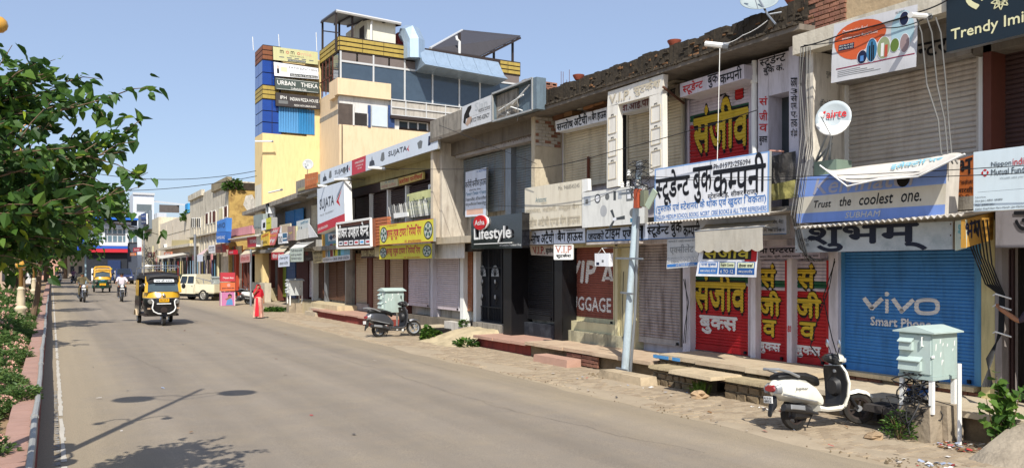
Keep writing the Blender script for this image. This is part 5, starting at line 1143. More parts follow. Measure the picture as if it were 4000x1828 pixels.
write(t,q,'शु',.3,.3,.95,.85,P((110,160,160),.6,name='faded_teal2'),.03); write(t,q2,'भम',.0,.3,.5,.85,NAVY,.03,.006); write(t,q2,'हर प्रकार के',.56,.68,.96,.85,P((70,50,30),.6,name='brown_ink')); write(t,q2,'रेडियो टीवी',.56,.42,.96,.6,P((70,50,30),.6,name='brown_ink')); write(t,q2,'रिपेयर सेन्टर',.56,.16,.96,.34,P((70,50,30),.6,name='brown_ink'))
# trendy sign
CY=P((224,220,176),.5,.05,name='cream_letter'); TN2=P((26,40,50),.5,.08,.1,name='dark_teal_flex')
a=W(3697,-70,11.45); c_=W(3705,204,11.45); d1=W(4330,YH,11.45).y; q=Q((11.45,a.y,c_.z),(11.45,d1,c_.z),(11.45,d1,a.z),(11.45,a.y,a.z),(-1,0,0))
t=board('dark teal jewellery shop board with cream letters at the upper right corner',q,TN2,[('हान',.12,.50,.62,1.0,CY,.02),('By',.455,.50,.50,.60,CY,.008),('Trendy Imitation',.035,.11,.78,.30,CY,.02)],[],th=.12,edge=STEEL)
ql=q
for k in range(8):
    for rr,ro in ((.075,0),(.05,.39)):
        a_=k*math.pi/4+ro; cu,cv=.375,.52; asp=q.h/q.w
        P_=lambda r_,an:(cu+r_*math.cos(an)*asp,cv+r_*math.sin(an))
        s_=B(); pts=[P_(.02,a_),P_(rr,a_-.33),P_(rr*1.7,a_),P_(rr,a_+.33)]
        for i in range(4): s_.bar(q.at(*pts[i],.006),q.at(*pts[(i+1)%4],.006),.014,.003,up=(-1,0,0))
        part('petal_outline',s_,CY,t)
# nippon sign
a=W(3803,595,11.2); c_=W(3803,828,11.2); d1=W(4420,YH,11.2).y; q=Q((11.2,a.y,c_.z),(11.2,d1,c_.z),(11.2,d1,a.z),(11.2,a.y,a.z),(-1,0,0)); NG=P((70,80,88),.5,.05,name='slate_ink')
NSK=P((212,226,232),.5,.05,.1,name='pale_grey_blue')
t=board('pale grey-blue mutual fund board with a red diamond logo at the right edge',q,NSK,[('Nippon',.13,.70,.27,.80,NG,.01),('india',.28,.71,.38,.82,RED,.005),('Mutual Fund',.13,.58,.36,.68,NG,.01),('Wealth sets you free',.19,.49,.40,.54,P((150,160,166),.5,name='soft_grey')),('Preferred Partner:',.015,.225,.095,.25,NG),('Divy Jain | ARN: 181800',.015,.155,.21,.195,NG,.005),('Mob.: 8104414411',.015,.09,.15,.125,NG,.005),('Station Road Near Maru Mandir, Jain Market',.015,.025,.36,.06,NG,.003)],[(.03,.32,.4,.324,NG)],th=.15,edge=WHITE)
asp=q.h/q.w
for k in range(4):
    a_=k*math.pi/2; P_=lambda r_,an:(.085+r_*math.cos(an)*asp,.635+r_*math.sin(an))
    part('diamond_logo',B().poly(pp(q,[P_(.065,a_),P_(.055,a_+.7),P_(.03,a_+.35),P_(.03,a_-.35),P_(.055,a_-.7)],.005)),RED,t)
q0=tiltq(11.95,(3723,630),(3803,605),(3803,790),(3733,785)); board('orange-brown hand-painted board squeezed behind the pale mutual fund board',q0,P((186,104,50),.6,.25,.5,4,name='burnt_orange',dcol=(90,50,34)),[('भ',.25,.62,.95,.95,KP_,.03),('विक्रेता',.2,.38,.98,.5,K,.01),('आरसी',.1,.2,.98,.34,K,.01),('रिवि',.2,.02,.98,.16,K,.01)],th=.1)
# fund banner on the beam
q0=tiltq(11.42,(3258,97),(3585,18),(3581,262),(3246,326)); q=wavy(q0,.01,21)
t=thing('hanging_banner','printed fund banner with an orange shape and arched pictures tied over the cream beam','banner',tuple(q.at(.5,0)))
part('banner_cloth',cloth(q0,40,20,.01,21),P((206,206,208),.45,.05,.12,name='glossy_flex'),t,True)
ORG_=P((204,92,48),.5,.06,name='print_orange'); 
gridpoly(t,q,lambda a:(.3,.62) if a is None else (.33+.31*math.cos(a)*(1.05 if math.cos(a)>0 else 1),.70+ (.27*math.sin(a) if math.sin(a)>0 else .38*math.sin(a)*(1 if math.cos(a)<.2 else .6))),ORG_,.003)
gridpatch(t,q,.06,.21,.98,.228,P((140,40,70),.5,name='print_maroon'),.003,n=20)
gridpoly(t,q,lambda a:(.86,.68) if a is None else (.84+.13*math.cos(a),.64+.32*math.sin(a)),P((170,200,210),.5,name='print_sky'),.002)
for cu,cv,ru,rv_,m_ in ((.38,.34,.055,.11,NAVY),(.49,.42,.062,.19,P((60,120,160),.5,name='print_blue')),(.63,.42,.075,.18,P((150,160,120),.5,name='print_olive')),(.87,.42,.05,.15,P((150,130,130),.5,name='print_mauve')),(.86,.82,.05,.11,NAVY),(.76,.42,.05,.11,P((96,120,50),.5,name='print_green'))):
    gridpoly(t,q,lambda a,cu=cu,cv=cv,ru=ru,rv_=rv_:(cu,cv) if a is None else (cu+ru*1.12*math.cos(a),cv+rv_*1.06*math.sin(a)),SW,.005); gridpoly(t,q,lambda a,cu=cu,cv=cv,ru=ru,rv_=rv_:(cu,cv) if a is None else (cu+ru*math.cos(a),cv+rv_*math.sin(a)),m_,.007)
for u0,v0,u1,v1,m_ in ((.46,.26,.475,.5,K),(.485,.24,.50,.56,K),(.505,.26,.52,.5,K),(.60,.28,.635,.5,WHITE),(.645,.26,.68,.46,P((190,80,60),.5,name='print_coral')),(.36,.27,.40,.36,P((80,130,190),.5,name='print_lt'))): gridpatch(t,q,u0,v0,u1,v1,m_,.009,n=3)
gridpatch(t,q,.08,.52,.27,.62,NAVY,.005,n=4); write(t,q,'NFO: May 09, 2025',.09,.575,.26,.61,INKW,0,.008); write(t,q,'DATE: May 23, 2025',.09,.53,.26,.565,INKW,0,.008)
write(t,q,'Opportunities Fund',.12,.78,.43,.86,INKW,.01,.008,.15); write(t,q,'power your Rural India',.12,.68,.56,.74,INKW,.005,.008,.15)
for k in range(4): gridpatch(t,q,.08,.08+.03*k,.6-.08*k,.088+.03*k,G3,.003,n=12)
write(t,q,'PRUDENT',.76,.92,.86,.96,G3,.0,.004)
# lifestyle board
GB=P((22,22,26),.12,.1,name='gloss_black',coat=.8); q=tiltq(11.35,(1840,855),(2039,831),(2039,968),(1841,974))
t=board('glossy black footwear shop board with white raised letters and a red disc',q,GB,[('A Complete Footwear Shop',.59,.045,.99,.13,INKW,.005)],[],th=.25)
for k in range(4): write(t,q,'Lifestyle',.10,.20,.83,.66,P((150,152,156),.6,name='letter_side') if k<3 else WHITE,.022,.015+.015*k)
part('underline',B().ext(q.sub(.09,.15,.83,.175,.05).c,-q.n*.04),INKW,t)
dsc=B().ext(disc(q,.235,.84,.13,.23,.09,24),-q.n*.08); part('red_disc',dsc,RED,t); part('disc_rim',B().ext(disc(q,.245,.84,.145,.245,.05,24),-q.n*.04),INKW,t); write(t,q,'Asha',.14,.76,.34,.92,INKW,.02,.096)
# left concrete parapet signs
q=tiltq(11.28,(1806,418),(1923,370),(1923,474),(1802,510)); t=board('broken white clock agency board with a jagged hole on the concrete parapet',q,P((200,202,204),.5,.08,.25,name='white_acrylic'),[('JAYCO TIME AGENCY',.3,.14,.92,.36,K,.01,.006,.15),('MUSICAL CLOCKS',.57,.5,.94,.62,K,.008),('Sian',.45,.62,.85,.92,P((180,184,186),.5,name='embossed_white'),.02)],[(.0,.44,1,.448,G3)],th=.14,edge=AL)
part('broken_hole',B().poly(pp(q,[(.06,.30),(.08,.62),(.2,.9),(.32,.92),(.33,.8),(.25,.6),(.28,.45),(.15,.42),(.14,.2)],.004)),DARK,t); part('hole_rim',B().poly(pp(q,[(.14,.2),(.2,.42),(.32,.46),(.36,.36),(.3,.2),(.2,.1)],.004)),P((176,150,130),.6,name='inner_tan'),t)
t=thing('broken_sign_box','open rusty grey sign box with hanging tube lights on the concrete parapet','sign box',tuple(W(1925,475,11.25)))
q=tiltq(11.22,(1923,368),(2080,306),(2080,430),(1925,475)); BX=P((108,124,134),.6,.25,.5,5,name='grey_blue_metal',dcol=(60,66,70),metal=.2)
bk_=[p+Vector((.2,0,0)) for p in q.c]; b=B()
for i in range(4): b.add([q.c[i],q.c[(i+1)%4],bk_[(i+1)%4],bk_[i]],[[0,1,2,3]])
b.add([p-Vector((.01,0,0)) for p in bk_],[[0,1,2,3]]); part('box_shell',b,BX,t)
rim=B(); 
for i in range(4): rim.bar(q.c[i],q.c[(i+1)%4],.05,.05)
part('box_rim',rim,AL,t)
for (a_,c_) in (((.45,.42),(.9,.85)),((.1,.35),(.75,.6)),((.42,.35),(.72,.10)),((.28,.05),(.36,.18))): part('tube_light',B().tube([q.at(*a_,-.08),q.at(*c_,-.05)],.02,6),WHITE,t,True)
for s_ in ((.05,.3,.3,.1,.4,.02),(.3,.5,.35,.2,.5,.0),(.6,.6,.66,.1,.62,-.2)): part('loose_wire',B().tube([q.at(s_[0],s_[1],-.05),q.at(s_[2],s_[3],0),q.at(s_[4],s_[5],-.03)],.008,4),G3,t)
part('end_plate',B().ext([W(2080,306,11.22),W(2096,301,11.22),W(2096,425,11.22),W(2080,430,11.22)],(.3,0,0)),BX,t)
# karimi sign
q=tiltq(12.3,(1817,674),(1902,653),(1900,842),(1816,848)); board('upright furniture house board with Hindi lines leaning before the left upper shutter',q,SLB2,[('करीमी फर्नीचर हाउस',.03,.62,.97,.82,K,.01),('M. 9829219643',.55,.93,.98,.97,BLUE),('स्टेशन रोड, सीकर',.2,.555,.75,.60,K),('शिशम * शिशम * शिशम',.04,.46,.97,.54,TL_,.008),('शिशम फर्नीचर, ऑफिस फर्नीचर',.04,.33,.97,.42,G4,.004),('घरेलू-फर्नीचर का विशाल शोरूम',.04,.22,.97,.31,G4,.004)],[(.08,.04,.85,.16,P((222,180,160),.6,name='pale_salmon')),(0,.0,.02,1,K),(.98,0,1,1,K)],th=.05,edge=AL)
# sujata long board
q=tiltq(11.38,(1251,672),(1712,505),(1710,581),(1251,724)); SG=P((204,212,222),.5,.05,.1,name='silver_grey_flex'); SR=P((184,50,62),.5,.06,name='crimson_print'); GK=P((60,62,70),.5,.05,name='charcoal_print')
t=board('very long pale grey appliance board with a crimson panel along the roof edge',q,SG,[('SUJATA',.17,.33,.31,.70,GK,.03,.006),('SUJATA',.665,.35,.80,.72,GK,.03,.006),('TRUST THE EXPERT',.17,.2,.30,.26,G3),('UPHAR KENDRA',.375,.66,.46,.80,INKW,.01),('M. 9782806108',.385,.45,.45,.55,INKW),('SIKAR',.40,.27,.44,.36,INKW)],[(.345,0,.475,1,SR)],th=.1,edge=AL)
for u in (.03,.505):
    part('mixer_print',B().poly(pp(q,[(u,.2),(u+.005,.5),(u+.02,.55),(u+.025,.85),(u+.03,.55),(u+.042,.5),(u+.05,.2)],.003)),GK,t)
for u in (.10,.60): part('mixer_print',B().poly(pp(q,[(u,.35),(u+.01,.8),(u+.03,.8),(u+.035,.35),(u+.02,.25)],.003)),G3,t)
for u in (.22,.84): part('flask_print',B().poly(pp(q,[(u+.04,.3),(u+.03,.65),(u+.05,.75),(u+.065,.65),(u+.06,.3)],.003)),G3,t)
for u in (.265,.91): part('grinder_print',B().poly(pp(q,[(u+.03,.3),(u+.032,.8),(u+.045,.8),(u+.045,.3)],.003)),NAVY,t)
for u in (.312,.8): part('star_logo',B().poly(pp(q,[(u,.5),(u+.018,.72),(u+.01,.52),(u+.018,.32)],.003)),RED,t)
q=tiltq(11.2,(1239,739),(1343,707),(1348,868),(1241,914)); t=board('large silver-grey appliance board with crimson lower band at the corner of the row',q,SG,[('SUJATA',.1,.45,.64,.74,GK,.03),('TRUST THE EXPERT',.1,.36,.62,.40,G3),('SIKAR UPHAR KENDRA',.02,.06,.4,.12,INKW,.004)],[(0,0,1,.21,SR)],th=.35,edge=WHITE)
part('star_logo',B().poly(pp(q,[(.72,.56),(.93,.82),(.80,.58),(.86,.42)],.004)),RED,t); part('star_logo',B().poly(pp(q,[(.70,.58),(.80,.72),(.97,.92),(.82,.70)],.005)),G3,t)
# sikar uphar kendra
q=tiltq(11.15,(1317,874),(1449,854),(1451,963),(1319,969)); WD_=P((120,74,54),.6,.15,.3,name='brown_slats'); t=board('white-framed gift centre board with white Hindi letters over wooden slats',q,WD_,[('सीकर उपहार केन्द्र',.04,.34,.96,.9,INKW,.035,.05)],[(.02,.08,.98,.84,KP_)],th=.25,frame=WHITE,fw=.09)
for k,m_ in enumerate((NAVY,SR,K,RED,P((60,160,220),.5,name='print_cyan'),SR)): patch(t,q,.04+.16*k,.1,.17+.16*k,.27,SW,.004); patch(t,q,.06+.16*k,.15,.15+.16*k,.22,m_,.006)
q=tiltq(11.35,(1452,854),(1514,845),(1514,955),(1453,962)); t=thing('wooden_cladding','orange wooden slat cladding between the gift centre board and the yellow tyre board','cladding',tuple(q.at(.5,0)))
for k in range(9): s_=q.sub(0,k/9+.01,1,(k+1)/9-.01,rnd.uniform(0,.015)); part('wood_plank',B().ext(s_.c,(.15,0,0)),P((176,104,66),.6,.2,.3,5,name='orange_wood'),t)
# harsu tyre boards
YB=P((214,204,64),.55,.06,.2,name='bright_yellow_sheet',dcol=(150,130,50)); 
for k,c4 in enumerate((((1483,881),(1693,853),(1693,943),(1484,958)),((1482,962),(1688,950),(1688,1009),(1482,1013)))):
    q=tiltq(11.25 if k==0 else 11.5,*c4); t=board(('upper yellow tyre repair board with wheel pictures and red border','lower yellow tyre repair board directly above the pinkish shutters')[k],q,YB,[('हरसु ट्यूब टायर रिपेयरिंग',.155,.22,.80,.84 if k==0 else .92,SR,.025),('मो. 8963834082',.5,.04,.8,.17,SR,.01)]+([('स्व. कन्हैयालाल जी सैनी',.15,.86,.35,.95,SR)] if k==0 else []),[(0,0,1,.02,SR),(0,.98,1,1,SR)] if k==0 else [],th=.1,edge=AL)
    for cu in (.085,.915):
        for r_,m_,o_ in ((1,K,.004),(.84,P((190,196,186),.5,name='wheel_grey'),.006),(.2,K,.009)): part('wheel_print',B().poly(disc(q,cu,.5,.075*r_,.40*r_,o_)),m_,t)
        for j in range(5):
            a_=j*1.2566+.3; part('spoke_print',B().poly(pp(q,[(cu+.075*.8*math.cos(a_+x)*y,.5+.4*.8*math.sin(a_+x)*y) for x,y in ((-.5,.45),(.5,.45),(.25,.95),(-.25,.95))],.008)),P((60,96,84),.5,name='wheel_dark'),t)
# small items of b4
q=tiltq(12.25,(1554,697),(1653,672),(1653,699),(1556,726)); board('small yellow furniture sign with red Hindi letters under the roof slab',q,P((214,190,110),.6,.06,.2,name='pale_yellow'),[('अशोका फर्नीचर्स',.04,.12,.97,.9,RED,.02)],th=.08)
q=tiltq(12.2,(1485,712),(1553,698),(1554,726),(1487,741)); board('faded cream sign with washed-out red letters left of the yellow furniture sign',q,P((206,200,166),.6,.08,.3,name='washed_cream'),[('अशोका फर्नीचर',.04,.1,.9,.6,P((206,150,130),.6,name='washed_red'),.01),('M. 94133',.3,.66,.8,.92,TL_)],th=.08)
q0=tiltq(11.75,(1589,760),(1693,736),(1705,829),(1587,843)); q=wavy(q0,.012,33); t=thing('hanging_banner','pale yellow-green furniture banner with creases on the balcony rail','banner',tuple(q.at(.5,0))); part('banner_cloth',cloth(q0,24,12,.012,33),P((196,198,140),.6,.06,.2,name='pale_green_flex'),t,True)
write(t,q,'अशोका फर्नीचर',.12,.42,.78,.74,P((52,64,52),.6,name='dark_green_ink'),.012,.008); write(t,q,'अलमारी, बेड, ऑफिस फर्नीचर की दुकान',.12,.26,.74,.36,TL_,.003,.008); write(t,q,'मैनेजर स्टेशन रोड (राज.)',.2,.1,.66,.2,TL_,.0,.008); gridpatch(t,q,.8,.18,.97,.4,P((60,110,90),.5,name='print_green2'),.005,n=4); gridpatch(t,q,.84,.42,.95,.66,P((90,140,110),.5,name='print_green3'),.005,n=4); gridpatch(t,q,.02,.3,.1,.9,G3,.005,n=4)
t=thing('sheet_stack','rows of stacked grey metal strips standing on the ledge above the yellow board','metal strips',tuple(W(1512,868,11.6)))
for k in range(46):
    px=1514+k*4.1; a_=W(px,YH-.185*(px-200)+rnd.uniform(-2,6)+40-14,11.62); e_=W(px+3,YH-.142*(px-200),11.62); part('metal_strip',B().bar(Vector((11.62,a_.y,a_.z+.18)),Vector((11.70,a_.y-.05,e_.z-.08)),.035,.012),rnd.choice([AL,STEEL,WHITE]),t)
q=tiltq(11.6,(1538,833),(1592,829),(1593,845),(1539,853)); solo('blank_panel',B().ext(q.c,(.04,0,0)),WHITE,'small blank white board lying on the ledge by the yellow-green banner','panel')
q=tiltq(11.9,(1257,915),(1367,900),(1367,1014),(1261,1026)); t=board('colourful appliance poster board with black shop name below, half behind the white-framed board',q,P((120,170,190),.5,.08,.1,name='poster_blue'),[('BAJAJ',.42,.78,.95,.92,P((110,50,50),.5,name='maroon_ink'),.02),('SIKAR UPHAR KENDRA',.42,.03,.97,.14,K,.015),('AUTHORISED DEALER',.03,.05,.4,.12,G3)],[(0,0,1,.17,SW,.002),(.24,.72,.99,.97,SW,.003),(0,.17,.12,.99,P((206,160,70),.5,name='poster_gold'),.003),(.12,.17,.2,.6,SW,.004),(.3,.18,.4,.62,P((180,80,60),.5,name='poster_rust'),.004),(.42,.18,.58,.62,P((206,200,70),.5,name='poster_lemon'),.004),(.6,.18,.68,.66,P((90,150,90),.5,name='poster_green'),.004),(.7,.2,.8,.5,P((120,190,220),.5,name='poster_sky'),.005)],th=.12,edge=AL)
part('diamond_logo',B().poly(pp(q,[(.28,.84),(.35,.95),(.42,.84),(.35,.73)],.006)),P((40,80,120),.5,name='logo_blue'),t)
for u,m_ in ((.15,NAVY),(.22,P((40,100,130),.5,name='poster_teal')),(.34,K),(.47,K),(.63,P((30,80,60),.5,name='poster_dkgreen'))): part('bottle_print',B().poly(pp(q,[(u-.015,.2),(u-.02,.38),(u,.52),(u+.02,.38),(u+.015,.2)],.007)),m_,t)
q=tiltq(11.95,(1220,977),(1264,972),(1263,1024),(1224,1028)); board('cream cloth sign with black Hindi lines left of the appliance poster',q,P((214,208,176),.6,.06,.2,name='cream_cloth'),[('सीगाड़ी',.08,.6,.95,.92,K,.015),('फोटो स्टेट',.15,.3,.9,.5,G3),('स्टेशनरी',.2,.08,.8,.22,G3)],th=.03)
q=tiltq(12.1,(1409,968),(1462,964),(1462,1006),(1411,1008)); board('dark brown name board with cream capitals under the gift centre board',q,P((62,30,24),.5,.1,name='deep_brown'),[('SIKAR UPHAR',.04,.15,1.0,.7,CY,.02)],th=.1)
solo('small_face_board',B().ext(tiltq(11.7,(1462,962),(1482,961),(1482,1002),(1463,1003)).c,(.05,0,0)),CREAM2,'small blank cream board beside the dark brown name board','panel')
# crowd of signs on b5: X, corners, colour, texts
def sg(lb,X,c4,mt,tx=(),pt=(),th=.05,edge=None): return board(lb,tiltq(X,*c4),mt,tx,pt,th=th,edge=edge)
DR=P((176,56,60),.6,.08,.15,name='sign_red'); PNK=P((206,112,112),.6,.1,.2,name='sign_pink'); BG=P((196,184,158),.6,.1,.3,name='sign_beige')
sg('white and yellow cooker sign on the small dim building',11.2,((1022,860),(1060,848),(1060,893),(1021,901)),SW,[('COOKER',.55,.5,.9,.6,K)],[(.48,0,1,1,P((196,196,60),.6,.08,name='sign_lime')),(.14,.2,.4,.7,K)],.35,AL)
sg('slanting pink-red sign with white Hindi letters on the small dim building',11.3,((1058,895),(1093,886),(1071,957),(1039,959)),PNK,[('रेडीमेड',.1,.72,.9,.9,INKW,.02),('फैशन वर्ल्ड',.1,.48,.9,.66,P((230,170,60),.6,name='sign_orange_ink'),.02),('साड़ी सूट',.1,.14,.9,.38,INKW,.03)])
sg('yellow printed banner with orange letters left of the slanting pink sign',11.25,((1020,917),(1052,902),(1050,957),(1017,963)),P((214,180,70),.6,.15,.2,name='sign_mustard'),[('गारमेन्ट',.15,.7,.9,.9,RED,.02),('रेडीमेड',.2,.15,.8,.4,K)],[(.0,.0,.3,.5,BG)])
sg('white and slate sign with bold capitals and a watch dealer list',11.2,((1087,913),(1121,908),(1123,949),(1087,953)),SW,[('TITAN CO',.04,.1,.45,.7,K,.03)],[(.5,.2,1,.95,ink((60,100,130))),(.55,.4,.95,.5,INKW,.004)])
sg('upper beige board with pale squares above the slate sign',11.35,((1092,880),(1133,872),(1134,908),(1092,914)),BG,[],[(.25,.1,.7,.85,P((186,164,140),.6,name='faded_tan')),(.02,.1,.2,.85,SW)],.08)
sg('mauve-brown printed board among the pale signs',11.2,((1123,884),(1147,883),(1147,938),(1122,941)),P((150,124,118),.6,.12,.3,name='sign_mauve'),[('जूते',.2,.45,.8,.6,P((206,190,90),.6,name='gold_ink'),.02)],[(.15,.1,.4,.35,G3)],.07)
sg('cream board next to the mauve-brown board',11.3,((1147,884),(1158,883),(1158,939),(1147,938)),P((206,200,160),.6,.08,.2,name='sign_cream2'),[],[],.06)
sg('tall pale board with teal letters and a small skyline drawing',11.4,((1158,865),(1207,853),(1205,888),(1158,902)),P((192,198,196),.6,.08,.2,name='sign_pale'),[('इन्दौरिया',.35,.5,.95,.85,TL_,.01)],[(.1,.1,.16,.45,G3),(.25,.1,.3,.35,G3),(.38,.05,.45,.3,G4)],.06)
sg('large blank greyish white sheet hanging under the pale skyline board',11.2,((1159,902),(1204,888),(1202,930),(1157,939)),P((200,198,190),.65,.1,.35,name='sheet_grey'),[],[],.02)
sg('crumpled white tarpaulin triangle at the end of the sign row',11.15,((1203,872),(1209,876),(1241,925),(1205,929)),P((206,206,206),.6,.1,.3,name='tarp_white'),[],[],.02)
sg('orange faded board on the roof slab of the small dim building',11.45,((1191,682),(1239,672),(1237,730),(1191,741)),P((196,116,66),.65,.2,.4,name='faded_orange'),[('मोबाइल सेन्टर',.1,.5,.9,.72,P((214,160,120),.6,name='pale_orange_ink'))],[],.06)
sg('grey beam lettered for the electronics shop above the blue doorway',12.0,((1196,745),(1237,738),(1237,762),(1197,775)),P((176,182,190),.65,.1,.4,name='beam_grey'),[('राजन इलेक्ट्रोनिक्स',.03,.3,.97,.9,K,.015)],[],.2)
sg('grey beam with dark letters above the blue upper shutters',12.15,((1076,800),(1162,772),(1162,790),(1076,812)),P((140,146,152),.65,.1,.4,name='beam_grey2'),[('इन्दिरा फैन्सी स्टोर',.3,.15,.98,.9,G4,.012)],[],.2)
sg('white shop strip reading for a watch company over the grey shutter',11.9,((1046,970),(1081,966),(1081,985),(1045,988)),SLB2,[('घड़ी सेन्टर',.05,.1,.95,.9,NAVY,.02)],[],.08)
def awn(lb,X0,X1,fl,fr_,bl_,br_,vh,mt,vm=None,tx=(),vl='valance'):
    a,c_,d_,e_=W(*fl,X0),W(*fr_,X0),W(*bl_,X1),W(*br_,X1); t=thing('awning',lb,'awning',(a.x,a.y,a.z-vh)); 
    b=B().ext([a,c_,e_,d_],(0,0,-.012)); part('canopy_cloth',b,mt,t); q=Q(a+Vector((0,0,-vh)),c_+Vector((0,0,-vh)),c_,a,(-1,0,0)); part(vl,B().ext(q.c,(.01,0,0)),vm or mt,t)
    for s_,u0,v0,u1,v1,m_ in tx: write(t,q,s_,u0,v0,u1,v1,m_,.015)
    for p_,r_ in ((a,d_),(c_,e_)): part('awning_arm',B().tube([p_,r_+Vector((0,0,-.35))],.018,5),STEEL,t)
    return t
awn('beige awning with a red Hindi banner valance',10.7,11.9,(1060,985),(1108,984),(1095,960),(1132,958),.42,P((190,176,150),.8,.1,.3,name='beige_canvas'),DR,[('सेल सेल',.1,.2,.9,.8,INKW)])
awn('grey-white awning with a printed price list hanging below',10.6,11.9,(1133,971),(1184,967),(1162,946),(1228,942),.68,P((204,202,196),.8,.08,.3,name='white_canvas'),P((186,196,184),.6,.08,.2,name='list_green_white'),[('मिनी मेन्टल स्टोर',.06,.72,.94,.92,G4),('साड़ी सूट बेडशीट',.1,.4,.9,.6,G3),('कम्बल चादर',.1,.12,.9,.3,G3)])
awn('small white awning with a framed Hindi notice hanging below',10.5,11.6,(1087,998),(1130,992),(1105,982),(1137,976),.62,P((196,194,184),.8,.08,.3,name='off_white_canvas'),SLB2,[('इन्डियन जूतिया',.12,.55,.88,.85,G4),('सस्ता स्टोर',.12,.15,.88,.45,G4)])
awn('cream awning with a pinkish valance on a black post',10.5,12.0,(938,996),(976,990),(962,974),(1012,972),.52,P((196,184,158),.8,.1,.3,name='cream_canvas'),P((196,150,144),.6,.1,.2,name='pink_valance'),[('शीतल पेय',.08,.2,.92,.8,DR)])
q=tiltq(11.4,(965,928),(1001,921),(1001,963),(967,967)); board('crimson watch sign in a white light box frame',q,P((166,40,58),.5,.08,name='sign_crimson'),[('TITAN',.3,.35,.95,.68,INKW,.01)],th=.4,edge=WHITE)
sg('folded dark poster board above the shaded doorway',12.2,((1186,975),(1222,973),(1222,1018),(1186,1019)),P((60,52,56),.6,.2,.2,name='sign_dark'),[('SONY',.3,.1,.8,.25,P((160,160,160),.6,name='dim_ink'))],[(.2,.5,.5,.8,P((120,50,50),.6,name='dim_red'))])
sg('tilted white placard above the appliance poster',11.9,((1234,936),(1256,936),(1254,972),(1233,974)),P((200,198,192),.6,.1,.3,name='placard'),[],[])
sg('grey sheet notice below the roof slab at the left end, with a drawn cross',11.3,((990,842),(1027,835),(1028,893),(991,893)),P((140,150,146),.6,.12,.4,name='grey_green_sheet'),[('9783',.1,.03,.8,.12,G4)],[],.3)

# cluttered balcony end between the two big boards
t=thing('balcony_clutter','crumpled black sheet and a yellow blotched panel on the balcony between the two big boards','balcony clutter',tuple(W(3008,780,11.9)))
q0=tiltq(11.9,(3008,612),(3108,590),(3108,705),(3008,722)); part('black_sheet',cloth(q0,14,8,.03,51),P((62,60,58),.6,.5,.5,7,.6,name='black_tarp',dcol=(150,145,140),streak=False),t,True)
q0=tiltq(11.85,(3005,722),(3112,702),(3112,770),(3005,786)); part('yellow_panel',cloth(q0,14,6,.02,52),P((176,168,100),.8,.4,.8,6,.5,name='yellow_blotched',dcol=(70,76,66),streak=False),t,True)
part('rod',B().tube([W(3008,590,11.8),W(3060,592,11.8)],.02,6),P((206,150,130),.5,name='pink_rod'),t)
# ================================================================ TALL YELLOW BUILDING
YW=P((224,200,146),.85,.06,.3,.8,.08,name='yellow_wall_paint',dcol=(176,140,92)); YP=P((218,194,160),.85,.06,.3,.8,.08,name='peach_wall_paint',dcol=(170,134,96)); CRW=P((216,210,192),.85,.08,.3,1,name='cream_wall')
GP=P((168,146,72),.6,.15,.35,3,name='gold_cladding',dcol=(90,72,40)); BP=P((128,78,50),.6,.15,.3,3,name='copper_cladding'); BKM=P((48,38,34),.6,.1,name='dark_metal'); BG_=P((26,62,140),.08,.15,name='blue_mirror_glass',coat=.6); WGL=P((64,78,92),.08,.2,name='window_glass',coat=.6); ALW=P((200,200,198),.4,.05,name='white_aluminium',metal=.2)
T=thing('tall_building','tall yellow commercial building with gold cladding bands, blue glass corner and rooftop sheds','building',(16,50,0))
DT=53.3; DM=49.0; ZT=16.95
XL=12.0; X1=WD(1250,YH,DT).x; XM=15.8; XR=WD(2033,YH,DM).x
zT=lambda y,px=1100:WD(px,y,DT).z
mz0=WD(1340,487,DM).z
part('tower_wall',B().box((XL,DT,-.2),(XM+.3,DT+2.25,11.1)),YW,T); part('tower_core',B().box((XL+.5,DT+.5,11.1),(XM+.3,DT+2.25,16.5)),YW,T)
part('tower_side',B().box((X1-.9,DT,11.1),(XM+.1,DT+.5,16.3)),YW,T)
part('main_wall',B().box((XM,DM,-.2),(XR,DM+12,mz0)),YP,T)
# tower claddings: front is the street side to the left, face toward viewer has signs
def bandT(z0,z1,mt,n):
    h=(z1-z0)/n
    for k in range(n):
        za=z0+k*h+.03; zb=z0+(k+1)*h-.03
        part('cladding_panel',B().box((XL,DT-.02,za),(XL+1.05,DT+.06,zb)),mt,T); part('cladding_panel',B().box((XL,DT+1.1,za),(XL+.06,DT+2.2,zb)),mt,T); part('cladding_panel',B().box((XL,DT,za),(XL+.06,DT+1.06,zb)),mt,T)
    part('cladding_backing',B().box((XL+.02,DT+.01,z0-.03),(XL+1.2,DT+2.3,z1+.03)),BKM,T)
zc=lambda y:WD(1025,y,DT).z
bandT(zc(232),zc(176),BP,3); bandT(zc(385),zc(332),GP,3)
def glassT(z0,z1,nv,nh=2):
    part('glass_backing',B().box((XL+.05,DT+.05,z0),(XL+1.3,DT+2.3,z1)),BKM,T)
    for i in range(nh):
        for j in range(nv):
            za=z0+(z1-z0)*j/nv+.03; zb=z0+(z1-z0)*(j+1)/nv-.03; part('glass_pane',B().box((XL+.02+i*.62,DT,za),(XL+.6+i*.62,DT+.04,zb)),BG_,T)
            part('glass_pane',B().box((XL,DT+.04+i*1.1,za),(XL+.04,DT+1.1+i*1.1,zb)),BG_,T)
glassT(zc(331),zc(234),2); glassT(zc(521),zc(387),3)
# lower tower: yellow body, balcony on the left
part('balcony_void',B().box((XL-.004,DT+.3,4.2),(XL+.3,DT+2.2,7.8)),CRW,T); part('balcony_rail',B().box((XL-.05,DT+.3,5.0),(XL-.02,DT+2.0,5.05)),BKM,T)
for k in range(6): part('rail_bar',B().bar((XL-.03,DT+.3+k*.33,4.5),(XL-.03,DT+.3+k*.33,5.5),.03),BKM,T)
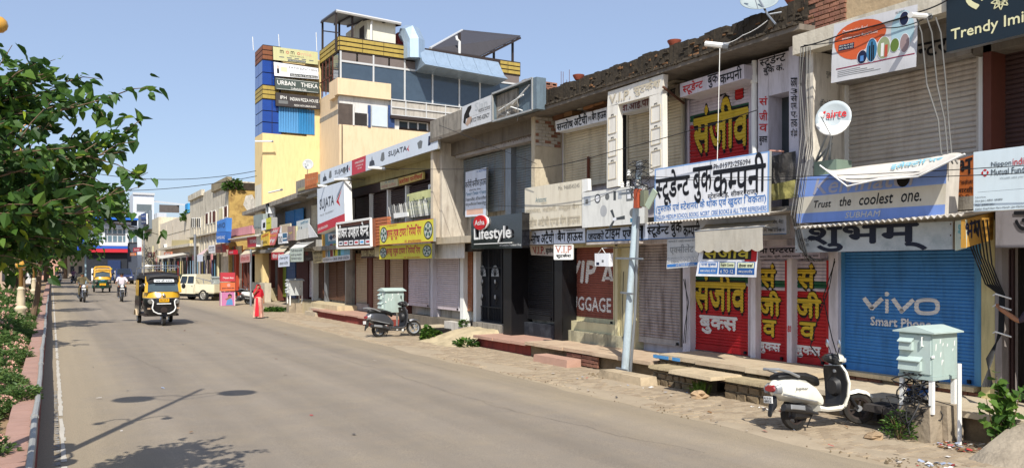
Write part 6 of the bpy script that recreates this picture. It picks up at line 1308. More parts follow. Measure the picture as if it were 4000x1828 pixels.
# blue profiled sheet
a=WD(1089,520,DT-.1); c_=WD(1230,527,DT-.1); zt=WD(1089,417,DT-.1).z
SKB=P((88,152,206),.5,.06,.15,name='blue_profiled_sheet'); n=22; w_=(c_.x-a.x)/n
for k in range(n):
    x=a.x+k*w_; part('sheet_rib',B().hexa([(x+.01,DT-.06,c_.z),(x+w_-.005,DT-.06,c_.z),(x+w_-.005,DT,c_.z),(x+.01,DT,c_.z)],[(x+.01,DT-.1,zt),(x+w_-.04,DT-.1,zt),(x+w_-.005,DT,zt),(x+.01,DT,zt)]),SKB if k<12 else P((52,132,190),.5,.08,.2,name='blue_sheet_dark'),T)
# the four stacked sign boards
def ysign(lb,tl,tr,br,bl,mt,tx,pt=(),edge=BKM):
    D=DT-.35; q=Q(WD(*bl,D),WD(*br,D),WD(*tr,D),WD(*tl,D),(0,-1,0)); return board(lb,q,mt,tx,pt,th=.2,edge=edge)
OLB=P((196,194,146),.55,.05,.1,name='pale_olive_face')
t=ysign('top pale olive dumpling shop board on the tall building',(1066,183),(1241,205),(1242,254),(1068,235),OLB,[('m',.15,.58,.23,.82,K,.02),('o',.28,.58,.35,.80,P((190,110,90),.6,name='dull_coral'),.03),('m',.39,.58,.47,.82,K,.02),('o',.53,.58,.60,.80,P((190,110,90),.6,name='dull_coral'),.03),('mia',.62,.58,.86,.84,P((206,168,140),.6,name='faint_peach'),.01),('WORLD OF MOMO LOVE',.36,.40,.68,.49,K,.01),("India's Largest Momo Brand",.33,.06,.70,.16,INKW,.0,.009)],[(.32,.03,.72,.19,G4,.004),(.13,.24,.24,.32,G3),(.3,.24,.41,.32,G3),(.47,.24,.57,.32,G3),(.63,.24,.73,.32,G3),(.8,.22,.9,.3,G3)])
ysign('white rolls shop board, second from the top on the tall building',(1069,243),(1243,268),(1245,311),(1072,297),SW,[('KATHI JUNCTION',.33,.62,.97,.84,G4,.008),('ROLLS THAT ROCK',.5,.42,.8,.5,G3),("India's No.1 Rolls Brand",.38,.10,.96,.24,INKW,.01,.009)],[(.35,.05,.98,.29,G4,.004),(.06,.2,.11,.75,K,.004),(.065,.55,.105,.8,P((206,190,180),.6,name='skin_tone_print'),.006),(.15,.35,.29,.72,P((226,218,176),.6,name='pale_seal'),.004)])
t=ysign('grey-green cafe board, third from the top on the tall building',(1074,303),(1246,322),(1247,366),(1076,349),P((72,82,78),.5,.08,name='grey_green_board'),[('URBAN',.05,.42,.45,.78,INKW,.02),('THEKA',.58,.42,.97,.78,INKW,.02),('Coffeeholic Cafe',.35,.1,.7,.28,INKW,.005)],[(.03,.06,.97,.08,INKW),(.03,.92,.97,.94,INKW)])
ysign('dark grey pizza board, fourth from the top on the tall building',(1077,362),(1247,380),(1250,427),(1078,414),P((62,58,58),.5,.08,name='charcoal_board'),[('INDIAN PIZZA HOUSE',.32,.5,.97,.75,INKW,.015),('Flavours of India',.73,.32,.97,.42,G3),('PIZZAS WITH URBAN BLEND',.41,.08,.91,.22,INKW,.005),('IPH',.1,.55,.24,.8,INKW,.01)],[(.06,.2,.27,.45,G3)])
# main block: upper storeys set on the DM face
mz=lambda px,y,D=DM:WD(px,y,D)
zA=mz(1326,142).z; zB=mz(1326,197).z
for k in range(3):
    za=zB+(zA-zB)*k/3+.04; zb=zB+(zA-zB)*(k+1)/3-.04
    for (px0,px1) in ((1327,1414),(1416,1497),(1499,1578),(1954,1982),(1984,2030)):
        a=mz(px0,YH).x; c_=mz(px1,YH).x; part('cladding_panel',B().box((a,DM-.05,za),(c_,DM+.03,zb)),GP,T)
    for j in range(3): part('cladding_panel',B().box((XM-.05,DM+.05+j*1.4,za),(XM+.03,DM+1.4+j*1.4,zb)),GP,T)
part('cladding_backing',B().box((XM,DM,zB-.05),(XR,DM+.3,zA+.05)),BKM,T); part('cladding_backing',B().box((XM,DM+.3,zB-.05),(XM+.3,DM+4.3,zA+.05)),BKM,T)
part('roof_slab',B().box((XM+.3,DM+.3,zB-.3),(XR-.1,DM+11,zB)),CONC,T)
# glazed storey
zC=zB-.05; zD=mz(1326,308).z; zF=mz(1480,385).z
part('room_back',B().box((XM+2.5,DM+2.5,zF-1),(XR-.2,DM+2.7,zC)),P((150,150,150),.8,.2,name='room_wall'),T); part('floor',B().box((XM,DM+.1,zF-1.2),(XR,DM+11,zF-.9)),CONC,T)
x0,x1,x2,x3=mz(1330,YH).x,mz(1458,YH).x,mz(1580,YH).x,mz(1793,YH).x; xe=mz(2030,YH).x
for i,(a,c_) in enumerate(((x0,(x0+x1)/2),((x0+x1)/2,x1),(x1,(x1+x2)/2),((x1+x2)/2,x2),(x2,(x2+x3)/2),((x2+x3)/2,x3),(x3,x3+1.5),(x3+1.5,xe))):
    part('vent_panel',B().box((a+.06,DM-.02,zC-.55),(c_-.06,DM+.02,zC-.05)),P((110,100,96),.8,.15,name='vent_mesh'),T)
for a,c_ in ((x0,x1),(x1,x2),(x2,(x2+x3)/2),((x2+x3)/2,x3),(x3,x3+1.6),(x3+1.6,xe)):
    zb_=zD if a<x1-.1 else zF
    wdw=part('window',B().box((a,DM-.06,zC-.68),(c_,DM+.0,zC-.56)),ALW,T); part('pane',B().box((a+.05,DM,zb_),(c_-.03,DM+.02,zC-.66)),WGL,wdw); part('mullion',B().box((a-.05,DM-.07,zb_-.05),(a+.05,DM+.02,zC)),ALW,wdw)
part('side_glass',B().box((XM-.01,DM+.2,zD),(XM+.02,DM+1.2,zC-.1)),WGL,T)
for k in range(4): part('side_window_bar',B().box((XM-.03,DM+1.3+k*.75,zD-.5),(XM+.02,DM+1.37+k*.75,zC)),MAR,T)
part('side_window_bar',B().box((XM-.03,DM+1.3,zD+.5),(XM+.02,DM+4.2,zD+.57)),MAR,T)
# peach balcony band then recess
pb0=mz(1326,308).z; pb1=mz(1326,372).z; part('balcony_front',B().box((XM-.2,DM-.25,pb1),(mz(1522,YH).x,DM+.4,pb0)),YP,T)
part('balcony_side',B().box((XM-.2,DM+.4,pb1-.1),(XM+.1,DM+1.5,pb0)),YP,T)
part('rail_panel',B().box((mz(1524,YH).x,DM-.1,zF-.95),(XR,DM-.04,zF-.1)),P((176,170,160),.7,.12,.4,name='rail_sheet'),T)
for px in (1524,1580,1660,1735,1793,1860,1950): x=mz(px,YH).x; part('rail_post',B().box((x,DM-.16,zF-1.0),(x+.07,DM-.1,zF+.05)),ALW,T)
for z in (zF,zF-.5,zF-1.0): part('rail_bar',B().box((mz(1524,YH).x,DM-.17,z-.04),(XR,DM-.105,z+.03)),ALW,T)
part('rail_canopy',B().box((mz(1522,YH).x,DM-.3,zF-1.25),(XR,DM+.4,zF-1.05)),BKM,T)
# middle storey: openings
zM0=mz(1340,487).z; zM1=pb1-.02
part('mid_wall_white',B().box((XM+.02,DM+.06,zM0),(mz(1560,YH).x,DM+11,zM1)),P((206,204,200),.8,.08,.3,name='white_wall'),T)
part('mid_wall_grey',B().box((mz(1561,YH).x,DM+.5,zM0),(XR,DM+11,zM1)),P((150,144,138),.85,.12,.4,name='grey_wall'),T)
for a,c_,y0,y1,m_ in ((1322,1378,402,485,P((84,74,68),.9,.4,name='stair_interior')),(1386,1434,440,488,P((50,46,44),.9,.3,name='dim_interior'))):
    xa,xc=mz(a,YH).x,mz(c_,YH).x; part('opening',B().box((xa,DM+.03,mz(a,y1).z),(xc,DM+.055,mz(a,y0).z)),m_,T); part('opening_frame',B().box((xc,DM-.05,mz(a,y1).z),(xc+.1,DM+.055,mz(a,y0).z)),P((206,204,200),.8,.08,.3,name='white_wall'),T)
part('white_board',B().box((mz(1452,YH).x,DM-.05,mz(1452,492).z),(mz(1512,YH).x,DM+.05,mz(1452,414).z)),P((190,200,206),.5,.05,name='pale_door'),T)
for a,c_ in ((1437,1447),(1516,1540)): part('side_wall' if a<1500 else 'wall_strip',B().box((XM+.01,DM+.4,zM0),(XM+.25,DM+4.3,zD-.55)),YP,T) if a<1500 else None; part('blue_pillar',B().box((mz(a,YH).x,DM-.06,mz(a,498).z),(mz(c_,YH).x,DM+.05,mz(a,412).z)),P((52,74,120),.4,.5,.3,8,name='blue_granite'),T)
gx0,gx1=mz(1562,YH).x,mz(1675,YH).x; gz0,gz1=mz(1562,498).z,mz(1562,408).z
gw=part('window',B().box((gx0,DM+.3,gz0),(gx1,DM+.45,gz1)),P((44,54,58),.3,.3,name='dark_glass'),T)
for k in range(4): x=gx0+(gx1-gx0)*k/3; part('mullion',B().box((x-.05,DM+.22,gz0),(x+.05,DM+.3,gz1)),ALW,gw)
for f in (0,.33,.66,1): z=gz0+(gz1-gz0)*f; part('mullion',B().box((gx0,DM+.23,z-.05),(gx1,DM+.29,z+.05)),ALW if f else BKM,gw)
for f in (.2,.5): part('ac_fan',B().lathe([(.4,0),(.42,-.1),(.3,-.12),(.001,-.1)],(gx0+(gx1-gx0)*f,DM+.2,gz1-.6),'y',12),BKM,gw)
part('rain_pipe',B().tube([(mz(1334,YH).x,DM-.1,zM0+0),(mz(1334,YH).x,DM-.1,2)],.03,5),BKM,T)
# rooftop: left shed (frame, sloping sheet, white room)
R0=thing('rooftop_shed','rooftop shed with black frame, sloping sheet roof and a white room','shed',(17,51,17)) ; zr=zA
f4=lambda px,y,D:WD(px,y,D)
white_=P((216,212,196),.85,.05,.2,name='cream_white_wall'); a=f4(1435,160,49.6).x; c_=f4(1545,170,49.6).x
part('room',B().box((a,49.6,zB),(c_,54,f4(1435,66,49.6).z)),white_,R0)
part('room_door',B().box((a-.02,50.2,zB),(a-.001,51.1,zB+2.2)),P((70,60,56),.8,.2,name='door_dark'),R0)
e=[Vector(f4(1312,45,49.2)),Vector(f4(1565,95,49.2)),Vector(f4(1480,80,54.5)),Vector(f4(1254,86,54.5))]
e[2]=Vector((e[1].x,54.5,e[3].z)) ; part('roof_sheet',B().ext(e,(0,0,.1)),P((120,124,130),.5,.15,.3,name='roof_sheet_grey',metal=.3),R0); part('gutter',B().tube([e[0]+Vector((0,-.05,0)),e[1]+Vector((0,-.05,0))],.1,6),ALW,R0)
for px,y,D in ((1313,60,49.3),(1376,60,49.6),(1260,88,54.4),(1325,95,53)): p=f4(px,y,D); part('frame_post',B().box((p.x-.06,D-.06,zB),(p.x+.06,D+.06,p.z+.1)),BKM,R0)
for k in range(5): f=k/4; part('rafter',B().bar(e[0].lerp(e[1],f)-Vector((0,0,.06)),e[3].lerp(e[2],f)-Vector((0,0,.06)),.08,.12),BKM,R0)
part('frame_rail',B().bar(f4(1262,122,54.4),f4(1326,130,49.3),.08),BKM,R0)
part('drain_pipe',B().tube([f4(1452,82,49.4),f4(1450,100,49.4),f4(1450,158,49.4)],.07,6),WHITE,R0)
# right shed
R1=thing('rooftop_shed','large open rooftop shed with a dark tilted sheet roof on thin posts','shed',(23,52,17))
e=[f4(1806,121,49.6),f4(2033,144,49.6)]; lowz=f4(1700,190,49.6).z
e=[Vector(f4(1806,121,56)),Vector(f4(2033,144,50.5)),Vector(f4(1875,223,49.3)),Vector(f4(1680,192,49.6))]
part('roof_sheet',B().ext(e,(0,0,.08)),P((60,58,62),.6,.15,.2,name='dark_roof_sheet'),R1)
for k in range(7): f=k/6; part('rafter',B().bar(e[0].lerp(e[1],f)-Vector((0,0,.1)),e[3].lerp(e[2],f)-Vector((0,0,.1)),.1,.14),BKM,R1)
for k in range(4): f=k/3; part('purlin',B().bar(e[0].lerp(e[3],f)-Vector((0,0,.14)),e[1].lerp(e[2],f)-Vector((0,0,.14)),.08,.1),BKM,R1)
for p in (e[1]+Vector((-.5,.3,-.1)),f4(1929,175,52),f4(1795,130,50.2)): part('frame_post',B().box((p[0]-.07,p[1]-.07,zB),(p[0]+.07,p[1]+.07,p[2])),BKM,R1)
part('gutter',B().tube([e[0],e[3]],.12,6),ALW,R1); part('drain_pipe',B().tube([f4(1782,142,49.4),f4(1785,155,49.4),f4(1795,165,49.4),f4(1795,212,49.4)],.09,6),WHITE,R1)
# galvanised duct along the front
DU=thing('air_duct','long pale galvanised duct hood with an elbow bolted above the glazed storey','duct',(21,48.5,15)); DUM=P((170,190,208),.38,.08,.2,name='galvanised_duct',metal=.55)
a0=f4(1640,190,48.2); a1=f4(1950,243,48.2); b0_=f4(1640,243,48.2); b1_=f4(1960,300,48.2)
segs=6
for k in range(segs):
    f,g=k/segs,(k+1)/segs; tp=[a0.lerp(a1,f),a0.lerp(a1,g)]; bt=[b0_.lerp(b1_,f),b0_.lerp(b1_,g)]
    part('duct_section',B().hexa([tp[0]+Vector((0,.8,0)),tp[1]+Vector((-.02,.8,0)),tp[1]+Vector((-.02,.1,0)),tp[0]+Vector((0,.1,0))][::-1],[bt[0]+Vector((0,.9,0)),bt[1]+Vector((-.02,.9,0)),bt[1]+Vector((-.02,-.4,0)),bt[0]+Vector((0,-.4,0))][::-1]),DUM,DU)
    part('duct_lip',B().hexa([bt[0]+Vector((0,.9,0)),bt[1]+Vector((-.02,.9,0)),bt[1]+Vector((-.02,-.4,0)),bt[0]+Vector((0,-.4,0))],[bt[0]+Vector((0,.9,-.5)),bt[1]+Vector((-.02,.9,-.5)),bt[1]+Vector((-.02,-.9,-.35)),bt[0]+Vector((0,-.9,-.35))]),DUM,DU)
part('duct_elbow',B().hexa([f4(1592,225,48.4),f4(1645,235,48.4),f4(1645,235,50),f4(1592,225,50)],[f4(1592,165,48.4),f4(1640,175,48.4),f4(1640,175,50),f4(1592,165,50)]),DUM,DU)
part('duct_elbow',B().tube([f4(1618,235,48.8),f4(1618,170,48.8),f4(1606,140,49.2),f4(1585,135,49.8)],[.75,.75,.72,.6],8),DUM,DU)
part('red_box',B().box((f4(1555,YH,50).x,50,zB),(f4(1595,YH,50).x,51,f4(1560,128,50).z)),P((170,72,72),.7,.15,.3,name='faded_red_box'),DU)
for px,y0,y1 in ((990,198,145),(1091,183,135),(1238,200,128)):
    solo('antenna_rod',B().tube([f4(px,y0,DT+1),f4(px-3,y1,DT+1)],.025,4),WHITE,{990:'thin white lightning rod on the left corner of the tall building',1091:'thin rod above the olive board of the tall building',1238:'tallest thin white rod between the tower and main block'}[px],'rod')
# ================================================================ OLD ROW BEYOND
def px0(px,X=12.6): return W(px,YH,X).y
OC=P((204,196,178),.9,.2,.95,1.2,.2,name='old_cream_wash',dcol=(92,80,62)); OY=P((186,156,92),.92,.3,.85,1.6,.3,name='peeling_yellow',dcol=(120,92,56),streak=False)
o1=thing('old_building','old weathered cream building with a peeling yellow end wall and arched upper windows','building',(13,70,0))
Dy=65.6; xa=WD(894,YH,Dy).x; xc=WD(1003,YH,Dy).x
DyE=px0(742,12.2)
part('end_wall',B().box((12.2,Dy,-.2),(xc+3,Dy+.4,WD(900,716,Dy).z)),OY,o1); part('end_wall_coping',B().box((12.1,Dy-.05,WD(900,740,Dy).z),(xc+3,Dy+.05,WD(900,712,Dy).z)),STONE,o1)
part('white_patch',B().poly([WD(x,y,Dy-.01) for x,y in ((950,800),(960,765),(985,760),(1000,790),(1000,840),(975,835),(960,815))]),P((200,196,186),.95,.4,.5,5,name='old_whitewash'),o1)
part('wall',B().box((12.2,Dy+.4,-.2),(16,DyE,9.15)),OC,o1)
zt=lambda px,y,X=12.15:W(px,y,X).z
part('parapet',B().box((12.0,Dy,zt(870,735)),(12.4,Dy+7,zt(870,702))),P((150,138,112),.95,.2,.8,2,.3,name='grimy_parapet',dcol=(50,44,36)),o1)
part('balustrade',B().box((12.0,px0(786,12),zt(760,775,12)),(12.3,DyE,zt(760,765,12)+.3)),OC,o1)
def win(t,X,xl,xr,yt,yb,mt,fr=WHITE,shut=None):
    a=W(xl,yt,X); z0=W(xl,yb,X).z; d1=px0(xr,X); w_=part('window',B().box((X-.03,d1,z0),(X+.02,a.y,a.z)),fr,t)
    part('pane',B().box((X-.05,d1+.06,z0+.06),(X-.032,a.y-.06,a.z-.06)),mt,w_)
for k in range(5): win(o1,12.17,749+k*7.2,754+k*7.2,852,890,DARK)
for xl,xr,yt,yb,m_ in ((805,814,833,878,MAR),(822,828,826,874,MAR),(832,843,824,872,MAR),(858,872,812,860,CREAM2),(878,889,806,852,MAR)): win(o1,12.17,xl,xr,yt,yb,m_)
part('ledge',B().box((11.9,Dy+.5,zt(800,920)),(12.2,DyE,zt(800,915))),OC,o1)
for k in range(12): d=Dy+1+k*1.5; part('pilaster',B().box((12.12,d,3.5),(12.2,d+.22,7)),OC,o1)
o2=thing('old_building','low pale cream building with a flat parapet farther down the row','building',(13,95,0)); De=px0(626,12.2)
part('wall',B().box((12.2,DyE+.1,-.2),(18,De,zt(735,835,12.2))),P((220,208,188),.9,.08,.5,.6,.1,name='fresh_cream_wall',dcol=(160,140,110)),o2); 
for px in (650,675): part('panel_joint',B().box((12.17,px0(px,12.2),4),(12.2,px0(px,12.2)+.1,zt(735,850,12.2))),OC,o2)
part('panel_joint',B().box((12.165,DyE+.2,zt(700,906)),(12.2,De,zt(700,904))),OC,o2)
win(o2,12.15,603,622,917,947,WGL,BKM)
o3=thing('old_building','narrow peeling cream building with a grey sign cap before the bank','building',(13,115,0)); part('wall',B().box((12.0,De+.1,-.2),(18,De+22,zt(600,856,12))),P((206,196,172),.9,.15,.5,1,name='peeling_cream'),o3)
part('grey_cap',B().box((11.6,px0(570,11.6)-4,zt(566,900,11.6)),(12.0,px0(540,11.6),zt(566,830,11.6))),P((110,120,130),.6,.1,name='grey_cladding'),o3)
for lb,c4,m_,tx in (('blue bank sign high on the peeling building',((551,836),(571,834),(571,855),(551,856)),ink((40,70,140)),'HDFC'),('dark blue sign under the blue bank sign',((552,856),(572,855),(572,875),(552,877)),ink((30,46,90)),'Bandhan')):
    q=tiltq(11.3,*c4); board(lb,q,m_,[(tx,.1,.35,.9,.65,INKW)],th=.2,edge=WHITE)
o4=thing('white_house','white multi-level building with a dark square window and sheet roof behind the low row','building',(16,120,0))
D=165; part('block',B().box((WD(520,YH,D).x,D,-.2),(WD(602,YH,D).x,D+8,WD(560,757,D).z)),P((206,212,220),.7,.06,.2,name='bluish_white_wall'),o4); part('block',B().box((WD(604,YH,D).x,D-4,-.2),(WD(640,YH,D).x,D+8,WD(660,838,D).z)),P((196,200,206),.7,.08,.2,name='bluish_white_wall2'),o4)
wq=part('window',B().box((WD(532,YH,D).x,D-.1,WD(540,826,D).z),(WD(593,YH,D).x,D-.02,WD(540,796,D).z)),ALW,o4); part('pane',B().box((WD(534,YH,D).x,D-.14,WD(540,824,D).z),(WD(591,YH,D).x,D-.11,WD(540,798,D).z)),P((100,110,114),.2,.1,name='grey_pane'),wq)
part('roof_sheet',B().ext([WD(602,790,D-1),WD(735,805,D-6),WD(735,802,D+2),WD(602,787,D+4)],(0,0,.2)),ALW,o4); part('roof_coping',B().box((WD(518,YH,D).x,D-.3,WD(520,760,D).z),(WD(604,YH,D).x,D+.1,WD(520,756,D).z+.2)),ALW,o4)
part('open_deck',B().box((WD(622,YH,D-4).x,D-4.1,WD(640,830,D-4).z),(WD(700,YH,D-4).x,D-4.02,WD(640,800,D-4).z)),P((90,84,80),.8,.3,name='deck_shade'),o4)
solo('blue_tank',B().box((13.2,95,zt(712,835)),(14.4,97,zt(712,783))),P((50,140,196),.6,.1,name='cyan_panel'),'small bright blue panel on the roof beside the creeper','panel')
# bank
BK_=thing('bank_building','wide glass-fronted bank building with blue sheet roof closing the street','building',(9,150,0)); D=150
x0,x1=WD(338,YH,D).x,WD(537,YH,D).x; zz=lambda y,px=430:WD(px,y,D).z
part('core',B().box((x0,D+.4,-.1),(x1,D+10,zz(857))),P((66,72,84),.8,.1,name='bank_core'),BK_)
part('roof_sheet',B().ext([(x0-1,D-2,zz(860)),(x1+.5,D-2,zz(860)),(x1+.5,D+9,zz(850)),(x0-1,D+9,zz(850))],(0,0,.35)),P((40,104,196),.5,.08,name='blue_roof'),BK_)
part('name_band',B().box((x0,D-.4,zz(893)),(x1,D+.4,zz(880))),P((206,212,216),.5,.05,name='silver_band'),BK_); q=Q((x0+1,D-.42,zz(892)),(x1-.4,D-.42,zz(892)),(x1-.4,D-.42,zz(881)),(x0+1,D-.42,zz(881)),(0,-1,0)); write(BK_,q,'Integral Urban Co-operative Bank',.05,.1,.98,.9,G3,.01,.02)
for z0_,z1_ in ((914,894),(946,918)):
    wn=part('window_band',B().box((x0,D+.2,zz(z0_)),(x1,D+.38,zz(z1_))),ALW,BK_)
    for k in range(10):
        a=x0+(x1-x0)*k/10; part('pane',B().box((a+.1,D+.12,zz(z0_)+.1),(a+(x1-x0)/10-.1,D+.19,zz(z1_)-.1)),P((96,116,126),.1,.2,name='grey_blue_glass',coat=.5),wn)
for px in (398,490): part('pier',B().box((WD(px,YH,D).x,D-.1,zz(948)),(WD(px+12,YH,D).x,D+.3,zz(894))),P((200,204,206),.5,.05,name='silver_panel'),BK_)
for y0,y1,m_ in ((960,948,SW),(972,961,ink((44,86,176))),(986,973,ink((190,40,54)))): part('fascia_band',B().box((x0-.3,D-1.0,zz(y0)),(x1-1.6,D+.2,zz(y1))),m_,BK_)
part('white_panel',B().box((WD(390,YH,D).x,D-.2,zz(877)),(WD(512,YH,D).x,D+.3,zz(866))),ALW,BK_)
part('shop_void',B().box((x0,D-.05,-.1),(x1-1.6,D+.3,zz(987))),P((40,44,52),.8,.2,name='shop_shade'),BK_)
for px in (357,385): part('atm',B().box((WD(px,YH,D-1).x,D-1,0),(WD(px+10,YH,D-1).x,D-.3,2.0)),SW,BK_)
part('blue_counter',B().box((WD(420,YH,D).x,D-.4,0),(WD(470,YH,D).x,D-.1,3.4)),ink((30,50,90)),BK_)
t=thing('fuel_pylon','tall blue fuel station pylon sign with a white disc left of the bank','pylon sign',tuple(WD(335,1060,120)))
D=120; part('pylon_post',B().box((WD(331,YH,D).x,D,0),(WD(337,YH,D).x,D+.3,WD(330,985,D).z)),P((150,176,190),.5,.05,name='pale_blue_post'),t); part('pylon_face',B().box((WD(302,YH,D).x,D-.2,WD(320,984,D).z),(WD(338,YH,D).x,D+.3,WD(320,906,D).z)),ink((40,86,196)),t)
pt=[WD(296+16*math.cos(a*.52)+0,924+16*math.sin(a*.52),D-.25) for a in range(12)]; part('disc',B().ext(pt,(0,.1,0)),WHITE,t); pt=[WD(296+10*math.cos(a*.52),924+10*math.sin(a*.52),D-.3) for a in range(12)]; part('disc_centre',B().ext(pt,(0,.1,0)),P((196,110,60),.5,name='orange_disc'),t)
# left side buildings glimpsed through leaves
for k,(p0,p1,y0,D,c,lb) in enumerate(((90,150,815,110,(206,206,206),'pale tall building glimpsed through the leaves at the left'),(-90,40,880,85,(180,160,140),'dull brown building at the left edge behind the carriageway'),(150,235,985,140,(206,160,140),'low pinkish building at the far end of the left side'),(235,330,975,170,(196,180,160),'low shop row left of the bank behind the trees'))):
    t=thing('distant_building',lb,'building',tuple(WD(p0,YH,D))); a,c_=WD(p0,YH,D).x,WD(p1,YH,D).x; zt_=WD(p0,y0,D).z
    part('wall',B().box((a,D,-.3),(c_,D+8,zt_)),P(c,.85,.1,.3,1,name='distant_wall'),t)
    for i in range(3):
        for j in range(max(1,int(zt_/3))): part('window',B().box((a+(c_-a)*(i+.25)/3,D-.05,1+j*3),(a+(c_-a)*(i+.7)/3,D+.0,2.4+j*3)),P((60,62,66),.3,.2,name='dull_glass'),t)
# red shop zone and vivo column sign between old building and yellow tower
r1=thing('shop_building','single-storey red-fronted shop with a pink fascia below the peeling yellow wall','building',(12.6,60,0))
RF=P((176,66,40),.7,.1,.2,name='orange_red_front'); PF=P((206,142,146),.7,.12,.3,name='pink_fascia'); d0,d1=px0(990,12.4),px0(855,12.4)
part('wall',B().box((12.5,d0,-.2),(13.5,61.9,3.6)),RF,r1); part('fascia',B().box((11.9,px0(985,11.9),zt(900,925,11.9)),(12.3,px0(868,11.9),zt(900,897,11.9))),PF,r1); part('canopy',B().box((11.2,px0(995,11.2),zt(900,936,11.2)),(12.5,px0(850,11.2),zt(900,932,11.2))),P((206,202,196),.6,.08,.3,name='pale_canopy'),r1)
for xl,xr in ((922,947),(898,917)): shutter(r1,xl,xr,YH-(YH-960)*(xl-200)/740,YH+.125*(xl-200),TAN if xl>920 else GY,.1,.03,single=False,locks=False,rail=RF,X=12.45)
for xl in (918,950,965): part('column',B().box((12.2,px0(xl+4,12.2),-.1),(12.45,px0(xl,12.2),3.3)),MAR if xl>920 else RF,r1)
q=tiltq(11.0,(847,865),(884,851),(882,905),(846,907)); board('upper blue square of the tall column phone sign',q,ink((70,130,206)),[('VIVO',.05,.3,.9,.7,NAVY,.02)],th=.4)
q=tiltq(11.0,(845,909),(882,906),(878,948),(845,948)); board('lower blue square of the tall column phone sign',q,ink((52,112,196)),[('SAMSUNG',.05,.35,.95,.65,INKW,.01)],th=.4)
q=tiltq(11.5,(814,960),(840,956),(840,988),(815,989)); board('white framed board with black emblem letters over the cloth shop',q,SW,[('सारडा',.1,.5,.9,.8,K,.02),('वस्त्र भण्डार',.1,.2,.9,.4,K)],th=.4,edge=AL)
q=tiltq(11.5,(841,956),(866,951),(870,985),(842,987)); board('dark red framed showcase sign beside the emblem board',q,P((110,66,56),.5,.2,name='dark_salmon'),[('SARDA',.2,.4,.8,.7,NAVY)],th=.3,edge=PNK)
q=tiltq(11.2,(892,978),(912,976),(912,993),(893,995)); board('small red light-box sign on the orange-red front',q,P((176,30,50),.4,.1,name='bright_red'),[('Airtel',.2,.3,.9,.7,INKW)],th=.3)
solo('orange_banner',B().ext([W(868,962,11.8),W(890,957,11.8),W(896,975,11.8),W(870,975,11.8)],(.05,0,0)),P((206,96,50),.6,.08,name='vivid_orange'),'bright orange hanging cloth on the red-fronted shop','banner')
# cloth shops of the old row at street level: dark openings, hung cloths, awnings, goods
sr=thing('shop_building','row of open cloth shops under the old cream building with dark interiors','building',(12.4,75,0))
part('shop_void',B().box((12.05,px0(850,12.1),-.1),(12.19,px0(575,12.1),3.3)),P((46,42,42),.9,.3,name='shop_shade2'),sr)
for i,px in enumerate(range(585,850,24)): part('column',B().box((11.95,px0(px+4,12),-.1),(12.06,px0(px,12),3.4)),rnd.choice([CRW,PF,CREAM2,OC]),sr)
cols=[(120,150,170),(80,120,140),(110,104,120),(206,180,172),(206,206,200),(190,170,140),(170,60,60),(60,70,100),(206,190,120),(90,100,96)]
for i in range(26):
    px=600+i*9.6+rnd.uniform(-2,2); X=11.85; d=px0(px,X); c=rnd.choice(cols); b=B(); n=7; w_=rnd.uniform(.3,.8)
    for j in range(n+1):
        b.v+=[(X+.05*(j%2),d+w_*j/n,rnd.uniform(.6,.9)),(X+.03*(j%2),d+w_*j/n,2.9)]
        if j: b.f.append([2*j-2,2*j,2*j+1,2*j-1]); b.m.append(0)
    solo('hanging_cloth',b,P(c,.85,.12,name='cloth'),'length of %s cloth hanging before the old row, number %s from its far end'%({0:'blue-grey',1:'teal',2:'mauve',3:'pale pink',4:'white',5:'tan',6:'red',7:'navy',8:'yellow',9:'grey-green'}[cols.index(c)],'first second third fourth fifth sixth seventh eighth ninth tenth eleventh twelfth thirteenth fourteenth fifteenth sixteenth seventeenth eighteenth nineteenth twentieth twenty-first twenty-second twenty-third twenty-fourth twenty-fifth twenty-sixth'.split()[i]),'cloth','cloths hung before the old row')
for i,(px,w_,c,lb) in enumerate(((590,1.2,(200,196,188),'white goods crate stack by the old row'),(606,1.0,(206,206,200),'second white crate stack by the old row'),(655,1.4,(90,130,150),'teal merchandise table before the cloth shops'),(700,1.4,(60,110,160),'blue merchandise table behind the white pickup'),(735,1.0,(190,170,110),'yellow carton pile near the grey lamp pole'))):
    t=thing('goods_stack',lb,'goods',(11.2,px0(px,11.2),-.08)); d=px0(px,11.2)
    for k in range(4): part('carton',B().box((10.9+rnd.uniform(-.05,.05),d-w_/2,-.08+k*.36),(11.6,d+w_/2,.26+k*.36)),P(c,.8,.15,.3,name='carton_paint'),t)
awn('long drooping grey-white tarpaulin awning before the old row',9.2,12.0,(612,1000),(628,1010),(735,985),(745,990),.05,P((190,186,176),.8,.1,.3,name='tarp_grey'))
awn('pinkish short awning with a framed picture on its valance beside the grey lamp pole',10.4,12.1,(770,996),(792,994),(800,975),(815,968),.55,P((196,170,170),.8,.1,.3,name='pinkish_canvas'),SLB2)
q=tiltq(11.4,(671,938),(741,937),(740,964),(670,966)); board('pale yellow cloth-covered board tied with string on the old row balcony',q,P((206,190,140),.7,.1,.4,name='tied_cloth'),[],th=.3)
solo('balcony_slab',B().box((11.3,px0(745,11.4),zt(680,970,11.3)),(12.2,px0(620,11.4),zt(680,960,11.3))),OC,'grimy projecting balcony slab of the old row','balcony')
for px,y0,y1,X,lb in ((762,915,1067,11.0,'grey tubular street pole before the cloth shops'),(563,900,1065,11.0,'thin dark utility pole near the bank end of the row'),(598,960,1062,11.3,'pale wooden post among the far stalls')):
    p=W(px,y1,X); solo('street_pole',B().tube([(X,p.y,-.08),(X,p.y,W(px,y0,X).z)],.09 if px!=762 else .11,8),STEEL if px!=598 else CREAM2,lb,'pole',sm=True)
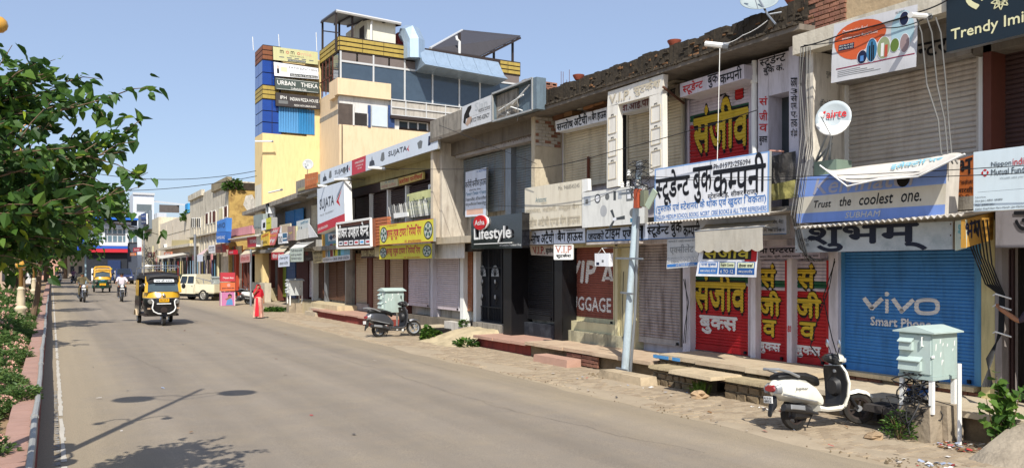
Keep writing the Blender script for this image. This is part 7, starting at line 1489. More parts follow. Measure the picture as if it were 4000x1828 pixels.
for i,(c4,c,tx) in enumerate(((((520,968),(548,965),(548,982),(520,984)),(176,40,50),'Airtel'),(((508,988),(528,987),(528,998),(508,999)),(206,120,60),'मोबाइल'),(((640,985),(668,983),(668,997),(640,999)),(206,130,100),'सेल'),(((577,985),(600,984),(600,1004),(577,1006)),(120,60,50),'SALE'))):
    q=tiltq(11.3,*c4); board('small %s sign among the far stalls, reading %s'%(('red','orange','peach','brown')[i],('a phone brand','mobile','sale in Hindi','sale in English')[i]),q,P(c,.6,.1,name='far_sign'),[(tx,.15,.25,.85,.75,INKW,.01)],th=.15)

def stall_tangle(px,y0,y1,X,seed,lb):
    r_=random.Random(seed); t=thing('wire_tangle',lb,'cables',tuple(W(px,y1,X)))
    for k in range(7): part('cable',B().tube([W(px+r_.uniform(-16,16),y0+(y1-y0)*j/5+r_.uniform(-8,8),X+r_.uniform(-.2,.2)) for j in range(6)],.03,4),CABLE,t)
stall_tangle(598,985,1040,11.2,1,'dark knot of wires among the far stalls by the wooden post'); stall_tangle(572,960,1030,11.2,2,'dark knot of wires on the thin utility pole near the bank')
for i,(px,c,h) in enumerate(((585,(60,54,50),1.5),(612,(206,206,206),1.2),(622,(130,90,70),1.9),(634,(170,60,50),1.6),(648,(60,110,130),1.3),(668,(90,80,74),2.0),(680,(60,120,130),1.2),(716,(50,54,60),1.7),(742,(206,196,180),1.4))):
    d=px0(px,11.0); t=thing('stall_goods','heap of %s goods on the stall row, %s from the bank end'%(('dark','white','brown','red','teal','grey','sea-green','charcoal','cream')[i],'first second third fourth fifth sixth seventh eighth ninth'.split()[i]),'goods',(11.0,d,-.08))
    for k in range(5): part('bundle',B().box((10.7+rnd.uniform(0,.3),d+rnd.uniform(-.9,.5),-.08+h*k/5),(11.4,d+rnd.uniform(.6,1.2),-.1+h*(k+1)/5)),P(tuple(max(10,min(240,v+rnd.randint(-30,30))) for v in c),.8,.15,.2,name='goods_cloth'),t)
# ================================================================ VEHICLES
def wheel(t,c,r,w_,rimc,spokes=5,name='wheel',solid=False):
    k=r; wl=part(name,B().lathe([(r-.07*r/.22,-w_*.5),(r-.015,-w_*.45),(r,-w_*.2),(r,w_*.2),(r-.015,w_*.45),(r-.07*r/.22,w_*.5),(r-.07*r/.22,-w_*.5)],c,'x',22),RUB,t,True)
    ri=r-.07*r/.22
    if solid: part('rim',B().lathe([(.02,-w_*.36),(ri*.5,-w_*.42),(ri*.7,-w_*.2),(ri,-w_*.45),(ri,w_*.45),(ri*.7,w_*.3),(.02,w_*.3)],c,'x',16),rimc,wl,True)
    else:
        part('rim',B().lathe([(ri*.86,-w_*.4),(ri+.004,-w_*.46),(ri+.004,w_*.46),(ri*.86,w_*.4),(ri*.86,-w_*.4)],c,'x',20),rimc,wl,True)
        for k in range(spokes):
            a=2*math.pi*k/spokes; part('spoke',B().bar(Vector(c),Vector(c)+Vector((0,math.cos(a)*ri*.9,math.sin(a)*ri*.9)),w_*.35,.028 if spokes<8 else .008),rimc,wl)
        part('hub',B().lathe([(.05,-w_*.4),(.055,0),(.05,w_*.4)],c,'x',10),rimc,wl,True)
    return wl
def ring(y,z0,z1,hw,n=10,p=2.6,zc=None):
    zc=(z0+z1)/2; hz=(z1-z0)/2; o=[]
    for i in range(n):
        a=2*math.pi*i/n; c_,s_=math.cos(a),math.sin(a); k=1/((abs(c_)**p+abs(s_)**p)**(1/p)); o.append((hw*c_*k,y,zc+hz*s_*k))
    return o
def scooter(label,loc,rz,col,s=1,steer=0,lean=0,name_txt=None,plate=None,metal=0,grey=False,group=None,rider=False):
    t=thing('scooter',label,'scooter',loc,rz,group,local=True); t.scale=(s,)*3; t.rotation_euler=(0,lean,rz)
    PT=P(col,.28,.06,.12,4,metal=metal,name='scooter_paint',coat=.7,dcol=(110,98,80)); BKP=P((30,31,34),.5,.1,.3,5,name='black_plastic',dcol=(90,84,74)); GRY=P((150,152,154),.4,.08,.1,name='silver_plastic',metal=.3)
    wheel(t,(0,0,.24),.24,.10,BKM if not grey else STEEL,5)
    tail=[ring(-.42,.60,.70,.05),ring(-.36,.52,.76,.11),ring(-.22,.44,.80,.165),ring(-.02,.40,.80,.185),ring(.18,.38,.76,.185),ring(.34,.36,.66,.17),ring(.46,.32,.50,.16)]
    part('tail_body',B().loft(tail),PT,t,True)
    part('tail_lamp',B().loft([ring(-.445,.60,.68,.10),ring(-.40,.58,.70,.135)]),P((150,40,44),.25,.05,name='red_lens2',coat=.5),t,True)
    for sx in (-1,1): part('indicator',B().loft([[(sx*.1+x*.4,-.43+.06*abs(x),z) for x,_,z in ring(0,.57,.68,.12)],[(sx*.13+x*.3,-.34,z) for x,_,z in ring(0,.56,.72,.12)]]),GRY,t,True)
    part('seat',B().loft([ring(-.34,.77,.84,.10),ring(-.2,.77,.875,.15),ring(.05,.76,.86,.16),ring(.25,.72,.845,.15),ring(.42,.66,.79,.12),ring(.47,.62,.74,.09)]),BKP,t,True)
    part('grab_rail',B().tube([(-.16,.0,.80),(-.17,-.2,.88),(-.15,-.38,.93),(-.06,-.47,.93),(.06,-.47,.93),(.15,-.38,.93),(.17,-.2,.88),(.16,0,.80)],.021,7),GRY,t,True)
    part('rear_mudguard',B().loft([ring(-.36,.34,.56,.055),ring(-.44,.28,.42,.05),ring(-.47,.22,.30,.045)]),BKP,t,True)
    pl_=part('number_plate',B().box((-.09,-.485,.43),(.09,-.475,.53)),WHITE,t)
    if plate:
        q=Q((.10,-.49,.425),(-.10,-.49,.425),(-.10,-.49,.535),(.10,-.49,.535),(0,-1,0)); q=Q((-.085,-.487,.435),(.085,-.487,.435),(.085,-.487,.525),(-.085,-.487,.525),(0,-1,0))
        for i_,tx in enumerate(plate): b_=letters(q,tx,.08,.52-.46*i_,.92,.92-.46*i_,.02,.002); o=link('plate_lettering',mesh('plate_lettering',b_,K,fix=False),pl_)
    part('floorboard',B().loft([ring(.40,.24,.36,.15),ring(.55,.22,.32,.17),ring(.80,.22,.32,.18),ring(.92,.26,.40,.18)]),PT,t,True); part('floor_mat',B().box((-.13,.46,.322),(.13,.86,.332)),BKP,t)
    st=math.sin(steer); 
    # leg shield: outer painted, inner dark
    sh=[]
    for z,y,hw in ((.30,.93,.19),(.45,.98,.225),(.65,1.0,.245),(.82,.97,.225),(.93,.93,.17)):
        sh.append([(-hw,y-.05,z),(-hw*.6,y+.015,z),(0,y+.05,z),(hw*.6,y+.015,z),(hw,y-.05,z),(hw*.97,y-.085,z),(0,y-.075,z),(-hw*.97,y-.085,z)])
    part('front_apron',B().loft(sh),PT,t,True)
    inn=[[(-hw*.9,y-.09,z),(0,y-.10,z),(hw*.9,y-.09,z),(hw*.9,y-.115,z),(0,y-.13,z),(-hw*.9,y-.115,z)] for (z,y,hw),q_ in zip(((.33,.93,.19),(.45,.98,.225),(.65,1.0,.245),(.82,.97,.225),(.92,.93,.17)),sh)]
    part('inner_shield',B().loft(inn),BKP,t,True); part('glove_box',B().loft([ring(.80,.48,.70,.10),ring(.88,.42,.76,.13)]),BKP,t,True); part('ignition_lock',B().lathe([(.03,.0),(.028,-.02),(.001,-.022)],(.05,.845,.84),'y',8),GRY,t)
    part('front_lamp',B().loft([ring(1.0,.72,.86,.09),ring(1.04,.74,.84,.07)]),GRY,t,True)
    def S(p):
        x,y,z=p; a=-steer; yy=y-1.02; return (x*math.cos(a)-yy*math.sin(a),x*math.sin(a)+yy*math.cos(a)+1.02,z)
    def TB(b): b.v=[S(v) for v in b.v]; return b
    fw=B().lathe([(.17,-.05),(.225,-.045),(.24,-.02),(.24,.02),(.225,.045),(.17,.05),(.17,-.05)],(0,1.24,.24),'x',22); w_=part('wheel',TB(fw),RUB,t,True)
    part('rim',TB(B().lathe([(.14,-.04),(.175,-.046),(.175,.046),(.14,.04),(.14,-.04)],(0,1.24,.24),'x',18)),BKM if not grey else STEEL,w_,True)
    for k in range(5): a=2*math.pi*k/5; part('spoke',TB(B().bar((0,1.24,.24),(0,1.24+.155*math.cos(a),.24+.155*math.sin(a)),.03,.03)),BKM if not grey else STEEL,w_)
    part('hub',TB(B().lathe([(.05,-.045),(.05,.045)],(0,1.24,.24),'x',10)),GRY,w_)
    for sx in (-.07,.07): part('fork_leg',TB(B().tube([(sx,1.04,.56),(sx,1.22,.24)],.022,6)),BKP,t,True)
    fd=[]
    for a in (-.5,-.1,.35,.8,1.2): y=1.24-.275*math.sin(a-.35)*1.0; z=.24+.28*math.cos(a-.35); fd.append([(-.075,y,z-.03),(-.05,y-.0,z+.02),(.05,y,z+.02),(.075,y,z-.03)])
    part('front_mudguard',TB(B().loft(fd)),PT,t,True)
    part('handlebar_cowl',TB(B().loft([ring(.76,1.0,1.06,.06),ring(.83,.96,1.10,.14),ring(.93,.92,1.10,.15),ring(1.02,.93,1.06,.11),ring(1.05,.96,1.02,.06)])),BKP,t,True)
    part('cowl_front',TB(B().loft([ring(.97,.95,1.115,.155),ring(1.05,.95,1.08,.11),ring(1.08,.98,1.03,.05)])),PT,t,True); part('headlamp',TB(B().loft([ring(1.06,.95,1.04,.085),ring(1.095,.96,1.03,.06)])),P((190,196,200),.1,.05,name='lamp_glass',coat=.8),t,True)
    part('instrument_panel',TB(B().hexa([(-.08,.79,1.075),(.08,.79,1.075),(.10,.90,1.10),(-.10,.90,1.10)],[(-.07,.80,1.09),(.07,.80,1.09),(.09,.895,1.115),(-.09,.895,1.115)])),P((60,64,70),.2,.1,name='dial_glass',coat=.5),t)
    for sx in (-1,1):
        part('handle_grip',TB(B().tube([(sx*.13,.90,1.02),(sx*.24,.87,1.03),(sx*.36,.84,1.03)],[.018,.02,.019],8)),BLACK,t,True); part('brake_lever',TB(B().tube([(sx*.2,.95,1.02),(sx*.28,.94,1.02),(sx*.36,.90,1.01)],.007,5)),GRY,t)
        mr=part('mirror',TB(B().ball((sx*.34,.93,1.26),.085,n=14,sx=.95,sy=.22,sz=.8)),BLACK if not name_txt else P((196,206,220),.08,.02,name='mirror_face',metal=.7),t,True); part('mirror_stem',TB(B().tube([(sx*.17,.93,1.06),(sx*.25,.94,1.16),(sx*.33,.94,1.22)],.007,5)),BLACK,mr)
    part('engine',B().loft([ring(-.05,.16,.38,.10),ring(.12,.14,.40,.11),ring(.30,.16,.34,.09)]),P((92,92,94),.6,.2,.4,name='engine_alloy',metal=.4),t,True); part('exhaust',B().tube([(.13,.35,.22),(.14,.2,.26),(.16,.05,.31),(.17,-.35,.37)],[.02,.03,.062,.055],10),P((60,60,62),.5,.15,.3,name='dark_exhaust',metal=.3),t,True); part('exhaust_guard',B().hexa([(.225,-.26,.34),(.225,.02,.30),(.225,.02,.37),(.225,-.26,.41)],[(.235,-.24,.35),(.235,.0,.31),(.235,.0,.36),(.235,-.24,.40)]),GRY,t)
    part('side_stand',B().tube([(-.1,.42,.24),(-.24,.38,.01)],.013,5),BLACK,t); part('centre_stand',B().tube([(.1,.25,.2),(.13,.12,.05)],.012,5),BLACK,t); part('kick_lever',B().tube([(-.13,.1,.24),(-.16,-.05,.2)],.012,5),STEEL,t)
    for sx in (-1,1): part('side_trim',B().loft([[(sx*.16,-.34,.545),(sx*.17,-.34,.56),(sx*.17,-.34,.575)],[(sx*.19,-.05,.475),(sx*.195,-.05,.49),(sx*.19,-.05,.505)],[(sx*.185,.3,.40),(sx*.19,.3,.41),(sx*.185,.3,.42)]]),GRY,t)
    if name_txt:
        q=Q((.193,-.12,.60),(.193,.14,.585),(.186,.14,.64),(.186,-.12,.655),(1,0,.12)); b_=letters(q,name_txt,0,0,1,1,.01,.006,.2); link('badge_lettering',mesh('badge_lettering',b_,G4,fix=False),t)
    return t
r0=G(3105,1680); r1_=G(3345,1656); rz=math.atan2(-(r1_.x-r0.x),(r1_.y-r0.y))
scooter('white scooter with black seat and leg shield parked at the right before the drain covers',(r0.x,r0.y,r0.z+.012),rz-.03,(228,225,212),.97,steer=.55,lean=-.09,name_txt='Jupiter',plate=('RJ 23 SA','8832'))
r0=G(1480,1317); r1_=G(1620,1311); scooter('dark grey and black scooter parked before the pale green cabinet in mid row',(r0.x,r0.y,r0.z),math.atan2(-(r1_.x-r0.x),(r1_.y-r0.y)),(84,86,92),1.08,steer=.35,lean=-.08,metal=.4,grey=True)
r0=G(970,1188); scooter('white scooter parked sideways behind the woman in red',(r0.x,r0.y,r0.z),-1.45,(222,222,218),1.05,steer=-.2,lean=-.08,grey=True)
p=G(234,1104); sc=scooter('white scooter ridden toward us near the median in the distance',(p.x,p.y,p.z),math.pi+.02,(226,226,224),1.1,grey=True); person('rider in grey on the white scooter near the median',"ride",(p.x,p.y,p.z+.0),math.pi,(120,112,108),(60,60,70),1.08,helmet=(60,60,66))
def motorcycle(label,loc,rz,col=(34,34,38),s=1,group=None,plate_front=True):
    t=thing('motorcycle',label,'motorcycle',loc,rz,group,local=True); t.scale=(s,)*3; PT=P(col,.3,.08,.1,name='tank_paint',coat=.6); CH=P((170,172,176),.2,.08,.1,metal=.9,name='chrome')
    wheel(t,(0,-.62,.3),.3,.10,CH,10); wheel(t,(0,.68,.3),.3,.085,CH,10)
    part('tank',B().loft([ring(-.06,.74,.86,.10),ring(.05,.70,.96,.14),ring(.22,.70,.98,.15),ring(.34,.74,.92,.09)]),PT,t,True); part('seat',B().loft([ring(-.68,.80,.86,.07),ring(-.4,.76,.85,.13),ring(-.1,.74,.83,.12),ring(.0,.74,.82,.09)]),BLACK,t,True)
    part('side_cover',B().loft([ring(-.45,.55,.74,.10),ring(-.15,.50,.74,.12)]),PT,t,True); part('engine',B().loft([ring(-.15,.24,.50,.13),ring(.1,.22,.56,.14),ring(.28,.28,.50,.11)]),P((110,110,112),.5,.2,.3,name='engine_alloy2',metal=.5),t,True)
    part('frame',B().tube([(0,.42,.9),(0,.36,.45),(0,.1,.22),(0,-.35,.25),(0,-.5,.7)],.02,6),BLACK,t); part('tail',B().loft([ring(-.66,.72,.82,.09),ring(-.86,.76,.82,.05)]),PT,t,True); part('tail_lamp',B().box((-.05,-.9,.76),(.05,-.86,.82)),P((170,24,30),.2,.05,name='red_lens',coat=.8),t)
    part('exhaust',B().tube([(.1,.3,.3),(.14,.0,.2),(.15,-.3,.24),(.16,-.75,.34)],[.02,.022,.045,.045],8),CH,t,True)
    for sx in (-1,1):
        part('fork_leg',B().tube([(sx*.085,.46,.92),(sx*.075,.68,.3)],.022,6),CH,t,True); part('handlebar',B().tube([(sx*.03,.44,.98),(sx*.18,.42,1.06),(sx*.36,.36,1.06)],.014,6),CH,t,True); part('handle_grip',B().tube([(sx*.27,.39,1.06),(sx*.38,.355,1.06)],.02,6),BLACK,t)
        m_=part('mirror',B().ball((sx*.34,.42,1.24),.055,n=10,sy=.3),BLACK,t,True); part('mirror_stem',B().tube([(sx*.22,.42,1.06),(sx*.33,.42,1.21)],.006,4),BLACK,m_); part('indicator',B().ball((sx*.17,.52,.88),.03,n=8),P((200,120,50),.3,name='amber_lens'),t); part('foot_peg',B().tube([(sx*.12,.05,.3),(sx*.24,.05,.3)],.014,5),BLACK,t); part('crash_guard',B().tube([(sx*.08,.36,.6),(sx*.27,.38,.55),(sx*.27,.36,.32),(sx*.08,.3,.28)],.013,5),CH,t)
    part('headlamp',B().lathe([(.05,.44),(.09,.50),(.095,.56),(.001,.58)],(0,0,.88),'y',12),CH,t,True); part('lamp_glass',B().lathe([(.085,.562),(.05,.585),(.001,.59)],(0,0,.88),'y',12),P((220,222,220),.08,.02,name='lamp_glass2',coat=.8),t,True)
    fd=[[(sx,.68-.33*math.sin(a),.3+.33*math.cos(a)) for sx in (-.05,-.03,.03,.05)] for a in (-.6,-.2,.3,.8,1.2)]; part('front_mudguard',B().loft(fd),CH,t,True)
    if plate_front: part('number_plate',B().box((-.1,.56,.70),(.1,.575,.76)),WHITE,t)
    return t
CAMO=P((120,108,80),.9,.45,.8,9,name='camouflage_cloth',dcol=(54,56,40),streak=False)
for (px,py,s,lb,rl,shirt,tr,hm,col,cap,rz) in ((329,1181,1.14,'silver-forked motorcycle ridden toward us by the man in camouflage','rider in camouflage shirt and trousers with a dark cap',CAMO,CAMO,None,(60,30,34),True,math.pi+.1),(478,1179,1.14,'dark motorcycle ridden toward us by the man in a white shirt','rider in a bright white shirt and dark trousers between the rickshaws',(216,206,212),(30,30,40),None,(30,30,34),False,math.pi-.02),(296,1106,1.14,'dark motorcycle ridden toward us behind the camouflage rider','rider in a mauve shirt and dark helmet behind the camouflage rider',(150,116,150),(50,46,60),(40,40,46),(40,40,50),False,math.pi+.3),(560,1207,1.12,'motorcycle passing on the hidden side of the black and yellow rickshaw','rider in a white shirt half hidden behind the black and yellow rickshaw',(214,214,216),(50,56,54),None,(40,40,44),False,0),(62,1092,1.1,'small dark motorcycle going away on the far carriageway','rider in a pink shirt with a red scarf going away on the far carriageway',(206,120,140),(40,36,40),(150,40,56),(50,30,34),False,0.0),(192,1077,1.1,'distant dark motorcycle near the far end of the median','distant rider in dark clothes near the far end of the median',(60,60,66),(50,50,60),(30,30,34),(40,40,44),False,math.pi)):
    p=G(px,py) if px>100 else WG(px,py,-.02); f=-.68 if rz>1 else .0
    c_=Vector((p.x+.68*s*math.sin(rz),p.y-.68*s*math.cos(rz),p.z)) if px!=62 else p
    motorcycle(lb,tuple(c_),rz,col,s); d_=Vector((-math.sin(rz),math.cos(rz),0))
    person(rl,'ride',tuple(c_+d_*(-.12*s)+Vector((0,0,-.02))),rz,shirt,tr,s,helmet=hm,cap=cap,sleeve=(px!=478),shoes=(210,206,190) if px==560 else (40,34,30))
p=G(935,1188); motorcycle('black motorcycle parked between the red promotional stand and the white scooter',(p.x,p.y,p.z),-1.35,(28,28,30),1.05)
for i,(px,py,c,lb) in enumerate(((548,1066,(50,50,56),'first of the parked motorcycles beside the navy car'),(562,1070,(70,40,40),'reddish motorcycle in the parked row beside the navy car'),(575,1074,(40,46,60),'bluish motorcycle in the parked row near the far stalls'))): p=G(px,py+22); motorcycle(lb,(10.6,p.y,p.z),-1.2-.1*i,c,1.1,'motorcycles parked before the far stalls')
# ---- auto rickshaws
def rickshaw(label,loc,rz,c_low,c_top,s,rack=True,hood_col=(40,40,42),plate_col=(214,160,30),second=False):
    t=thing('auto_rickshaw',label,'auto rickshaw',loc,rz,None,local=True); t.scale=(s,)*3
    LOWP=P(c_low,.3,.08,.1,name='rickshaw_lower_paint',coat=.6); TOPP=P(c_top,.35,.08,.12,name='rickshaw_yellow',coat=.5); HD=P(hood_col,.8,.12,.3,name='canvas_hood'); CH=P((170,172,176),.25,.08,.1,metal=.8,name='chrome2')
    wheel(t,(0,0,.24),.24,.11,CH,5,solid=True)
    for sx in (-.56,.56): wheel(t,(sx,-2.0,.24),.24,.13,CH,5,solid=True)
    part('front_mudguard',B().loft([[(sx*k,.02-.30*math.sin(a),.24+.30*math.cos(a)) for sx,k in ((-.10,1),(-.07,1),(.07,1),(.10,1))] for a in (-1.2,-.6,0,.6,1.2)]),LOWP,t,True)
    for sx in (-.085,.085): part('fork_leg',B().tube([(sx,-.1,.55),(sx,.0,.24)],.025,6),CH,t)
    # front cowl: rounded, lower painted part and yellow upper band
    def sec(z,hw,yf,yb=-.55,r=.5): 
        o=[]
        for i in range(9):
            a=math.pi*i/8; k=1/((abs(math.cos(a))**3+abs(math.sin(a))**3)**(1/3)); o.append((-hw*math.cos(a)*k,yb+(yf-yb)*math.sin(a)*k,z))
        return o
    part('front_cowl',B().loft([sec(.36,.50,.02),sec(.5,.58,.10),sec(.8,.62,.13),sec(1.02,.62,.10)]),LOWP,t,True); part('cowl_band',B().loft([sec(1.02,.63,.11),sec(1.12,.63,.08),sec(1.24,.61,.02)]),TOPP,t,True); part('band_trim',B().loft([sec(1.005,.635,.115),sec(1.03,.635,.115)]),CH,t)
    part('windscreen',B().hexa([(-.54,-.02,1.25),(.54,-.02,1.25),(.54,-.06,1.25),(-.54,-.06,1.25)],[(-.50,-.14,1.72),(.50,-.14,1.72),(.50,-.18,1.72),(-.50,-.18,1.72)]),P((70,84,90),.06,.3,.0,2,name='windscreen_glass',coat=.8),t)
    for sx in (-1,1):
        part('screen_pillar',B().bar((sx*.58,-.04,1.22),(sx*.53,-.2,1.8),.08,.10),TOPP,t); part('side_rail',B().tube([(sx*.6,-.3,1.0),(sx*.62,-1.0,.55),(sx*.62,-1.2,.5)],.02,5),CH,t); part('body_side',B().hexa([(sx*.60,-2.5,.40),(sx*.60,-1.25,.40),(sx*.66,-1.25,.40),(sx*.66,-2.5,.40)],[(sx*.60,-2.45,1.05),(sx*.60,-1.3,1.05),(sx*.64,-1.3,1.05),(sx*.64,-2.45,1.05)]),LOWP if not second else LOWP,t); part('side_panel',B().box((sx*.60-.02,-2.45,1.06),(sx*.60+.02,-1.75,1.65)),TOPP,t)
        for y in (-1.25,-1.75): part('hood_post',B().bar((sx*.61,y,.5),(sx*.58,y,1.78),.035),BLACK,t)
        part('rear_mudguard',B().loft([[(sx*.66+k*.1*sx-.05*sx,-2.0-.32*math.sin(a),.24+.30*math.cos(a)) for k in (-1,1)]+[(sx*.66+k*.1*sx-.05*sx,-2.0-.35*math.sin(a),.24+.33*math.cos(a)) for k in (1,-1)] for a in (-1.3,-.6,0,.6,1.3)]),P((190,170,140),.6,.2,.5,name='dusty_mudguard') if not second else LOWP,t,True)
        m_=part('mirror',B().ball((sx*.70,-.02,1.45),.09,n=10,sx=.8,sy=.4,sz=1.1),BLACK,t,True); part('mirror_stem',B().tube([(sx*.58,-.08,1.55),(sx*.68,-.03,1.56),(sx*.70,-.02,1.5)],.01,5),CH,m_)
        part('headlamp',B().lathe([(.09,0),(.10,.05),(.085,.09),(.001,.10)],(sx*.44,.03,.90),'y',12),P((120,118,112),.3,.2,.4,name='lamp_chrome'),t,True)
        part('indicator',B().box((sx*.5-.05,.085,.62),(sx*.5+.05,.11,.67)),P((180,150,120),.3,name='dull_amber'),t)
    part('floor',B().box((-.58,-2.45,.34),(.58,-.3,.42)),BKM,t); part('driver_seat',B().box((-.4,-1.15,.7),(.4,-.75,.82)),P((60,40,40),.7,name='seat_vinyl'),t); part('rear_seat',B().box((-.56,-2.2,.65),(.56,-1.75,.85)),P((70,44,44),.7,name='seat_vinyl2'),t); part('seat_back',B().box((-.56,-2.35,.8),(.56,-2.25,1.4)),P((70,44,44),.7,name='seat_vinyl2'),t); part('handlebar',B().tube([(-.3,-.45,1.1),(0,-.35,1.12),(.3,-.45,1.1)],.018,5),BLACK,t)
    hs=[]
    for y,z,hw in ((-.05,1.72,.50),(-.15,1.84,.58),(-.8,1.90,.63),(-1.6,1.90,.64),(-2.3,1.84,.62),(-2.5,1.6,.60)): hs.append([(-hw,y,z-.16),(-hw*.96,y,z-.03),(-hw*.5,y,z+.03),(hw*.5,y,z+.03),(hw*.96,y,z-.03),(hw,y,z-.16),(hw*.9,y,z-.16),(0,y,z-.05),(-hw*.9,y,z-.16)])
    part('canvas_hood',B().loft(hs),HD if not second else TOPP,t,True); part('hood_brow',B().tube([(-.5,-.05,1.70),(-.45,-.0,1.80),(0,.02,1.84),(.45,0,1.80),(.5,-.05,1.70)],.03,6),P((80,80,82),.5,.15,.4,name='brow_tin',metal=.4) if not second else TOPP,t,True)
    for k in range(5 if not second else 0): y=-.3-.4*k; part('roof_bow',B().tube([(-.6,y,1.9),(0,y,1.97),(.6,y,1.9)],.018,5),BKM,t)
    if rack: part('roof_rack',B().tube([(-.62,-.35,1.86),(-.62,-.32,2.16),(-.55,-.3,2.2),(.55,-.3,2.2),(.62,-.32,2.16),(.62,-.35,1.86)],.018,6),CH,t,True); part('roof_rack',B().tube([(-.62,-2.2,1.86),(-.62,-2.2,2.1),(.62,-2.2,2.1),(.62,-2.2,1.86)],.018,6),CH,t,True); [part('rack_rail',B().tube([(sx*.62,-.32,2.15),(sx*.62,-2.2,2.1)],.015,5),CH,t) for sx in (-1,1)]
    if second: part('roof_roll',B().tube([(-.62,-.2,1.8),(-.5,-.3,2.0),(-.2,-.4,2.03),(.2,-.4,2.03),(.5,-.3,2.0),(.62,-.2,1.8)],.06,7),TOPP,t,True)
    py_,pz=(.18,.93) if not second else (.17,.62)
    part('number_plate',B().box((-.17 if not second else -.22,py_-.0,pz-.05),(.17 if not second else .22,py_+.02,pz+.08 if not second else pz+.12)),P(plate_col,.4,.05,name='yellow_plate'),t)
    q=Q((.14,py_+.022,pz-.035),(-.14,py_+.022,pz-.035),(-.14,py_+.022,pz+.06),(.14,py_+.022,pz+.06),(0,1,0)); b_=letters(q,'RJ 23 P',.05,.1,.95,.9,.02,.001); link('plate_lettering',mesh('plate_lettering',b_,K,fix=False),t)
    if not second:
        part('cowl_horseshoe_trim',B().tube([(-.42,.165,.98),(-.36,.165,.9),(-.37,.165,.78),(-.40,.165,.66),(-.34,.165,.54),(-.2,.165,.46),(0,.165,.44),(.2,.165,.46),(.34,.165,.54),(.40,.165,.66),(.37,.165,.78),(.36,.165,.9),(.42,.165,.98)],.024,6),WHITE,t,True); part('white_strip',B().box((-.24,.145,.80),(.24,.16,.835)),WHITE,t); part('spot_lamp',B().lathe([(.05,.1),(.055,.14),(.001,.17)],(0,0,1.12),'y',10),CH,t,True); part('round_vent',B().lathe([(.12,.135),(.12,.15),(.09,.152)],(0,0,.58),'y',14),BKM,t); part('badge',B().lathe([(.1,.08),(.1,.115),(.001,.117)],(.18,0,1.13),'y',12,sx=1),WHITE,t)
        q=Q((.46,-.0,1.60),(-.46,-.0,1.60),(-.45,-.06,1.70),(.45,-.06,1.70),(0,1,.1)); part('screen_sticker',B().ext(q.sub(.15,0,.9,1,.03).c,(0,-.01,0)),P((210,214,216),.5,name='white_sticker'),t); b_=letters(q,'जय श्री श्याम',.2,.15,.85,.85,.02,.045); link('lettering',mesh('lettering',b_,K,fix=False),t)
    else: part('teal_sticker',B().box((-.14,.15,.93),(.14,.165,1.02)),TL_,t); [part('cowl_slit',B().lathe([(.12,.0),(.10,.05),(.001,.06)],(sx*.4,.07,.8),'y',10,sx=1.2),BLACK,t) for sx in (-1,1)]
    return t
p=G(638,1272); rickshaw('black and yellow auto rickshaw with roof rack and a white horseshoe trim, nearest vehicle',(p.x,p.y,p.z),math.pi+.04,(20,20,22),(206,160,36),1.06)
p=G(401,1143); rickshaw('green and yellow auto rickshaw farther back between the riders',(p.x,p.y,p.z),math.pi-.02,(24,70,56),(214,164,50),1.12,rack=False,second=True)
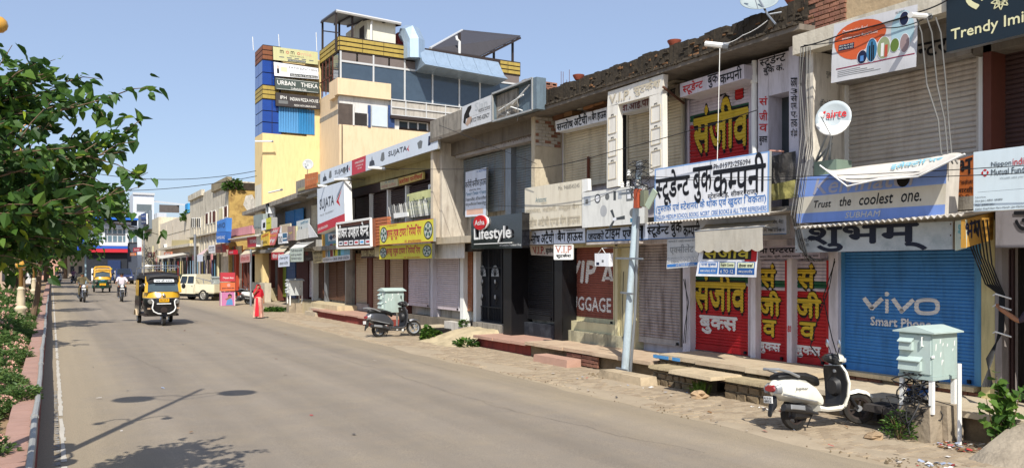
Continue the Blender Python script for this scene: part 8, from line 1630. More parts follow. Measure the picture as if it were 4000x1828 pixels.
# ---- cars: body as a loft of profile sections across the width
def car(label,loc,rz,col,s,kind='suv',name='parked_car',cat='car',glass_=None,plate=None):
    t=thing(name,label,cat,loc,rz,None,local=True); t.scale=(s,)*3; PT=P(col,.22,.04,.1,name='car_paint',coat=.9,dcol=(120,108,92)); GLS=P((34,42,52),.06,.1,name='car_glass',coat=.7); DK=P((28,28,30),.6,.1,name='car_trim'); CH=P((180,182,186),.2,.06,metal=.8,name='chrome3')
    if kind=='suv': L,Wd,hb,hr=4.4,.93,1.12,1.80; prof_=[(2.2,.45),(2.2,.85),(2.08,1.02),(1.0,1.14),(-2.15,1.16),(-2.2,.45)]; cab=[(.95,1.12),(.25,1.78),(-1.95,1.78),(-2.15,1.14)]; wb_=1.38; wr=.37
    elif kind=='sedan': L,Wd,hb,hr=4.2,.86,.9,1.45; prof_=[(2.1,.35),(2.1,.62),(1.95,.78),(.9,.94),(-2.0,.98),(-2.1,.40)]; cab=[(.85,.92),(.1,1.42),(-1.2,1.42),(-1.95,.96)]; wb_=1.28; wr=.31
    else: L,Wd,hb,hr=4.9,.85,1.1,1.85; prof_=[(2.35,.5),(2.35,1.05),(2.2,1.12),(1.05,1.18),(-.55,1.18),(-.6,.48)]; cab=[(1.0,1.16),(.72,1.84),(-.62,1.88),(-.66,1.16)]; wb_=1.42; wr=.40
    secs=[]
    for x,k in ((-Wd,.0),(-Wd+.05,1),(Wd-.05,1),(Wd,.0)): secs.append([(x,y*(1 if k else .985),z if k else .5+(z-.5)*.94) for y,z in prof_])
    part('body',B().loft(secs),PT,t); cs=[]
    for x,k in ((-Wd+.03,0),(-Wd+.10,1),(Wd-.10,1),(Wd-.03,0)): cs.append([(x if z<hr-.2 else x*(.9 if k else .86),y,z-(0 if k else .03*(z>hr-.2))) for y,z in cab])
    part('cabin',B().loft(cs),PT,t)
    def wn(nm,pts,n): pts=[Vector(p) for p in pts]; c_=sum(pts,Vector())/len(pts); part(nm,B().ext([c_+(p-c_)*.9+Vector(n)*.025 for p in pts],-Vector(n)*.01),GLS,t)
    a,b_,c_,d_=cab; w1,w2=Wd-.08,(Wd-.08)*.88
    wn('windscreen',[(-w1,a[0],a[1]),(w1,a[0],a[1]),(w2,b_[0],b_[1]),(-w2,b_[0],b_[1])],(0,.8,.6))
    if kind!='pickup' : wn('rear_window',[(-w1,d_[0],d_[1]+.08),(w1,d_[0],d_[1]+.08),(w2,c_[0],c_[1]),(-w2,c_[0],c_[1])],(0,-.9,.3))
    for sx in (-1,1):
        xs_=sx*(Wd-.045); xt=sx*Wd*.885
        n_=2 if kind!='pickup' else 2; y0,y1=a[0]-.12,d_[0]+.12; t0,t1=b_[0]-.02,c_[0]+.1
        for i in range(n_):
            f0,f1=i/n_+.02,(i+1)/n_-.02; wn('side_window',[(xs_,y0+(y1-y0)*f0,a[1]+.03),(xs_,y0+(y1-y0)*f1,a[1]+.03),(xt,t0+(t1-t0)*f1,hr-.1),(xt,t0+(t1-t0)*f0,hr-.1)],(sx,0,.15))
            dr_=part('door_seam',B().bar((sx*(Wd+.002),y0+(y1-y0)*f1,.52),(sx*(Wd-.01),y0+(y1-y0)*f1,a[1]),.012,.012),DK,t); part('door_handle',B().box((sx*Wd-.01,y0+(y1-y0)*f1+.08,a[1]-.16),(sx*Wd+.02*sx+.005,y0+(y1-y0)*f1+.22,a[1]-.13)),DK if kind=='pickup' else CH,t)
        for y in (wb_,-wb_ if kind!='pickup' else -1.45):
            part('wheel_arch',B().lathe([(wr+.09,-.02),(wr+.09,.03),(wr*.6,.031)],(sx*(Wd-.02),y,wr+.02),'x',16),DK,t); wheel(t,(sx*(Wd-.05),y,wr),wr,.2,CH if kind!='pickup' else P((150,146,138),.5,.1,.3,name='steel_rim',metal=.3),5,solid=True)
        part('headlamp',B().box((sx*(Wd-.3)-.12,prof_[0][0]-.02,prof_[1][1]-.12),(sx*(Wd-.3)+.14,prof_[0][0]+.03,prof_[1][1]-.0)),P((206,210,212),.1,.05,name='car_lamp',coat=.8),t)
        part('tail_lamp',B().box((sx*(Wd-.14)-.07,-L/2-.03+(.0 if kind!='pickup' else .05),.85),(sx*(Wd-.14)+.07,-L/2+.02,1.05)),P((160,24,30),.2,.05,name='red_lens',coat=.8),t)
        m_=part('mirror',B().ball((sx*(Wd+.13),a[0]-.1,a[1]+.12),.1,n=8,sx=.9,sy=.5),DK if kind!='sedan' else PT,t,True)
    part('front_bumper',B().box((-Wd+.02,prof_[0][0]-.05,.36),(Wd-.02,prof_[0][0]+.07,.58)),DK if kind!='sedan' else PT,t); part('grille',B().box((-.42,prof_[0][0]-.02,.66),(.42,prof_[0][0]+.02,prof_[1][1]-.04)),DK,t)
    for k in range(6): part('grille_slat',B().box((-.38+.14*k,prof_[0][0]+.02,.68),(-.34+.14*k,prof_[0][0]+.035,prof_[1][1]-.06)),CH,t)
    part('number_plate',B().box((-.25,prof_[0][0]+.07,.44),(.25,prof_[0][0]+.085,.56)),WHITE,t); part('number_plate',B().box((-.25,-L/2-.03,.6),(.25,-L/2-.01,.72)),WHITE,t)
    part('underbody',B().box((-Wd+.1,-L/2+.2,.28),(Wd-.1,L/2-.2,.5)),DK,t)
    if kind=='pickup':
        part('load_bed',B().box((-Wd,-2.42,.52),(Wd,-.68,.62)),PT,t)
        for sx in (-1,1): part('bed_side',B().box((sx*Wd-.03,-2.42,.6),(sx*Wd+.03,-.68,1.18)),PT,t)
        part('tailgate',B().box((-Wd,-2.46,.6),(Wd,-2.41,1.18)),PT,t); part('bed_front',B().box((-Wd,-.72,.6),(Wd,-.68,1.18)),PT,t)
        for sx in (-1,1): part('bed_rail',B().tube([(sx*Wd,-2.35,1.18),(sx*Wd,-2.2,1.36),(sx*Wd,-.9,1.62),(sx*Wd,-.7,1.62)],.028,6),CH,t,True); part('bed_rail',B().tube([(sx*Wd,-1.5,1.18),(sx*Wd,-1.4,1.5)],.024,5),CH,t)
    return t
pf,pr__=G(714,1168),Vector((11.45,57.6,0)); d_=(Vector((pf.x,pf.y,0))-Vector((pr__.x,pr__.y,0))).normalized(); c0=Vector((pf.x,pf.y,-.08))-d_*1.42; car('cream-white crew-cab pickup standing across the side lane behind the rickshaw',tuple(c0),math.atan2(-d_.x,d_.y),(222,214,186),1.0,'pickup','pickup_truck','pickup')
p=G(488,1109); car('dark navy car facing us behind the white-shirted rider',(p.x,p.y+2.4,p.z),math.pi,(36,50,92),1.16,'suv')
p=G(424,1092); car('small white car facing us partly hidden behind the navy car',(p.x,p.y+2.1,p.z),math.pi,(214,216,218),1.14,'sedan')
p=WG(12,1127,-.02); car('pale pickup at the left edge driving away on the far carriageway',(p.x-.5,p.y+2.4,0),0,(206,204,190),1.1,'pickup','pickup_truck','pickup')
p=G(262,1071); car('white car standing sideways at the far end of the median',(p.x,p.y,p.z),1.45,(214,216,216),1.2,'sedan'); p=WG(222,1066,-.02); car('second white car at the far end, nearer the median end',(p.x-6,p.y+4,0),1.3,(206,206,206),1.2,'suv')
p=G(320,1060); car('dark blue car by the fuel pylon at the street end',(p.x,p.y+5,p.z),1.7,(40,60,100),1.2,'suv')
# ---- woman walking
p=G(1009,1243); t=person('woman in a red veil and floral skirt walking toward us, hand at her face','walk',tuple(p),math.pi-.15,(190,34,50),(180,40,50),.96,shoes=(120,60,50),sleeve=False,hair=False)
RD=P((196,26,44),.8,.1,name='red_veil'); FLO=P((206,168,148),.8,.35,.9,9,name='floral_cloth',dcol=(170,60,60),streak=False)
def fold(zs,f=9,ph=0):
    secs=[]
    for z,rx,ry,cy,amp in zs: secs.append([(rx*(1+amp*math.sin(f*a+ph))*math.cos(a),cy+ry*(1+amp*math.sin(f*a+ph))*math.sin(a),z) for a in [2*math.pi*i/36 for i in range(36)]])
    return B().loft(secs,cap=False)
part('skirt',fold(((1.02,.15,.12,0,.01),(.9,.18,.15,0,.03),(.6,.20,.20,.0,.06),(.3,.22,.24,.0,.08),(.06,.24,.27,.0,.10))),FLO,t,True)
part('red_sash',B().loft([[(.03,.16,1.0),(.12,.15,1.0),(.13,.17,.98),(.04,.18,.98)],[(-.0,.24,.55),(.14,.22,.55),(.15,.24,.55),(.0,.26,.55)],[(.0,.28,.12),(.17,.26,.12),(.18,.28,.12),(.0,.30,.12)]]),RD,t,True)
v_=[]
for z,rx,ry,cy in ((1.62,.03,.03,.0),(1.60,.085,.10,.0),(1.53,.115,.125,-.005),(1.44,.12,.12,-.02),(1.37,.18,.14,-.02),(1.28,.22,.16,-.02),(1.1,.21,.16,-.03),(.95,.20,.16,-.05)):
    v_.append([(rx*math.cos(a)*(1+.05*math.sin(7*a)),cy+ry*math.sin(a)*(1+.05*math.sin(7*a)),z) for a in [math.pi*(.5+.20)+2*math.pi*.80*i/26 for i in range(27)]]+[((rx-.012)*math.cos(a),cy+(ry-.012)*math.sin(a),z) for a in [math.pi*(.5+.20)+2*math.pi*.80*i/26 for i in range(26,-1,-1)]])
part('veil',B().loft(v_,cap=False),RD,t,True)
part('bangle',B().lathe([(.036,0),(.040,.006),(.036,.012)],(-.24,.0,.87),n=10),P((200,150,60),.3,metal=.7,name='gold'),t)
# ---- person at the right edge, hand on the gate frame
hp=W(3966,1262,12.3); person('person mostly outside the right edge, one bare arm stretched to the brown gate','stand',(hp.x-.14,hp.y-.47,.36),-.35,(60,50,60),(50,50,60),1.0,sleeve=False)
# ---- people far off
for px,py,rz,sc_,tc,lb in ((420,1066,0,(120,150,120),(60,70,80),'distant figure in pale green near the bank entrance'),(606,1085,1.2,(206,206,206),(60,60,70),'distant figure in white among the far stalls'),(640,1083,2.2,(160,60,60),(60,60,70),'distant figure in red among the far stalls')):
    p=G(px,py+8); person(lb,'walk',(min(p.x,11.2),p.y,p.z),rz,sc_,tc,1.1)
# ================================================================ CABINETS, POLES, WIRES, DISHES, PLANTS, LITTER
MINT=P((166,184,178),.5,.08,.3,5,.1,name='pale_mint_enamel',dcol=(120,96,76)); MINT2=P((178,194,188),.5,.06,.15,name='mint_door')
def cabinet(label,x,d,z0,s=1.,block=True,white=False,plh=.5,mt=None,lh=.92):
    """corner toward the road; x,d = centre on the ground"""
    t=thing('meter_cabinet',label,'electric cabinet',(x,d,z0)); m_=mt or MINT; w_,l=.33*s,.285*s; zb=z0+lh*s; zt=zb+.68*s
    part('body',B().box((x-w_,d-l,zb),(x+w_,d+l,zt)),m_,t); part('base_rim',B().box((x-w_-.01,d-l-.01,zb-.05),(x+w_+.01,d+l+.01,zb-.002)),m_,t)
    o=.07*s; part('roof',B().hexa([(x-w_-o,d-l-o,zt+.002),(x+w_+o,d-l-o,zt+.002),(x+w_+o,d+l+o,zt+.002),(x-w_-o,d+l+o,zt+.002)],[(x-w_-o,d-l-o,zt+.02),(x+w_+o,d-l-o,zt+.02),(x+w_+o,d+l+o,zt+.02),(x-w_-o,d+l+o,zt+.02)]).hexa([(x-w_-o,d-l-o,zt+.02),(x+w_+o,d-l-o,zt+.02),(x+w_+o,d+l+o,zt+.02),(x-w_-o,d+l+o,zt+.02)],[(x-w_-o+.01,d-.02,zt+.11*s),(x+w_+o-.01,d-.02,zt+.11*s),(x+w_+o-.01,d+.02,zt+.11*s),(x-w_-o+.01,d+.02,zt+.11*s)]),MINT2 if mt is None else m_,t)
    dr=part('door',B().box((x-w_-.018,d-l+.02,zb+.03),(x-w_-.001,d+l-.02,zt-.03)),MINT2 if mt is None else m_,t)
    for za,zb_,y0,y1 in ((.40,.60,.02,.24),(.08,.30,-.12,.25)):
        part('meter_hood',B().hexa([(x-w_-.09*s,d+y0*s,zb+za*s),(x-w_-.018,d+y0*s,zb+za*s),(x-w_-.018,d+y1*s,zb+za*s),(x-w_-.09*s,d+y1*s,zb+za*s)],[(x-w_-.07*s,d+y0*s,zb+(zb_-.07)*s),(x-w_-.018,d+y0*s,zb+(zb_-.07)*s),(x-w_-.018,d+y1*s,zb+(zb_-.07)*s),(x-w_-.07*s,d+y1*s,zb+(zb_-.07)*s)]),MINT2 if mt is None else m_,dr)
        part('hood_flap',B().hexa([(x-w_-.11*s,d+y0*s-.01,zb+(zb_-.075)*s),(x-w_-.018,d+y0*s-.01,zb+(zb_-.01)*s),(x-w_-.018,d+y1*s+.01,zb+(zb_-.01)*s),(x-w_-.11*s,d+y1*s+.01,zb+(zb_-.075)*s)],[(x-w_-.11*s,d+y0*s-.01,zb+(zb_-.06)*s),(x-w_-.018,d+y0*s-.01,zb+zb_*s),(x-w_-.018,d+y1*s+.01,zb+zb_*s),(x-w_-.11*s,d+y1*s+.01,zb+(zb_-.06)*s)]),MINT2 if mt is None else m_,dr)
    part('door_handle',B().tube([(x-w_-.018,d-.14*s,zb+.62*s),(x-w_-.05,d-.14*s,zb+.62*s),(x-w_-.05,d-.14*s,zb+.48*s),(x-w_-.018,d-.14*s,zb+.48*s)],.009,5),WHITE,dr); part('hasp',B().box((x-w_-.03,d-l-.012,zb+.30*s),(x-w_+.03,d-l-.001,zb+.34*s)),WHITE,t)
    for i in range(9): xx=x+rnd.uniform(-w_*.8,w_*.8); zz=zb+rnd.uniform(.15,.6)*s; h=rnd.uniform(.03,.14)*s; part('paint_peel',B().poly([(xx,d-l-.002,zz),(xx+.02,d-l-.002,zz+.01),(xx+.03,d-l-.002,zz+h),(xx+.005,d-l-.002,zz+h*.9)]),WHITE,t)
    for sx in (-1,1):
        for sy in (-1,1): part('leg',B().box((x+sx*(w_-.03)-.028,d+sy*(l-.03)-.028,z0+plh*.8),(x+sx*(w_-.03)+.028,d+sy*(l-.03)+.028,zb-.05)),WHITE if mt is None or white else m_,t)
    if block: 
        for (a,c_,e,f_) in ((x-w_*1.05,x-w_*.15,d-l*.9,d+l*1.1),(x-w_*.1,x+w_*1.1,d-l*1.25,d+l*.9)):
            part('plinth_block',B().hexa([(a-.03,e-.03,z0-.1),(c_+.02,e-.02,z0-.1),(c_,f_,z0-.1),(a,f_,z0-.1)],[(a,e+.02,z0+plh+rnd.uniform(-.03,.02)),(c_-.02,e,z0+plh),(c_-.02,f_-.03,z0+plh),(a+.02,f_,z0+plh-.02)]),P((156,142,122),.95,.25,.5,5,.8,name='broken_concrete',dcol=(74,64,54),streak=False,bsc=12),t)
    return t
cabinet('large pale mint electric cabinet on white legs before the blue shutter, nearest of the cabinets',10.72,6.75,-.08,.87,lh=1.05)
cabinet('pale mint cabinet with peeling posters behind the dark scooter',11.0,27.9,-.06,1.08,block=False,plh=0,lh=.7)
cabinet('whitish cabinet with torn posters on a concrete block behind the woman in red',11.2,42.3,-.1,1.05,mt=P((196,200,198),.55,.15,.4,6,name='postered_white'),white=True)
p=G(848,1172); cabinet('greyish cabinet half hidden by the red promotional stand',p.x,p.y,-.08,1.0,mt=P((150,156,152),.6,.15,.4,6,name='postered_grey'))
t=thing('conduit_pipe','upright white plastic pipe standing beside the nearest mint cabinet','pipe',(10.62,6.25,-.08)); part('pipe',B().tube([(10.72,6.30,-.08),(10.75,6.32,1.02)],.03,8),WHITE,t,True)
def loops(label,pts_fn,n,r,seed,nm='cable_tangle',cat='cables'):
    r_=random.Random(seed); c0=pts_fn(r_)[0]; t=thing(nm,label,cat,tuple(c0))
    for k in range(n): part('cable',B().tube(pts_fn(r_),r*r_.uniform(.7,1.3),5),CABLE,t,True)
    return t
def tang(cx,cy,z0,z1,sp):
    def f(r_):
        p=Vector((cx+r_.uniform(-sp,sp)*.6,cy+r_.uniform(-sp,sp)*.6,z1)); o=[p]
        for i in range(7):
            o.append(Vector((cx+r_.uniform(-sp,sp),cy+r_.uniform(-sp,sp),z1-(z1-z0)*(i+1)/7*r_.uniform(.6,1.1))))
        q=[]
        for i in range(len(o)-1):
            a=o[max(i-1,0)];b_=o[i];c_=o[i+1];d_=o[min(i+2,len(o)-1)]
            for u in (0,.33,.66): q.append(.5*((2*b_)+(c_-a)*u+(2*a-5*b_+4*c_-d_)*u*u+(3*b_-a-3*c_+d_)*u**3))
        return q
    return f
loops('tangle of black cables spilling from under the nearest mint cabinet',tang(10.40,6.78,-.04,.86,.26),13,.010,5)
part('blue_bag',B().ball((10.78,6.95,.55),.14,n=9,sx=1.3,sz=.6),P((40,90,160),.4,.2,name='blue_plastic'),thing('plastic_bag','crumpled blue plastic bag stuffed under the mint cabinet','bag',(10.78,6.95,.45)),True)
# utility pole
t=thing('utility_pole','leaning pale blue-white utility pole with meter boxes and a knot of cables','utility pole',(10.9,14.25,-.08))
pb0=W(2440,1470,10.9); pt0=W(2497,631,10.9); PL=P((176,192,200),.7,.15,.5,5,.2,name='pale_blue_flaking_paint',dcol=(130,120,110))
pb0.z=-.1; part('pole',B().tube([pb0,pb0.lerp(pt0,.25),pb0.lerp(pt0,.55),pt0],[.092,.085,.075,.06],12),PL,t,True); part('pole_top',B().tube([pt0-Vector((0,0,.3)),pt0+Vector((0,0,.0))],.07,10),STEEL,t)
q0=pb0+Vector((.02,-.16,0)); part('conduit',B().tube([q0,q0.lerp(pt0,.3)+Vector((0,-.08,0)),q0.lerp(pt0,.75)+Vector((0,-.06,0))],.03,8),STEEL,t,True)
for f,w_ in ((.045,.36),(.40,.40),(.56,.9)): c=pb0.lerp(pt0,f); part('clamp_band',B().bar(c+Vector((-.1,w_/2,0)),c+Vector((-.1,-w_/2,-.02)),.05,.04),STEEL,t)
for f in (.88,.93): 
    for dy in (.22,-.1,.42):
        if f==.88 or dy==.22: c=pb0.lerp(pt0,f)+Vector((-.08,dy,.1)); part('insulator',B().lathe([(.02,-.06),(.045,-.05),(.03,-.02),(.045,.0),(.03,.03),(.04,.06),(.001,.07)],c,n=10),WHITE,t,True)
c=pb0.lerp(pt0,.86); part('crossarm',B().bar(c+Vector((-.08,.5,0)),c+Vector((-.08,-.2,.0)),.05,.05),STEEL,t)
c=W(2493,776,10.75); part('meter_box',B().box((10.68,c.y-.06,c.z-.2),(10.8,c.y+.07,c.z+.2)),P((176,84,56),.6,.12,.3,name='orange_box'),t)
c=W(2515,776,10.75); part('meter_box',B().box((10.7,c.y-.07,c.z-.17),(10.82,c.y+.06,c.z+.17)),P((120,124,104),.7,.3,.4,name='open_box'),t)
a_=W(2528,810,10.7); b_=W(2560,745,10.7); part('box_lid',B().bar(a_,b_,.16,.03,up=(1,0,0)),P((176,190,168),.5,.1,.3,name='pale_green_lid'),t)
loops('knot of black cables wrapped around the utility pole head',tang(10.82,W(2495,700,10.8).y,3.75,4.6,.26),10,.006,9)
# long wires
def wire(label,pts,r=.009,sag=0,m_=None,n=14):
    q=[]
    for a,c_ in zip(pts[:-1],pts[1:]):
        a=Vector(a);c_=Vector(c_)
        for i in range(n): u=i/n; q.append(a.lerp(c_,u)-Vector((0,0,sag*4*u*(1-u))))
    q.append(Vector(pts[-1])); return solo('overhead_wire',B().tube(q,r,4),m_ or CABLE,label,'wire')
po=W(2495,690,10.85)
wire('upper of two thin wires crossing in front of the blue and cream board',[po,W(3120,690,11.0),W(4100,640,11.0)],.006,.02); wire('lower of two thin wires crossing in front of the blue and cream board',[po-Vector((0,0,.05)),W(3120,702,11.0),W(4100,672,11.0)],.006,.02)
wire('dark wire rising from the concrete building past the gate-shaped sign',[W(1560,660,11.2),W(2130,655,11.2),W(2400,590,11.2),W(2960,430,11.2)],.009,.03)
wire('thin wire crossing the bleached luggage board',[W(1890,800,11.2),W(2270,800,11.2),po],.006,.05); wire('thin dark wire slanting under the roof slab to the broken sign box',[W(1715,490,11.2),W(2095,640,11.3)],.008,.0)
wire('upper faint wire across the sky left of the tall building',[WD(360,676,60),WD(1000,668,54)],.02,.5); wire('lower faint wire across the sky left of the tall building',[WD(380,745,60),WD(1003,688,54)],.02,.3)
for i,(x0_,x1_,x2_) in enumerate(((3600,3665,3700),(3640,3690,3722),(3675,3705,3740))):
    wire(('left','middle','right')[i]+'most grey cable hanging before the wide grey upper shutter',[W(x0_-20,70,11.3),W(x0_,130,11.35),W(x0_+20,330,11.4),W(x1_,470,11.4),W(x1_+12,600,11.35),W(x2_,640,11.3)],.012,.0,P((96,96,94),.6,name='grey_cable'))
for i in range(7):
    o=i*7; wire('%s of the cable runs hanging at the corner left of the grey building'%('first second third fourth fifth sixth seventh'.split()[i]),[W(3128+o*.9,185,11.3),W(3118+o*1.1+rnd.uniform(-6,6),330,11.35),W(3132+o,520+10*i,11.35),W(3112+o*.9,700,11.15),W(3090+o*.8,840+6*i,11.1),W(3120+o*.9,960+8*i,11.4),W(3150+o*1.5,1020,11.8)],.009,.0,CABLE if i%2 else P((110,110,108),.6,name='grey_cable2'),6)
wire('black cable looping along the cream roof beam of the grey building',[W(3128,185,11.3),W(3300,130,11.4),W(3600,45,11.4),W(3720,-10,11.4)],.012,.02); wire('second thinner cable along the cream roof beam',[W(3140,178,11.3),W(3450,110,11.38),W(3640,60,11.4)],.008,.06)
wire('white flex running from the rooftop dish to the tube holder',[W(2828,172,11.4),W(2900,140,11.5),W(3000,80,11.7)],.008,.03,WHITE)
for i in range(7):
    wire('%s of the black cables bundled on the yellow pillar'%('first second third fourth fifth sixth seventh'.split()[i]),[W(3760+i*16,860,11.4),W(3790+i*14,960+i*12,11.9),W(3850+i*9,1110,12.2),W(3905+i*3,1150,12.25),W(3902+i*3,1290,12.2),W(3878-i*4,1400,12.0),W(3836+i*7,1510,11.7)],.011,0,n=6)
for y in (1155,1198,1302): c=W(3912,y,12.1); solo('cable_tie',B().tube([c+Vector((0,.12,0)),c+Vector((-.12,.02,.03)),c+Vector((0,-.14,-.04))],.012,5),WHITE,{1155:'upper white cable tie',1198:'middle white cable tie',1302:'lower white cable tie'}[y]+' on the black bundle by the brown gate','tie')
for xs_ in ((2670,2690),(2676,2684)): wire('black cable looping down the white strip left of the red shutters' if xs_[0]==2670 else 'second black cable on the white strip left of the red shutters',[W(xs_[0],1090,12.35),W(xs_[1],1180,12.35),W(xs_[0]+6,1270,12.35),W(xs_[0],1340,12.35)],.012)
wire('black cable crossing the rightmost narrow red shutter',[W(3260,1010,12.3),W(3240,1120,12.3),W(3190,1260,12.3),W(3166,1350,12.2),W(3210,1410,12.0)],.011); wire('second black cable slanting down from the pillar beside the blue shutter',[W(3262,1020,12.3),W(3215,1160,12.3),W(3250,1320,12.2),W(3268,1380,12.1)],.011)
wire('white hanging rod below the tube holder before the red upper shutter',[W(2812,190,11.35),W(2802,630,11.35)],.008,0,WHITE); wire('dark cable along the cream wall by the brick red shutter',[W(2436,1060,12.4),W(2432,1180,12.38),W(2434,1330,12.3)],.012)
# tube light holders
def tubelight(label,a,b_,r=.035): t=thing('tube_light',label,'tube light',tuple(Vector(a))); part('tube',B().tube([a,b_],r,8),WHITE,t,True); part('holder',B().tube([Vector(b_),Vector(b_)+(Vector(b_)-Vector(a)).normalized()*.12],r*1.2,8),STEEL,t,True); return t
tubelight('white tube light stub projecting below the dark parapet of the book company',W(2756,172,11.3),W(2826,180,11.45),.055); tubelight('white tube light projecting over the printed fund banner',W(3556,60,11.0),W(3615,65,11.4),.045)
tubelight('left white tube light under the long appliance board',W(1307,702,10.9),W(1361,700,11.3),.05); tubelight('right white tube light under the long appliance board',W(1440,655,10.9),W(1494,659,11.3),.05)
tubelight('white tube light under the slab of the small dim building',W(1050,753,10.9),W(1098,742,11.2),.05); tubelight('white tube light low on the tall yellow building',WD(996,553,DT-.6),WD(1060,553,DT-.6),.06)
for px,xx in ((1361,11.35),(1494,11.35)): wire('rod carrying the %s tube light under the long appliance board'%('left' if px==1361 else 'right'),[W(px,700 if px==1361 else 658,xx),W(px+70,703 if px==1361 else 664,12.4)],.02,0,STEEL)
tubelight('small white tube light beside the corner appliance board',W(1242,726,10.9),W(1268,728,11.2),.05)
# dishes
def dish(label,c,nrm,r,txt=None,mast=None,g=WHITE):
    t=thing('satellite_dish',label,'satellite dish',tuple(c)); n=Vector(nrm).normalized(); u=Vector((0,0,1)).cross(n).normalized(); v=n.cross(u); b=B(); R_,N2=5,24
    b.v.append(tuple(Vector(c)-n*.12*r*2))
    for k in range(1,R_+1):
        q=k/R_
        for i in range(N2): a=2*math.pi*i/N2; b.v.append(tuple(Vector(c)+u*r*q*math.cos(a)+v*r*1.06*q*math.sin(a)-n*.24*r*(1-q*q)))
    for i in range(N2): b.f.append([0,1+i,1+(i+1)%N2]); b.m.append(0)
    for k in range(R_-1):
        for i in range(N2): b.f.append([1+k*N2+i,1+(k+1)*N2+i,1+(k+1)*N2+(i+1)%N2,1+k*N2+(i+1)%N2]); b.m.append(1 if (txt and k>=1 and math.sin(2*math.pi*(i+.5)/N2)<-.28 - .0) else 0)
    o=part('reflector',b,[g,P((226,226,222),.4,.05,name='dish_white')],t,True); md=o.modifiers.new('t','SOLIDIFY'); md.thickness=.01
    l=Vector(c)+n*r*.95-v*r*.2-u*r*.45; part('feed_arm',B().tube([Vector(c)-v*r*1.0-u*r*.1,l],.008,5),STEEL,t); part('feed_horn',B().tube([l+v*.03,l-n*.12+v*.05],[.045,.03],8),WHITE,t,True)
    if mast:
        for a,b_ in mast: part('mast',B().tube([a,b_],.02,6),STEEL,t)
    if txt:
        q=Q(Vector(c)-u*r*.7+v*r*.05,Vector(c)+u*r*.8+v*r*.05,Vector(c)+u*r*.8+v*r*.52,Vector(c)-u*r*.7+v*r*.52,n); 
        if (q.c[1]-q.c[0]).dot(Vector((CT,-ST,0)))<0: q=Q(q.c[1],q.c[0],q.c[3],q.c[2],n)
        write(t,q,txt,.2,0,1,1,RED,.02,-.07*r); part('swirl_logo',B().poly(pp(q,[(0,.3),(.05,.85),(.15,1.0),(.17,.8),(.1,.55),(.13,.2),(.08,.1),(.07,.45),(.1,.72),(.06,.7),(.03,.35)],-.07*r)),RED,t)
    return t
c=W(3255,462,11.25); dish('pale grey satellite dish with red brand lettering fixed on the fin wall',c,(-.90,-.42,.2),.29,'airtel',[(c+Vector((.1,.1,-.05)),W(3235,690,11.7)),(c+Vector((.1,.1,-.05)),W(3176,655,11.6)),(W(3180,640,11.6),W(3250,560,11.6)),(W(3190,700,11.6),W(3255,520,11.5))],P((176,186,190),.4,.05,name='dish_grey'))
c=W(2966,2,11.8); dish('satellite dish on a bent arm above the dark parapet',c,(-.5,-.5,.75),.36,None,[(c,W(3000,60,11.7)),(W(3000,60,11.7),W(3030,96,11.6)),(W(3005,58,11.7),W(3052,50,11.9))],P((150,160,160),.4,.05,name='dish_grey2'))
c=WD(1203,642,47); dish('small tilted satellite dish on the roof of the small dim building',c,(-.3,-.85,.3),.32,None,[(c,c+Vector((0,.2,-.7)))],P((170,172,172),.5,name='dish_grey3')); 
solo('junction_box',B().box((11.5,W(3267,YH,11.5).y,W(3176,690,11.5).z),(11.9,W(3180,YH,11.5).y,W(3176,634,11.5).z)),P((118,136,122),.7,.12,.3,name='grey_green_box'),'grey-green box at the foot of the fin wall under the branded dish','box')
q=Q((11.72,D1b-.006,4.75),(12.68,D1b-.006,4.75),(12.68,D1b-.006,5.95),(11.72,D1b-.006,5.95),(0,-1,0))
for s_,u0,v0,u1,v1 in (('गुलशन कुमार प्रा',.28,.80,.85,.90),('ऑडियो विडियो & CD.S',.1,.36,.85,.48),('Exclusive',.1,.14,.6,.26)): write(b1,q,s_,u0,v0,u1,v1,G4,0,.004)
# bottles, pots, rebar, sill cartons
for px,py,lb in ((2260,306,'clay pot upside down on the parapet beside the rebar rods'),(2634,175,'clay pot on the dark parapet above the book company beam'),(3095,8,'clay pot on the parapet at the upper right end')):
    c=W(px,py+8,12.05); solo('clay_pot',B().lathe([(.09,0),(.15,.10),(.16,.13),(.14,.13),(.001,.12)],c,n=14),P((150,78,58),.85,.15,.3,name='terracotta'),lb,'pot',sm=True)
for i,(px,y0_) in enumerate(((2192,278),(2200,280),(2224,272),(2214,312))): a_=W(px,330,12.1); solo('rebar_rod',B().tube([a_,a_+Vector((0,0,(330-y0_)*.0068))],.008,4),MAR,'%s rusty rebar rod standing on the parapet end'%('first second tallest shortest'.split()[i]),'rod')
for i,(px0_,px1_,y0_,y1_,c) in enumerate(((2170,2212,470,440,(120,84,60)),(2214,2245,458,436,(150,116,82)),(2266,2284,430,408,(190,184,170)),(2290,2330,430,395,(168,120,84)),(2332,2370,415,382,(160,116,80)),(2600,2650,335,310,(190,180,160)))):
    a_=W(px0_,y0_,12.4); b_=W(px1_,YH,12.4).y; solo('carton',B().box((12.3,b_,a_.z-.02),(12.62,a_.y,W(px0_,y1_,12.4).z)),P(c,.85,.12,.3,name='cardboard'),'%s cardboard carton stored under the roof slab, counted from the left'%('first second third fourth fifth sixth'.split()[i]),'carton')
def bush(label,x,d,z,r_,h,n,s,seed,narrow=.5,cat='plant'):
    me,fb,sb=shrub_mesh(r_,h,n,s,seed,LG,0,narrow); t=thing('wild_plant',label,cat,(x,d,z),rnd.uniform(0,6),local=True); link('foliage',me,t); link('stems',sb,t)
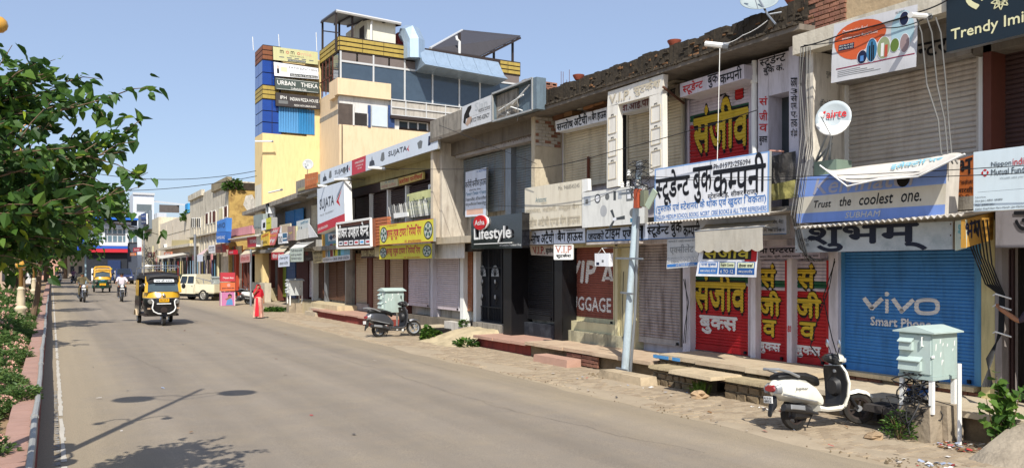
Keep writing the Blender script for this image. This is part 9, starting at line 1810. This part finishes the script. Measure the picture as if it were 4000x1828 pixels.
# heart-leaved sapling by the cabinet
t=thing('sapling','heart-leaved sapling growing beside the nearest mint cabinet','plant',(10.75,5.75,-.08)); st_=B(); lb_=[mesh('leaf',B().add(leafpts(Vector((0,0,0)),Vector((0,1,0)),Vector((0,0,1)),1,.5),LF),LG[i],fix=False) for i in range(2)]
for k in range(5):
    top=Vector((10.75+rnd.uniform(-.2,.2),5.75+rnd.uniform(-.25,.2),rnd.uniform(.55,.95))); base=Vector((10.75,5.75,-.1)); st_.tube([base,base.lerp(top,.5)+rv(.03),top],[.012,.009,.004],5)
    for i in range(26):
        u=rnd.uniform(.15,1); p_=base.lerp(top,u)+rv(.05); d_=(rv(1)+Vector((-.6,-.8,-.5))).normalized(); up=(Vector((-.5,-.6,.8))+rv(.3)).normalized(); sx=d_.cross(up).normalized(); nn=sx.cross(d_); o=link('leaf',rnd.choice(lb_),t); o.matrix_local=Matrix.Translation(p_-Vector(ORG[t]))@Matrix((sx,d_,nn)).transposed().to_4x4()@Matrix.Scale(rnd.uniform(.08,.15),4)
part('stems',st_,P((96,84,54),.9,name='green_stem'),t)
bush('feathery weed clump growing out of the cables at the cabinet foot',10.28,6.9,-.08,.2,.42,260,.05,41,.25)
bush('leafy weed in the drain opening beside the dark scooter',10.75,W(1678,YH,10.75).y,-.12,.3,.5,240,.12,42); bush('low weed at the left end of the red platform',10.95,W(1815,YH,10.9).y,-.1,.38,.24,200,.1,43); bush('small creeping weed at the wall by the narrow orange-brown shutter',12.1,W(1812,YH,12.1).y,.3,.15,.25,80,.08,44)
bush('green patch of weed beside the white scooter and the woman',10.4,W(1075,YH,10.4).y,-.1,.6,.25,300,.12,45); bush('creeper hanging from the roof of the old cream building',12.3,px0(727,12.2),7.0,.6,1.2,300,.2,46); bush('shrub growing on the parapet of the peeling yellow wall',12.6,66,WD(900,716,62).z-.3,.8,1.1,300,.22,47)
gb=B(); c=W(2735,1515,10.6); c.z=-.09
for i in range(150):
    a=rnd.uniform(0,6.28); r_=rnd.uniform(0,.14); b0=Vector((c.x+r_*math.cos(a),c.y+r_*1.4*math.sin(a),c.z)); h=rnd.uniform(.16,.36); l=Vector((math.cos(a),math.sin(a),0))*rnd.uniform(.05,.2); m1=b0+l*.4+Vector((0,0,h*.7)); e=b0+l+Vector((0,0,h*rnd.uniform(.6,1))); w_=Vector((-math.sin(a),math.cos(a),0))*.007
    gb.poly([b0-w_,b0+w_,m1+w_,m1-w_]); gb.poly([m1-w_,m1+w_,e])
o=solo('grass_tuft',gb,LG[1],'bright green grass tuft in front of the rubble step','grass'); 
# weeds and litter
st_=B(); mats_=[P(c,.7,.1,name='litter_scrap') for c in ((214,210,204),(176,60,60),(120,90,60),(60,60,62),(150,160,180))]
def scraps(cx,cy,rx,ry,n,zf=None):
    for i in range(n):
        a=rnd.uniform(0,6.28); q=math.sqrt(rnd.random()); x=cx+rx*q*math.cos(a); y=cy+ry*q*math.sin(a); z=(gz(x) if zf is None else zf)+.004+rnd.uniform(0,.02); s_=rnd.uniform(.012,.045); an=rnd.uniform(0,3.14); u=Vector((math.cos(an),math.sin(an),rnd.uniform(-.3,.3)))*s_; v=Vector((-math.sin(an),math.cos(an),rnd.uniform(-.3,.3)))*s_*rnd.uniform(.3,.9); c=Vector((x,y,z+.01)); st_.poly([c-u-v,c+u-v,c+u+v,c-u+v],rnd.choice([0,0,1,2,2,3,4]))
scraps(10.55,6.15,.35,.35,90); scraps(9.1,5.2,.35,.9,70); scraps(10.6,9.3,.4,.5,40); scraps(9.8,10,1.2,6,60); scraps(4,20,4,14,30)
struct('litter_scraps',st_,mats_,'stuff')
# small rubble and gravel
gb=B()
for cx,cy,rx,ry,n in ((9.05,5.3,.35,1.0,150),(10.7,6.0,.4,.6,60),(10.6,14.2,.35,.5,50),(10.95,22.5,.3,1.5,60),(8.9,12,.25,9,120)):
    for i in range(n):
        a=rnd.uniform(0,6.28); q=math.sqrt(rnd.random()); x=cx+rx*q*math.cos(a); y=cy+ry*q*math.sin(a); s_=rnd.uniform(.005,.016 if cx==8.9 else .026); gb.hexa([(x-s_,y-s_,gz(x)-.01),(x+s_,y-s_*.7,gz(x)-.01),(x+s_*.8,y+s_,gz(x)-.01),(x-s_,y+s_*.6,gz(x)-.01)],[(x-s_*.5,y-s_*.5,gz(x)+s_),(x+s_*.5,y-s_*.4,gz(x)+s_*.8),(x+s_*.4,y+s_*.5,gz(x)+s_),(x-s_*.5,y+s_*.3,gz(x)+s_*.7)])
struct('loose_gravel',gb,ROUGH,'stuff')
for x,y,s_,lb in ((9.95,7.05,.12,'broken stone lump lying left of the cable tangle'),(10.3,10.9,.16,'rough stone lump before the rubble step')):
    b=B().ball((x,y,gz(x)+s_*.3),s_,n=7,sz=.6); b.v=[(a+rnd.uniform(-.25,.25)*s_,c_+rnd.uniform(-.25,.25)*s_,d_+rnd.uniform(-.1,.1)*s_) for a,c_,d_ in b.v]; solo('loose_stone',b,P((176,150,118),.95,.2,.4,5,.6,name='sandstone_lump',streak=False),lb,'stone')
p=WG(3930,1787,-.08); t=thing('plastic_cup','crushed clear plastic cup with a pink label on the pavement at the right','cup',tuple(p)); part('cup',B().tube([p+Vector((0,0,.04)),p+Vector((.09,.03,.035))],[.03,.045],8),P((206,150,140),.2,.1,name='pink_clear_plastic',trans=.5),t,True)
p=WG(3985,1765,-.08); t=thing('plastic_bottle','clear plastic bottle with a pink cap lying at the right edge','bottle',tuple(p)); part('bottle',B().tube([p+Vector((.03,0,.035)),p+Vector((.06,0,.035)),p+Vector((.22,-.04,.035))],[.012,.032,.032],8),P((206,214,216),.1,.05,name='clear_plastic',trans=.8),t,True); part('cap',B().tube([p+Vector((.0,0,.035)),p+Vector((.03,0,.035))],.016,8),P((206,70,80),.4,name='pink_cap'),t)
# earth ramp at the right edge
rp=B(); 
for k,(x0,z) in enumerate(((9.85,-.1),(10.0,.03),(10.35,.17),(10.75,.30),(11.1,.33))):
    rp.v+=[(x0+.06*math.sin(j*2.1),4.55+j*.16,z+.02*math.sin(j*3+k) if 0<j<8 else -.14) for j in range(9)]
    if k:
        for j in range(8): rp.f.append([(k-1)*9+j,(k-1)*9+j+1,k*9+j+1,k*9+j]); rp.m.append(0)
solo('concrete_ramp',rp,P((160,148,130),.95,.22,.5,4,.8,name='rough_ramp_concrete2',streak=False),'small rough concrete ramp up to the platform at the right edge','ramp',sm=True)
# promotional stand
p=G(888,1193); x,d,z=p.x,p.y,p.z; t=thing('promotional_stand','tall red and pink promotional stand with stacked printed boxes and a figure picture','stand',tuple(p)); q=None
for z0_,z1_,c in ((0,.82,(190,120,160)),(.9,1.42,(206,110,70)),(1.48,2.02,(184,60,70))):
    part('printed_box',B().box((x-.42,d-.2,z+z0_),(x+.42,d+.2,z+z1_)),P(c,.5,.08,.1,name='stand_print'),t)
for k,c in enumerate(((184,60,70),(90,190,150),(190,80,110))): part('jar_lid',B().lathe([(.1,.0),(.1,.06),(.001,.07)],(x-.28+.28*k,d,z+.82),n=12),P(c,.4,name='lid_colour'),t)
q=Q((x-.42,d-.203,z),(x+.42,d-.203,z),(x+.42,d-.203,z+2.02),(x-.42,d-.203,z+2.02),(0,-1,0)); write(t,q,'सिकर मेला',.15,.81,.9,.87,INKW,.01); write(t,q,'मुस्कान मसाला केन्द्र',.08,.50,.94,.55,NAVY,.015); part('emblem',B().poly(disc(q,.55,.62,.12,.05,.004)),P((222,150,140),.5,name='emblem_pink'),t)
part('figure_print',B().poly(pp(q,[(.35,.02),(.85,.02),(.8,.17),(.66,.22),(.45,.18)],.004)),P((90,140,190),.5,name='print_shirt'),t); part('figure_print',B().poly(disc(q,.62,.27,.13,.055,.005)),SKIN,t); part('figure_print',B().poly(pp(q,[(.5,.27),(.5,.33),(.62,.36),(.76,.33),(.78,.24),(.72,.3),(.6,.315)],.006)),K,t); part('figure_print',B().poly(pp(q,[(.3,.2),(.5,.24),(.6,.22),(.58,.2),(.4,.17)],.007)),SKIN,t)
part('picture_frame',B().bar(q.at(.02,.0,.006),q.at(.02,.41,.006),.03).bar(q.at(.98,.0,.006),q.at(.98,.41,.006),.03),WHITE,t)
# meter boxes and AC units on the small dim building and old row
for i,(px,py,X,s_) in enumerate(((1045,815,11.6,.45),(1050,830,11.7,.4),(1688,745,11.9,.35),(640,965,11.9,.5))):
    c=W(px,py,X); t=thing('outdoor_unit',['white air conditioner unit under the slab of the small dim building','second air conditioner unit lower on the small dim building','tall grey-white unit beside the dark brown upper shutters','air conditioner on the far cream wall'][i],'air conditioner',tuple(c)); part('casing',B().box((X,c.y-s_,c.z-s_*.7),(X+.3,c.y+s_,c.z+s_*.7)),WHITE,t); part('fan_grille',B().lathe([(s_*.5,-.01),(s_*.5,-.03),(s_*.45,-.03),(.001,-.02)],(X,c.y,c.z),'x',14),G4,t)
part('shop_counter',B().box((11.5,px0(1040,11.6),.1),(11.9,px0(990,11.6),1.3)),P((190,180,160),.8,.15,.3,name='counter_paint'),thing('shop_counter','cream shuttered counter in the recess behind the white scooter','counter',(11.7,px0(1015,11.6),.1)))
p=W(980,1160,10.6); solo('street_pole',B().tube([(10.6,p.y,-.1),(10.6,p.y,3.4)],.07,8),STEEL,'grey post carrying the cream awning above the white scooter','pole',sm=True)
# the far left lane wall and roadside hedge behind the carriageway
for i in range(10):
    shrub(2,-15-rnd.random()*2,30+i*9,2.2,'tall roadside bush beyond the far carriageway, %s nearest'%('first second third fourth fifth sixth seventh eighth ninth tenth'.split()[i]),'roadside bushes beyond the far carriageway',-.1)
